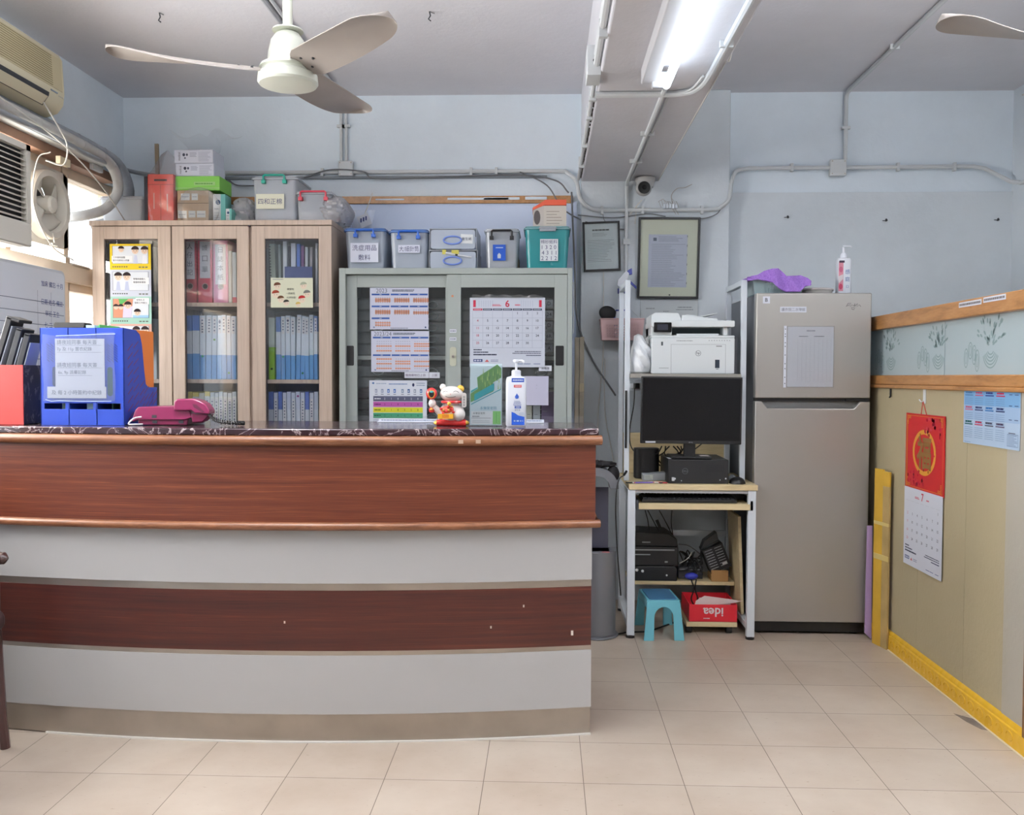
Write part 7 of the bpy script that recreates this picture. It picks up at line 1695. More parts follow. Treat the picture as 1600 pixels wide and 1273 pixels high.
m = MB(P('black_brush', (14, 14, 18), 0.6)); m.ball(((b2 - a2) / 2, 0.0, (d2 - c2) / 2), (b2 - a2) / 2, 0.016, (d2 - c2) / 2.1, 22, 12, rot=(0, R(18), 0)); m.m(P('brush_blue', (50, 90, 180), 0.4)).tube([((b2 - a2) * 0.85, 0, 0.02), (b2 - a2, 0, -0.04)], 0.008, 8)
solo(m, 'hair_brush', 'black oval brush sticking out of the left of the pink basket', 'brush', (a2, BSY + 0.05, c2))
a2, b2, c2, d2 = rect(962, 422, 984, 515, BSY + 0.05); H_ = d2 - c2; W_ = b2 - a2
t = T('spray_bottle', 'white and blue spray bottle standing in the pink basket', 'spray bottle', ((a2 + b2) / 2 + 0.0, BSY + 0.055, z0 + 0.004)); H_ = d2 - z0 - 0.004
m = MB(M_bot); m.lathe([(W_ * 0.52, 0), (W_ * 0.55, 0.01), (W_ * 0.55, H_ * 0.36), (W_ * 0.34, H_ * 0.48), (W_ * 0.30, H_ * 0.66), (W_ * 0.2, H_ * 0.72)], (0, 0, 0), 20, sy=0.7); m.build('bottle_body', t)
M_sb = P('spray_blue', (54, 66, 150), 0.4)
m = MB(M_sb); m.lathe([(W_ * 0.315, H_ * 0.66), (W_ * 0.36, H_ * 0.665), (W_ * 0.36, H_ * 0.735), (W_ * 0.3, H_ * 0.74)], (0, 0, 0), 16, sy=0.8); m.lathe([(W_ * 0.50, H_ * 0.41), (W_ * 0.49, H_ * 0.43)], (0, 0, 0), 16, sy=0.72); m.build('collar', t)
m = MB(M_bot); m.prism([(-W_ * 0.4, H_ * 0.78), (-W_ * 0.36, H_ * 0.86), (W_ * 0.25, H_ * 0.99), (W_ * 0.45, H_ * 0.95), (W_ * 0.3, H_ * 0.84), (W_ * 0.2, H_ * 0.74), (-W_ * 0.15, H_ * 0.74)], -0.012, 0.012, 'y'); m.m(M_sb).prism([(W_ * 0.3, H_ * 0.99), (W_ * 0.62, H_ * 1.03), (W_ * 0.66, H_ * 0.94), (W_ * 0.45, H_ * 0.93)], -0.010, 0.010, 'y'); m.prism([(W_ * 0.5, H_ * 0.86), (W_ * 1.0, H_ * 0.76), (W_ * 0.95, H_ * 0.73), (W_ * 0.45, H_ * 0.82)], -0.006, 0.006, 'y'); m.build('trigger_head', t, 0.002)

# ---------------------------------------------------------------- under the desk
LZ = lsz + 0.0006
a, b, z0, z1 = rect(984, 830, 1059, 893, 4.52); w_, h_ = b - a, z1 - LZ
t = T('old_printer', 'old black inkjet printer on the lower shelf of the desk', 'printer', (a, 4.50, LZ))
hb_ = 0.075
m = MB(M_black); m.prism([(0, 0), (w_ * 0.98, 0), (w_ * 0.98, hb_ * 0.8), (w_ * 0.9, hb_), (0.04, hb_), (0, hb_ * 0.7)], 0.0, 0.20, 'y'); m.build('lower_unit', t, 0.004)
m = MB(M_black); m.box(0, w_, 0.0, 0.2, hb_ + 0.001, h_ * 0.70); m.prism([(0, h_ * 0.70), (w_, h_ * 0.70), (w_ * 0.97, h_ * 0.86), (w_ * 0.8, h_ * 0.97), (w_ * 0.1, h_), (0, h_ * 0.9)], 0.004, 0.2, 'y'); m.build('body', t, 0.005)
m = MB(P('silver_trim', (150, 154, 158), 0.3, 0.6)); m.box(w_ * 0.02, w_ * 0.92, -0.004, 0.0, h_ * 0.625, h_ * 0.65); m.box(w_ * 0.02, w_ * 0.42, -0.004, 0.0, h_ * 0.53, h_ * 0.55); m.box(w_ * 0.72, w_ * 0.78, -0.004, 0.0, h_ * 0.38, h_ * 0.41); m.box(w_ * 0.25, w_ * 0.42, 0.0, 0.006, h_ * 0.78, h_ * 0.80); m.build('silver_trim', t)
m = MB(P('white_plug', (220, 222, 224), 0.4)); m.ball((w_ * 0.14, -0.004, 0.055), 0.008); m.ball((w_ * 0.26, -0.004, 0.05), 0.007); m.ball((w_ * 0.76, -0.004, 0.03), 0.005); m.build('connector', t)
m = MB(M_bcable); m.tube([dp(1032, 826, 4.55), dp(1026, 812, 4.56)], 0.008, 8); solo(m, 'antenna', 'short black antenna leaning behind the old black printer', 'antenna')
# black carton with white print, leaning
a, b = W(1096, 880, 4.50).x, W(1139, 880, 4.50).x
t = T('black_carton', 'black carton with white printed text, tilted on the lower shelf', 'carton', (W(1112, 905, 4.52).x, 4.53, LZ + 0.034), ry=R(-22))
m = MB(P('carton_black', (24, 26, 30), 0.4)); m.box(0, 0.108, 0, 0.11, 0, 0.125)
for cu in range(2):
    for k in range(8): m.words(0.008 + cu * 0.052, 0.048 + cu * 0.048, 0.114 - k * 0.0135, 0.004, (176, 182, 186), 1, 0.3, 1.6)
m.pr(0.07, 0.02, 0.095, 0.032, (216, 220, 222), 1)
m.build('printed_box', t, 0)
m = MB(P('box_flap_grey', (70, 74, 78), 0.5)); m.box(0.0, 0.10, 0.02, 0.10, 0.127, 0.133, rot=(0, R(-10), 0)); m.prism([(0.0, 0.126), (0.10, 0.14), (0.104, 0.18), (0.03, 0.16)], 0.03, 0.09, 'y'); m.build('open_flap', t)
m = MB(P('tan_block', (166, 124, 74), 0.6)); x = W(1112, 905, 4.50).x; m.box(x, W(1138, 905, 4.50).x, 4.50, 4.52, LZ, LZ + 0.055); m.box(x, W(1138, 905, 4.50).x, 4.52, 4.62, LZ, LZ + 0.030); solo(m, 'wooden_block', 'tan wooden block propping the black carton', 'block', bevel=0.001)
m = MB(M_bcable); rr = random.Random(17)
for k in range(9):
    pts = [dp(1060 + rr.uniform(0, 38), 862 + rr.uniform(-5, 40), 4.52 + rr.uniform(0, 0.1)) for _ in range(4)]; m.tube(bez(pts, 6), 0.0032, 6)
m.m(M_gcable).tube(bez([dp(1060, 850, 4.6), dp(1075, 852, 4.6), dp(1090, 862, 4.6), dp(1098, 870, 4.6)], 6), 0.003, 6); m.m(M_cable).tube(bez([dp(1062, 880, 4.52), dp(1075, 872, 4.51), dp(1081, 862, 4.52)], 6), 0.002, 6)
solo(m, 'cable_bundle', 'dark tangle of cables on the lower shelf beside the old printer', 'cable')
m = MB(M_dark); a, b, z0, z1 = rect(1060, 880, 1098, 905, 4.56); m.box(a, b, 4.56, 4.68, LZ, LZ + 0.06); m.m(P('silver_trim', (150, 154, 158), 0.3, 0.6)).box(a + 0.005, b - 0.01, 4.557, 4.56, LZ + 0.045, LZ + 0.05); solo(m, 'black_switch_box', 'low black box with a silver line in the cable tangle', 'box', bevel=0.003)
m = MB(P('deep_blue', (40, 50, 160), 0.4)); p = W(1081, 892, 4.52); m.ball((0, 0, 0), 0.034, 0.02, 0.018, 16, 10); solo(m, 'blue_pouch', 'small deep blue pouch in the cable tangle on the lower shelf', 'pouch', (p.x, 4.53, LZ + 0.020))
m = MB(M_bcable)
for q in ([(1080, 905), (1084, 920), (1080, 935), (1084, 945)], [(1088, 905), (1086, 920), (1090, 935), (1085, 948)]): m.tube(bez([dp(*s_, 4.47) for s_ in q], 6), 0.0035, 6)
solo(m, 'cable_bundle', 'two black cables dropping below the lower shelf into the red box', 'cable')
# blue step stool
a, b, z0, z1 = rect(996, 925, 1071, 1000, 4.15)
t = T('step_stool', 'light blue plastic step stool with darker blue seat under the desk', 'stool', (W(1037, 960, 4.2).x, 4.20, 0.0), rz=R(4))
M_stool = P('light_blue_plastic', (112, 190, 208), 0.4); sh = W(1041, 938, 4.2).z; sw = (W(1066, 960, 4.13).x - W(1013, 960, 4.13).x) / 2; sd_ = 0.235
def leg_panel(m, y0, y1, lean):
    n = 8; top = [(-sw, sh), (sw, sh)]; ow = sw + 0.018
    ar = [(0.045 * math.cos(R(a_)) * 1.0, 0.105 + 0.05 * math.sin(R(a_))) for a_ in range(0, 181, 20)]
    out = [(ow, 0), (sw, sh - 0.012), (sw - 0.012, sh), (-sw + 0.012, sh), (-sw, sh - 0.012), (-ow, 0), (-ow + 0.048, 0)] + [(p_[0], p_[1]) for p_ in ar[::-1]] + [(ow - 0.048, 0)]
    st = len(m.bm.verts); m.prism(out, y0, y1, 'y')
    for v in list(m.bm.verts)[st:]: v.co.y += lean * (sh - v.co.z)
m = MB(M_stool); leg_panel(m, 0, 0.008, -0.10); m.build('front_frame', t, 0.002)
m = MB(M_stool); leg_panel(m, sd_ - 0.008, sd_, 0.10); m.build('rear_frame', t, 0.002)
m = MB(M_stool); m.prism(rrect(-sw, sw, 0, sd_, 0.015), sh - 0.008, sh, 'z'); m.box(-sw, -sw + 0.005, 0.005, sd_ - 0.005, sh - 0.04, sh); m.box(sw - 0.005, sw, 0.005, sd_ - 0.005, sh - 0.04, sh); m.build('seat_frame', t, 0.002)
m = MB(P('steel_blue_pad', (58, 108, 146), 0.5)); m.prism(rrect(-sw + 0.012, sw - 0.012, 0.014, sd_ - 0.014, 0.015), sh, sh + 0.004, 'z'); m.build('seat_pad', t, 0.001)
# computer trolley with the red box
a, b, z0, z1 = rect(1072, 972, 1152, 980, 4.30); trz = W(1110, 970, 4.32).z; 
t = T('computer_trolley', 'low wooden trolley board on black casters under the desk', 'trolley', (a, 4.30, 0.0))
w_ = b - a
m = MB(M_ply); m.box(0, w_, 0, 0.28, trz - 0.024, trz); m.build('board', t, 0.003)
for x in (0.012, w_ - 0.04):
    for y in (0.03, 0.24):
        m = MB(M_black); m.cyl((x - 0.01, y, 0.022), (x + 0.018, y, 0.022), 0.022, 16); m.box(x - 0.012, x + 0.02, y - 0.012, y + 0.02, 0.022, trz - 0.024); m.build('caster', t, 0.002)
a, b, z0, z1 = rect(1077, 945, 1152, 970, 4.30)
t = T('shoe_box_lid', 'open red box reading idea upside down, on the trolley board', 'box', (a, 4.303, trz + 0.0006)); w_, h_ = b - a, z1 - trz
M_red = P('red_card', (206, 34, 48), 0.45)
m = MB(M_red); m.box(0, w_, 0, 0.003, 0, h_); m.box(0, 0.003, 0.003, 0.25, 0, h_); m.box(w_ - 0.003, w_, 0.003, 0.25, 0, h_); m.box(0, w_, 0.247, 0.25, 0, h_ * 1.0); m.box(0, w_, 0, 0.25, 0, 0.002); m.build('box_body', t)
m = MB(); m.pt('idea', w_ * 0.5, h_ * 0.56, 0.044, (236, 226, 228), 1, bold=0.02, flip=True, wmax=w_ * 0.5); m.words(w_ * 0.3, w_ * 0.43, h_ * 0.2, 0.005, (226, 200, 204), 1, 0.3); m.build('printed_name', t, 0, 0)
m = MB(P('box_inside_brown', (120, 92, 70), 0.7)); m.box(0.004, w_ - 0.004, 0.004, 0.246, 0.003, 0.012); m.build('inner_card', t)
m = MB(P('pinkish_paper', (222, 204, 200), 0.7))
m.prism([(w_ * 0.14, h_ * 0.9), (w_ * 0.16, h_ * 1.12), (w_ * 0.34, h_ * 1.42), (w_ * 1.16, h_ * 1.14), (w_ * 0.95, h_ * 1.02), (w_ * 0.6, h_ * 0.9)], 0.030, 0.032, 'y'); m.prism([(w_ * 0.2, h_ * 0.8), (w_ * 0.24, h_ * 1.28), (w_ * 0.9, h_ * 1.16), (w_ * 0.9, h_ * 0.8)], 0.040, 0.042, 'y'); m.box(w_ * 0.2, w_ * 0.9, 0.028, 0.045, 0.013, h_ * 0.9)
solo(m, 'paper_bundle', 'pinkish white papers sticking out of the red box', 'paper', (a, 4.303, trz + 0.001))
# wooden board leaning inside the desk's right leg
m = MB(M_ply); a, b, z0, z1 = rect(1153, 808, 1166, 965, 4.36); m.box(0.0, 0.014, 0, 0.25, 0.0, z1 - 0.078, rot=(0, R(-2.5), 0), piv=(0, 0, 0)); solo(m, 'wooden_board', 'pale wooden board leaning inside the right side of the desk', 'board', (b - 0.018, 4.38, 0.0785))

# ---------------------------------------------------------------- grey bladeless tower fan
t = T('tower_fan', 'grey bladeless tower fan standing between counter and desk', 'fan', (0.246, 4.27, 0))
M_gf = P('gunmetal_plastic', (116, 118, 124), 0.35, 0.3); M_gf2 = P('dark_gunmetal', (70, 70, 84), 0.4, 0.2)
m = MB(M_gf); m.lathe([(0.102, 0), (0.106, 0.004), (0.104, 0.010), (0.086, 0.014)], (0, 0, 0), 36); m.build('base_plate', t)
zt_ = W(950, 870, 4.2).z + 0.02
m = MB(M_gf); m.lathe([(0.090, 0.0145), (0.092, 0.03), (0.092, zt_), (0.086, zt_ + 0.003)], (0, 0, 0), 36); m.build('lower_cylinder', t)
top = W(945, 728, 4.27).z - 0.004
def pill(rx, z0, z1, n=14): return [(rx * math.cos(R(a_)), z1 - rx + rx * math.sin(R(a_))) for a_ in [180 * i / n for i in range(n + 1)]] + [(-rx, z0), (rx, z0)][0:2]
m = MB(M_gf); O = pill(0.098, zt_ + 0.0035, top); I = pill(0.058, zt_ + 0.0035, top - 0.04)
for y in (-0.055, 0.055):
    A = [m.bm.verts.new((p_[0], y, p_[1])) for p_ in O]; B = [m.bm.verts.new((p_[0] , y, p_[1])) for p_ in I]
    for i in range(len(A) - 1): m.f([A[i], A[i + 1], B[i + 1], B[i]])
    if y < 0: A0, B0 = A, B
for i in range(len(A) - 1): m.f([A0[i], A0[i + 1], A[i + 1], A[i]])
m.build('air_loop', t, smooth=50)
m = MB(M_gf2)
for p_, q_ in zip(I, I[1:]): m.poly([(p_[0], -0.055, p_[1]), (p_[0], 0.055, p_[1]), (q_[0], 0.055, q_[1]), (q_[0], -0.055, q_[1])])
m.box(-0.056, 0.056, 0.03, 0.034, zt_ + 0.004, top - 0.10); m.build('inner_surface', t, smooth=50)
m = MB(P('display_pink', (196, 120, 120), 0.3)); m.box(0.020, 0.055, -0.078, -0.074, zt_ + 0.002, zt_ + 0.006); m.build('display_light', t)
m = MB(P('black_fluff', (18, 16, 20), 0.9)); rr = random.Random(6); m.ball((0.01, 0, top + 0.012), 0.075, 0.05, 0.016, 26, 12, fn=lambda q: 1 + 0.2 * math.sin(q.x * 19) * math.cos(q.y * 13)); m.ball((0.075, 0, top - 0.035), 0.030, 0.045, 0.04, 14, 10)
solo(m, 'black_cloth', 'black cloth draped on top of the grey tower fan', 'cloth', (0.246, 4.27, 0.002))
m = MB(M_bcable); m.tube([(0.35, 4.27, 0.004), (0.39, 4.3, 0.004), (0.50, 4.32, 0.004), (0.66, 4.5, 0.004)], 0.004, 6); solo(m, 'floor_cable', 'thin black cable on the floor from the tower fan to the stool', 'cable')

# ================================================================== refrigerator
FYD = 4.30
fx0 = W(1179, 700, FYD).x; fx1 = W(1361, 560, FYD).x; fzt = W(1270, 457.5, FYD).z
fx1 = min(fx1, PX - 0.012)
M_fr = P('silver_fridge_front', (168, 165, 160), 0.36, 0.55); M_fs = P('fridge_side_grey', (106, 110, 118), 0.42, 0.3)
t = T('refrigerator', 'tall silver two-door refrigerator against the back wall', 'refrigerator', (0, 0, 0))
m = MB(M_fs); m.box(fx0 + 0.003, fx1 - 0.003, FYD + 0.05, 4.92, 0.03, fzt - 0.004); m.build('cabinet_body', t, 0.004)
zA, zB = W(1270, 622, FYD).z, W(1270, 627, FYD).z; zC_ = W(1270, 972, FYD).z
m = MB(M_fr); m.box(fx0, fx1, FYD, FYD + 0.047, zA, fzt); m.build('freezer_door', t, 0.006, seg=3)
hx_a, hx_b = W(1190, 632, FYD).x, W(1344, 632, FYD).x; hz1, hz0 = zB, W(1270, 638, FYD).z
m = MB(M_fr)
m.prism([(fx0, zC_), (fx1, zC_), (fx1, zB), (hx_b, zB), (hx_b - 0.028, hz0), (hx_a + 0.028, hz0), (hx_a, zB), (fx0, zB)], FYD, FYD + 0.047, 'y'); d = m.build('main_door', t, 0.004)
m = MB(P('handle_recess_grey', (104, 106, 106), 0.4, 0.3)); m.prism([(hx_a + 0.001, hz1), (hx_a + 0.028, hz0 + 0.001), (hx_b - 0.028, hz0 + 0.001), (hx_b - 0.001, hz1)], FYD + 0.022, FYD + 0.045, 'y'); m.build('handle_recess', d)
m = MB(M_black); m.box(fx0 + 0.002, fx1 - 0.002, FYD + 0.012, FYD + 0.05, zB + 0.0005, zA - 0.0005); m.box(W(1322, 624, FYD).x, fx1 - 0.004, FYD - 0.003, FYD + 0.02, zB + 0.002, zA - 0.003); m.build('door_gap', t)
m = MB(M_black); m.box(fx0 + 0.004, fx1 - 0.004, FYD + 0.03, FYD + 0.06, 0.012, zC_ - 0.003); m.build('kick_plate', t)
for x in (fx0 + 0.04, fx1 - 0.04):
    for y in (FYD + 0.07, 4.86): m = MB(M_black); m.cyl((x, y, 0), (x, y, 0.031), 0.018, 12); m.build('foot', t)
m = MB()
for tx, px, py, s_ in (('B', 1197.5, 468.5, 0.022),):
    x0, x1, z0, z1 = rect(1192, 463, 1203, 474, FYD); mm = MB(M_paper); mm.box(x0, x1, FYD - 0.001, FYD - 0.0002, z0, z1); mm.pt('B', (x0 + x1) / 2, (z0 + z1) / 2, 0.018, (90, 90, 96), 2, y0=FYD - 0.001, bold=0.02); solo(mm, 'sticker', 'small white square sticker with the letter B on the freezer door', 'sticker', smooth=0)
x0, x1, z0, z1 = rect(1219, 479, 1260, 488, FYD); mm = MB(M_paper); mm.box(x0, x1, FYD - 0.001, FYD - 0.0002, z0, z1); mm.pt('護衣院二次帶飯', (x0 + x1) / 2, (z0 + z1) / 2, 0.015, (120, 122, 136), 2, y0=FYD - 0.001, wmax=(x1 - x0) * 0.92); solo(mm, 'label_strip', 'white label strip with one line of characters on the freezer door', 'label', smooth=0)
mm = MB(P('silver_script', (104, 104, 104), 0.3))
for q in ([(1322, 479), (1325, 474), (1330, 473), (1327, 477), (1323, 478)], [(1328, 479), (1331, 476), (1334, 478), (1336, 474), (1335, 479)], [(1336, 478), (1340, 474), (1339, 479), (1343, 476), (1345, 479)], [(1330, 480), (1336, 481), (1334, 484), (1330, 482)]): mm.tube([tuple(W(a_, b_, FYD - 0.001)) for a_, b_ in q], 0.0011, 5)
mm.build('script_emblem', t)
a, b, z0, z1 = rect(1224, 509, 1303, 605.5, FYD)
t2 = T('paper_sheet', 'white printed form in a punched clear sleeve on the freezer door', 'paper', (a, FYD - 0.0004, z0))
w_, h_ = b - a, z1 - z0
m = MB(M_film); m.box(0, w_, -0.0028, -0.0024, 0, h_); m.build('clear_sleeve', t2)
m = MB(M_paper); m.box(0, w_ * 0.055, -0.0034, -0.0030, 0, h_)
for k in (0.06, 0.16, 0.3, 0.38, 0.52, 0.66, 0.72, 0.82, 0.86, 0.94): m.pr(w_ * 0.02, h_ * k, w_ * 0.04, h_ * (k + 0.014), (90, 90, 100), 1, -0.0034)
m.build('punched_edge', t2, 0, 0)
m = MB(M_paper); m.box(w_ * 0.075, w_ * 0.985, -0.0018, -0.0008, 0.004, h_ - 0.004); y = -0.0018
m.words(w_ * 0.45, w_ * 0.62, h_ * 0.92, 0.006, (160, 162, 180), 1, 0.2, y0=y); m.words(w_ * 0.30, w_ * 0.48, h_ * 0.83, 0.004, (120, 122, 140), 1, 0.2, y0=y); m.words(w_ * 0.60, w_ * 0.80, h_ * 0.83, 0.004, (120, 122, 140), 1, 0.2, y0=y)
for k in range(9): m.pr(w_ * (0.28 + 0.082 * k), h_ * 0.1, w_ * (0.283 + 0.082 * k), h_ * 0.80, (176, 178, 196), 1, y)
for k in range(22): m.pr(w_ * 0.28, h_ * (0.1 + 0.0318 * k), w_ * 0.94, h_ * (0.1015 + 0.0318 * k), (186, 188, 204), 1, y)
m.build('form', t2, 0, 0)
# on top of the fridge
FT = fzt + 0.0006
a, b, z0, z1 = rect(1168, 437, 1256, 457, FYD + 0.06); 
a = fx0 - 0.005
t = T('plastic_basket', 'pale blue-green perforated basket on the refrigerator', 'basket', (a, FYD + 0.05, FT)); w_, h_ = b - a, z1 - FT
M_bk = clear('aqua_basket', (176, 200, 204), 0.9, 0.3, 0.05)
m = MB(M_bk); nx, nz = 15, 4; u0, u1, v0, v1 = 0.22, 0.97, 0.08, 0.86
band(0, 0, 1, v0); band(0, v1, 1, 1); band(0, v0, u0, v1); band(u1, v0, 1, v1); du, dv = (u1 - u0) / nx, (v1 - v0) / nz
for i in range(nx + 1): band(u0 + du * i - du * 0.22, v0, u0 + du * i + du * 0.22, v1)
for j in range(nz + 1): band(u0, v0 + dv * j - dv * 0.22, u1, v0 + dv * j + dv * 0.22)
m.build('perforated_front', t, 0, 0)
m = MB(M_bk)
for x0, x1 in ((0.045, 0.0), (0.955, 1.0)): m.poly([(w_ * x0, 0.012, 0), (w_ * x0, 0.19, 0), (w_ * x1, 0.2, h_), (w_ * x1, 0, h_)])
m.poly([(w_ * 0.045, 0.19, 0), (w_ * 0.955, 0.19, 0), (w_, 0.2, h_), (0, 0.2, h_)]); m.build('basket_walls', t)
m = MB(M_bk); m.tube([(0, 0, h_), (w_, 0, h_), (w_, 0.2, h_), (0, 0.2, h_)], 0.004, 8, closed=True); m.build('rim', t)
# purple towel
def towel_mat():
    mt, nt, bb = newmat('purple_terry'); co = coords(nt); f = noise(nt, co, 160, 3, 0.7); nt.links.new(ramp(nt, f, [(0.3, rgb(138, 96, 184)), (0.7, rgb(168, 130, 212))]), bb.inputs['Base Color']); bb.inputs['Roughness'].default_value = 0.95; bump(nt, bb, f, 0.6, 0.004); return mt
m = MB(towel_mat()); TYT = FYD + 0.045
top_px = [(1167, 434), (1174, 431), (1184, 429), (1194, 423), (1206, 419.5), (1216, 419), (1222, 424), (1229, 431), (1240, 430.5), (1251, 430), (1262, 434), (1268, 439)]
bot_px = [(1168, 437), (1175, 438), (1186, 436.5), (1197, 438), (1207, 441), (1213, 447), (1221, 452), (1229, 456), (1243, 456), (1251, 455), (1258, 447), (1267, 446)]
def towel_fn(u, v):
    x = u * (len(top_px) - 1); i = min(int(x), len(top_px) - 2); f = x - i
    tp = Vector(top_px[i]).lerp(Vector(top_px[i + 1]), f); bp = Vector(bot_px[i]).lerp(Vector(bot_px[i + 1]), f)
    # v 0..0.5 front face (bottom to crest), 0.5..1 back slope over the basket
    if v <= 0.5:
        k = v / 0.5; q = bp.lerp(tp, k); Y = FYD + 0.022 + 0.012 * k + 0.008 * math.sin(u * 22 + k * 3)
        return Vector(tuple(W(q.x, q.y, Y)))
    k = (v - 0.5) / 0.5; Y0 = FYD + 0.034 + 0.008 * math.sin(u * 22 + 3); q = W(tp.x, tp.y, Y0); zz_ = FT + 0.078 + 0.008 * math.sin(u * 18 + k * 5); return Vector((q.x + 0.004 * math.sin(9 * k), Y0 + 0.16 * k, q.z + (min(zz_, q.z) - q.z) * min(1, k * 1.6)))
m.grid(towel_fn, 66, 24)
o = solo(m, 'towel', 'purple terry towel draped over the basket on the refrigerator', 'towel', smooth=80)
so = o.modifiers.new('thick', 'SOLIDIFY'); so.thickness = 0.006; so.offset = -1
a, b, z0, z1 = rect(1256, 448.5, 1312, 457, FYD + 0.05); cx = (a + b) / 2
t = T('food_tray', 'flat white oval lidded dish in the middle of the refrigerator top', 'dish', (cx, FYD + 0.15, FT))
m = MB(P('dish_cream', (206, 202, 196), 0.35)); hh = z1 - FT; m.lathe([((b - a) / 2 * 0.88, 0), ((b - a) / 2 * 0.95, hh * 0.7)], (0, 0, 0), 36); m.build('dish', t)
m = MB(P('dish_lid', (214, 206, 204), 0.35)); m.lathe([((b - a) / 2, hh * 0.7 + 0.0005), ((b - a) / 2, hh * 0.92), ((b - a) / 2 * 0.94, hh)], (0, 0, 0), 36); m.build('lid', t)
a, b, z0, z1 = rect(1310, 402, 1332, 457, FYD + 0.10); w_, h_ = b - a, z1 - FT; x = w_ / 2
t = T('lotion_bottle', 'white pump bottle with pink label and blue handwriting on the refrigerator', 'pump bottle', ((a + b) / 2, FYD + 0.13, FT))
m = MB(M_bot); rings = []
for r_, z in [(x * 0.92, 0), (x, 0.006), (x, h_ * 0.94), (x * 0.9, h_ * 0.985), (x * 0.5, h_)]: rings.append([m.bm.verts.new((p_[0], p_[1], z)) for p_ in rrect(-r_, r_, -r_ * 0.75, r_ * 0.75, min(0.012, r_ * 0.4), 4)])
n = len(rings[0])
for A, B in zip(rings, rings[1:]):
    for i in range(n): m.f([A[i], A[(i + 1) % n], B[(i + 1) % n], B[i]])
m.f(rings[0][::-1]); m.f(rings[-1]); m.build('bottle_body', t)
m = MB(); yl = -x * 0.75; m.pr(-x * 0.92, h_ * 0.1, -x * 0.25, h_ * 0.9, (222, 150, 166), 1, yl); m.pr(-x * 0.85, h_ * 0.86, -x * 0.1, h_ * 0.92, (70, 56, 76), 2, yl); m.pe(-x * 0.6, h_ * 0.68, 0.009, 0.014, (206, 110, 140), 2, 14, yl); m.pe(-x * 0.6, h_ * 0.22, 0.009, 0.014, (196, 76, 106), 2, 14, yl); m.pp([(-x * 0.9, h_ * 0.3), (-x * 0.3, h_ * 0.42), (-x * 0.3, h_ * 0.55), (-x * 0.9, h_ * 0.5)], (236, 226, 230), 2, yl)
for i, ch in enumerate('感庭口'): m.pt(ch, x * 0.35, h_ * (0.62 - 0.2 * i), 0.022 if i < 2 else 0.012, (70, 110, 176), 1, y0=yl)
m.build('printed_label', t, 0, 0)
hp = W(1325, 383, FYD + 0.1).z - FT
m = MB(M_bot); m.lathe([(x * 0.5, h_), (x * 0.5, h_ + (hp - h_) * 0.22), (x * 0.34, h_ + (hp - h_) * 0.42), (x * 0.2, h_ + (hp - h_) * 0.45), (x * 0.2, h_ + (hp - h_) * 0.9)], (0, 0, 0), 18); m.tube([(-0.002, 0, hp), (0.030, -0.004, hp - 0.001), (0.036, -0.004, hp - 0.006)], 0.004, 8); m.build('pump_head', t)

# ---------------------------------------------------------------- boards beside the fridge
t_ = P('yellow_brown_board', (206, 164, 56), 0.5, var=0.1)
zb1 = W(1374, 731, 4.21).z
qa, qb, qc = W(1364, 900, 4.20), W(1377, 900, 4.14), W(1387, 900, 4.09); of = Vector((0.0095, 0.003, 0))
def slab(m, p, q, z0, z1, g=0.0): nn = of * (1 + g); k = of * (-g); m.prism([(p.x + k.x, p.y + k.y), (q.x + k.x, q.y + k.y), (q.x + nn.x, q.y + nn.y), (p.x + nn.x, p.y + nn.y)], z0, z1, 'z')
m = MB(t_); slab(m, qa, qb, 0, zb1); slab(m, qb, qc, zb1 - 0.075, zb1 - 0.008)
m.m(P('raw_board_edge', (178, 152, 98), 0.6, var=0.15)); slab(m, qb, qc, 0, zb1 - 0.075)
m.m(P('cream_tape', (206, 186, 120), 0.4)); slab(m, qa, qc, 0.40, 0.425, 0.08); slab(m, qa, qc, 0.56, 0.575, 0.08)
solo(m, 'yellow_board', 'yellow-brown board with taped edge standing between fridge and partition', 'board', bevel=0.0008)
m = MB(P('lilac_board', (178, 150, 190), 0.5)); x0, x1 = W(1354.5, 900, 4.24).x, W(1362.5, 900, 4.24).x; zl = W(1358, 822, 4.24).z; m.prism([(x0, 0.03), (x1 + 0.006, 0.0), (x1 + 0.002, zl), (x0 + 0.004, zl)], 4.25, 4.262, 'y')
solo(m, 'lilac_board', 'thin lilac board leaning at the lower right edge of the refrigerator', 'board')

# ================================================================== on the partition (prints drawn facing -x)
def wallsheet(name, label, cat, y_left, y_right, z0, z1, draw, thick=0.0012, col=None, off=0.0, tilt=0.0):
    """sheet on the partition; y_left is the far side (left in view)"""
    w_, h_ = y_left - y_right, z1 - z0; m = MB(col or M_paper); m.box(0, w_, 0, thick, 0, h_); draw(m, w_, h_)
    return solo(m, name, label, cat, (PX - thick - 0.0004 - off, y_left, z0), R(-90), smooth=0, ry=0)
def py_(px, X=PX): return WX(px, 640, X).y
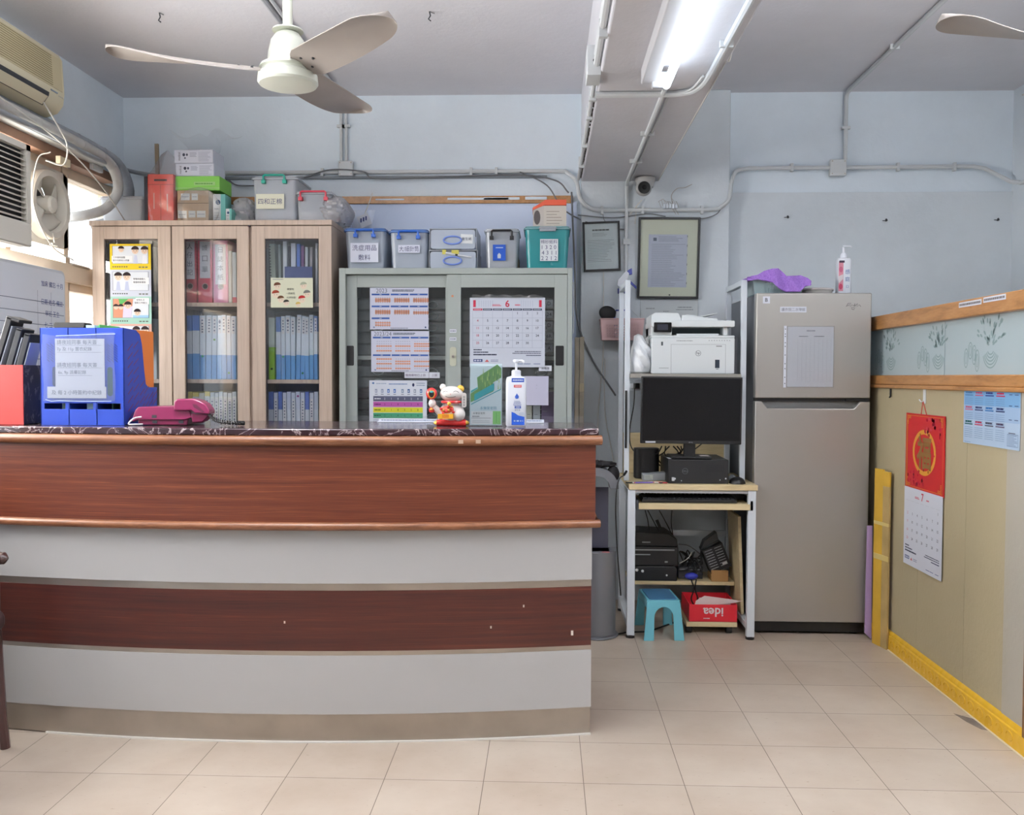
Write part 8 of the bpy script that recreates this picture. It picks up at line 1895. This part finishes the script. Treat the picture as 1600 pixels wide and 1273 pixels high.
# red hanging calendar
yl, yr = py_(1418.5), py_(1479.5); zt_ = WX(1479, 657, PX).z; zt2 = WX(1421, 639, PX).z
ztop = (zt_ + zt2) / 2; zmid = WX(1418, 759, PX).z; zbot = (WX(1475, 905, PX).z + WX(1415, 882, PX).z) / 2
t = T('wall_calendar', 'red and gold hanging calendar with a July sheet, on the beige partition', 'calendar', (PX - 0.006, yl, zbot), R(-90))
w_ = yl - yr; h_ = ztop - zbot; hm = zmid - zbot
m = MB(P('calendar_red', (196, 28, 36), 0.45)); m.box(0, w_, 0, 0.003, hm - 0.004, h_)
G = P('calendar_gold', (226, 160, 52), 0.4, 0.2); G2 = P('calendar_dull_gold', (150, 112, 58), 0.4, 0.3)
m.pr(w_ * 0.03, hm + 0.004, w_ * 0.05, h_ - 0.03, G, 1); m.fr(w_ * 0.03, hm + 0.006, w_ * 0.97, h_ - 0.008, 0.0018, G, 1)
H2 = h_ - hm; cc = hm + H2 * 0.50
for sx, sz in ((0, 0), (1, 0), (0, 1), (1, 1)):
    ux = w_ * 0.05 if sx == 0 else w_ * 0.95; uz = hm + 0.010 if sz == 0 else h_ - 0.012; dx_ = 1 if sx == 0 else -1; dz_ = 1 if sz == 0 else -1
    for k in (0, 1, 2): a_, b_ = sorted((ux + dx_ * 0.012 * k, ux + dx_ * (0.012 * k + 0.010))); c_, d_ = sorted((uz, uz + dz_ * 0.010)); m.fr(a_, c_, b_, d_, 0.002, G, 2)
    for k in (1, 2): a_, b_ = sorted((ux, ux + dx_ * 0.010)); c_, d_ = sorted((uz + dz_ * 0.012 * k, uz + dz_ * (0.012 * k + 0.010))); m.fr(a_, c_, b_, d_, 0.002, G, 2)
m.po(w_ * 0.5, cc, w_ * 0.30, H2 * 0.30, w_ * 0.05, G, 1, 36)
rr = random.Random(11)
for k in range(46):
    s_ = rr.random() < 0.5; u = rr.uniform(0.5, 0.93) if s_ else rr.uniform(0.07, 0.5); v = rr.uniform(0.72, 0.95) if s_ else rr.uniform(0.05, 0.28)
    m.pe(w_ * u, hm + H2 * v, 0.006 + 0.004 * rr.random(), 0.006 + 0.003 * rr.random(), rr.choice([(206, 52, 82), (178, 30, 60), (222, 92, 112), (110, 20, 36)]), 2, 8)
for k in range(9): m.pe(w_ * rr.uniform(0.74, 0.92), hm + H2 * rr.uniform(0.3, 0.7), 0.004, 0.005, (214, 70, 96), 2, 7)
m.pt('福', w_ * 0.5, cc, H2 * 0.44, G2, 3, bold=0.03, wmax=w_ * 0.46)
for u, v in ((0.5, 0.27), (0.62, 0.26), (0.40, 0.73), (0.6, 0.74)): m.pt('春', w_ * u, hm + H2 * v, 0.012, (90, 30, 26), 3)
m.build('picture_board', t, 0, 0)
m = MB(M_paper); m.box(0.002, w_ - 0.004, -0.001, 0.001, 0, hm); st = MB(M_paper)
sub = month(7, 6, 31)
sub(m, w_ - 0.004, hm); 
for v in m.bm.verts: v.co.y -= 0.0012
m.build('month_sheet', t, 0, 0)
m = MB(P('calendar_red_cord', (190, 40, 40), 0.6)); m.tube([(w_ * 0.40, 0.001, h_ - 0.001), (w_ * 0.46, -0.002, h_ + 0.055), (w_ * 0.54, 0.001, h_ - 0.001)], 0.0016, 6); m.build('hanging_cord', t)
hy = yl - w_ * 0.46
m = MB(P('clear_hook', (222, 226, 226), 0.3)); m.box(-0.012, 0.012, 0, 0.003, 0.0, 0.065); m.tube([(0, -0.002, 0.01), (-0.002, -0.012, 0.006), (-0.014, -0.014, 0.016)], 0.003, 6); solo(m, 'adhesive_hook', 'white adhesive hook holding the red calendar', 'hook', (PX - 0.0035, hy, h_ + zbot + 0.045), R(-90))
yb = py_(1393); m = MB(M_black); m.tube([(0, 0, 0.0), (0, 0, -0.035), (-0.006, -0.002, -0.04)], 0.004, 6); solo(m, 'small_hook', 'short black hook near the fridge just below the wooden rail', 'hook', (PX - 0.006, yb, WX(1393, 607, PX).z), R(-90))
def blue_cal(m, w, h):
    m.m(INK(168, 200, 234)); m.pr(0, 0, w, h, (186, 208, 232), 1); m.pr(0.003, h * 0.72, w - 0.003, h - 0.003, (132, 182, 228), 2); m.pr(0.003, h * 0.45, w - 0.003, h * 0.72, (168, 196, 228), 2)
    cs = [[(96, 140, 190), (206, 96, 130), (50, 60, 140), (206, 60, 100)], [(206, 110, 140), (60, 70, 120), (50, 120, 190), (50, 60, 110)], [(50, 110, 110), (206, 80, 110), (90, 90, 110), (100, 90, 120)]]
    for r_ in range(3):
        for k in range(4):
            u0, u1 = w * (0.03 + 0.19 * k), w * (0.18 + 0.19 * k); v = h * (0.915 - 0.27 * r_)
            m.pr(u0, v - 0.004, u1, v, cs[r_][k], 3); m.words(u0 + 0.004, u1 - 0.008, v + 0.007, 0.006, cs[r_][k], 3, 0.2)
            for q in range(6): m.words(u0, u1, v - 0.014 - q * 0.0072, 0.0018, (118, 140, 178), 3, 0.9, 0.8)
    for v in (0.93, 0.74, 0.5): m.pr(w * 0.82, h * v, w * 0.87, h * (v + 0.012), (60, 70, 120), 3); m.pr(w * 0.91, h * v, w * 0.97, h * (v + 0.012), (60, 70, 120), 3)
    m.pr(w * 0.82, h * 0.27, w * 0.93, h * 0.285, (100, 100, 120), 3); m.lines(w * 0.81, w * 0.97, h * 0.06, h * 0.25, 8, 0.002, (140, 160, 190), 3, 0.4); m.fr(w * 0.80, h * 0.05, w * 0.975, h * 0.26, 0.0012, (90, 110, 150), 3); m.pr(w * 0.03, h * 0.025, w * 0.15, h * 0.03, (70, 100, 160), 3)
ya, yb2 = py_(1508.5), py_(1597.5); za = (WX(1509, 609, PX).z + WX(1597, 611, PX).z) / 2; zb2 = (WX(1506, 691, PX).z + WX(1596, 704, PX).z) / 2
wallsheet('year_calendar', 'pale blue year calendar poster at the near end of the partition', 'calendar', ya, yb2, zb2, za, blue_cal, off=0.004)
for k, (pa, pb, lb) in enumerate(((1498, 1533, 'left'), (1536, 1571, 'right'))):
    y0_, y1_ = WX(pa, 470, PX - 0.014).y, WX(pb, 470, PX - 0.014).y; zc2 = WX((pa + pb) / 2, 474 if k == 0 else 466, PX - 0.014).z
    w_ = y0_ - y1_; m = MB(M_paper); m.box(0, w_, 0, 0.0008, 0, 0.019); m.words(0.006, w_ - 0.006, 0.0095, 0.008, (130, 124, 126), 1, 0.2, 1)
    solo(m, 'label_strip', 'small white label strip, %s of the pair on the top wooden rail' % lb, 'label', (PX - 0.0132, y0_, zc2 - 0.0095), R(-90), smooth=0)
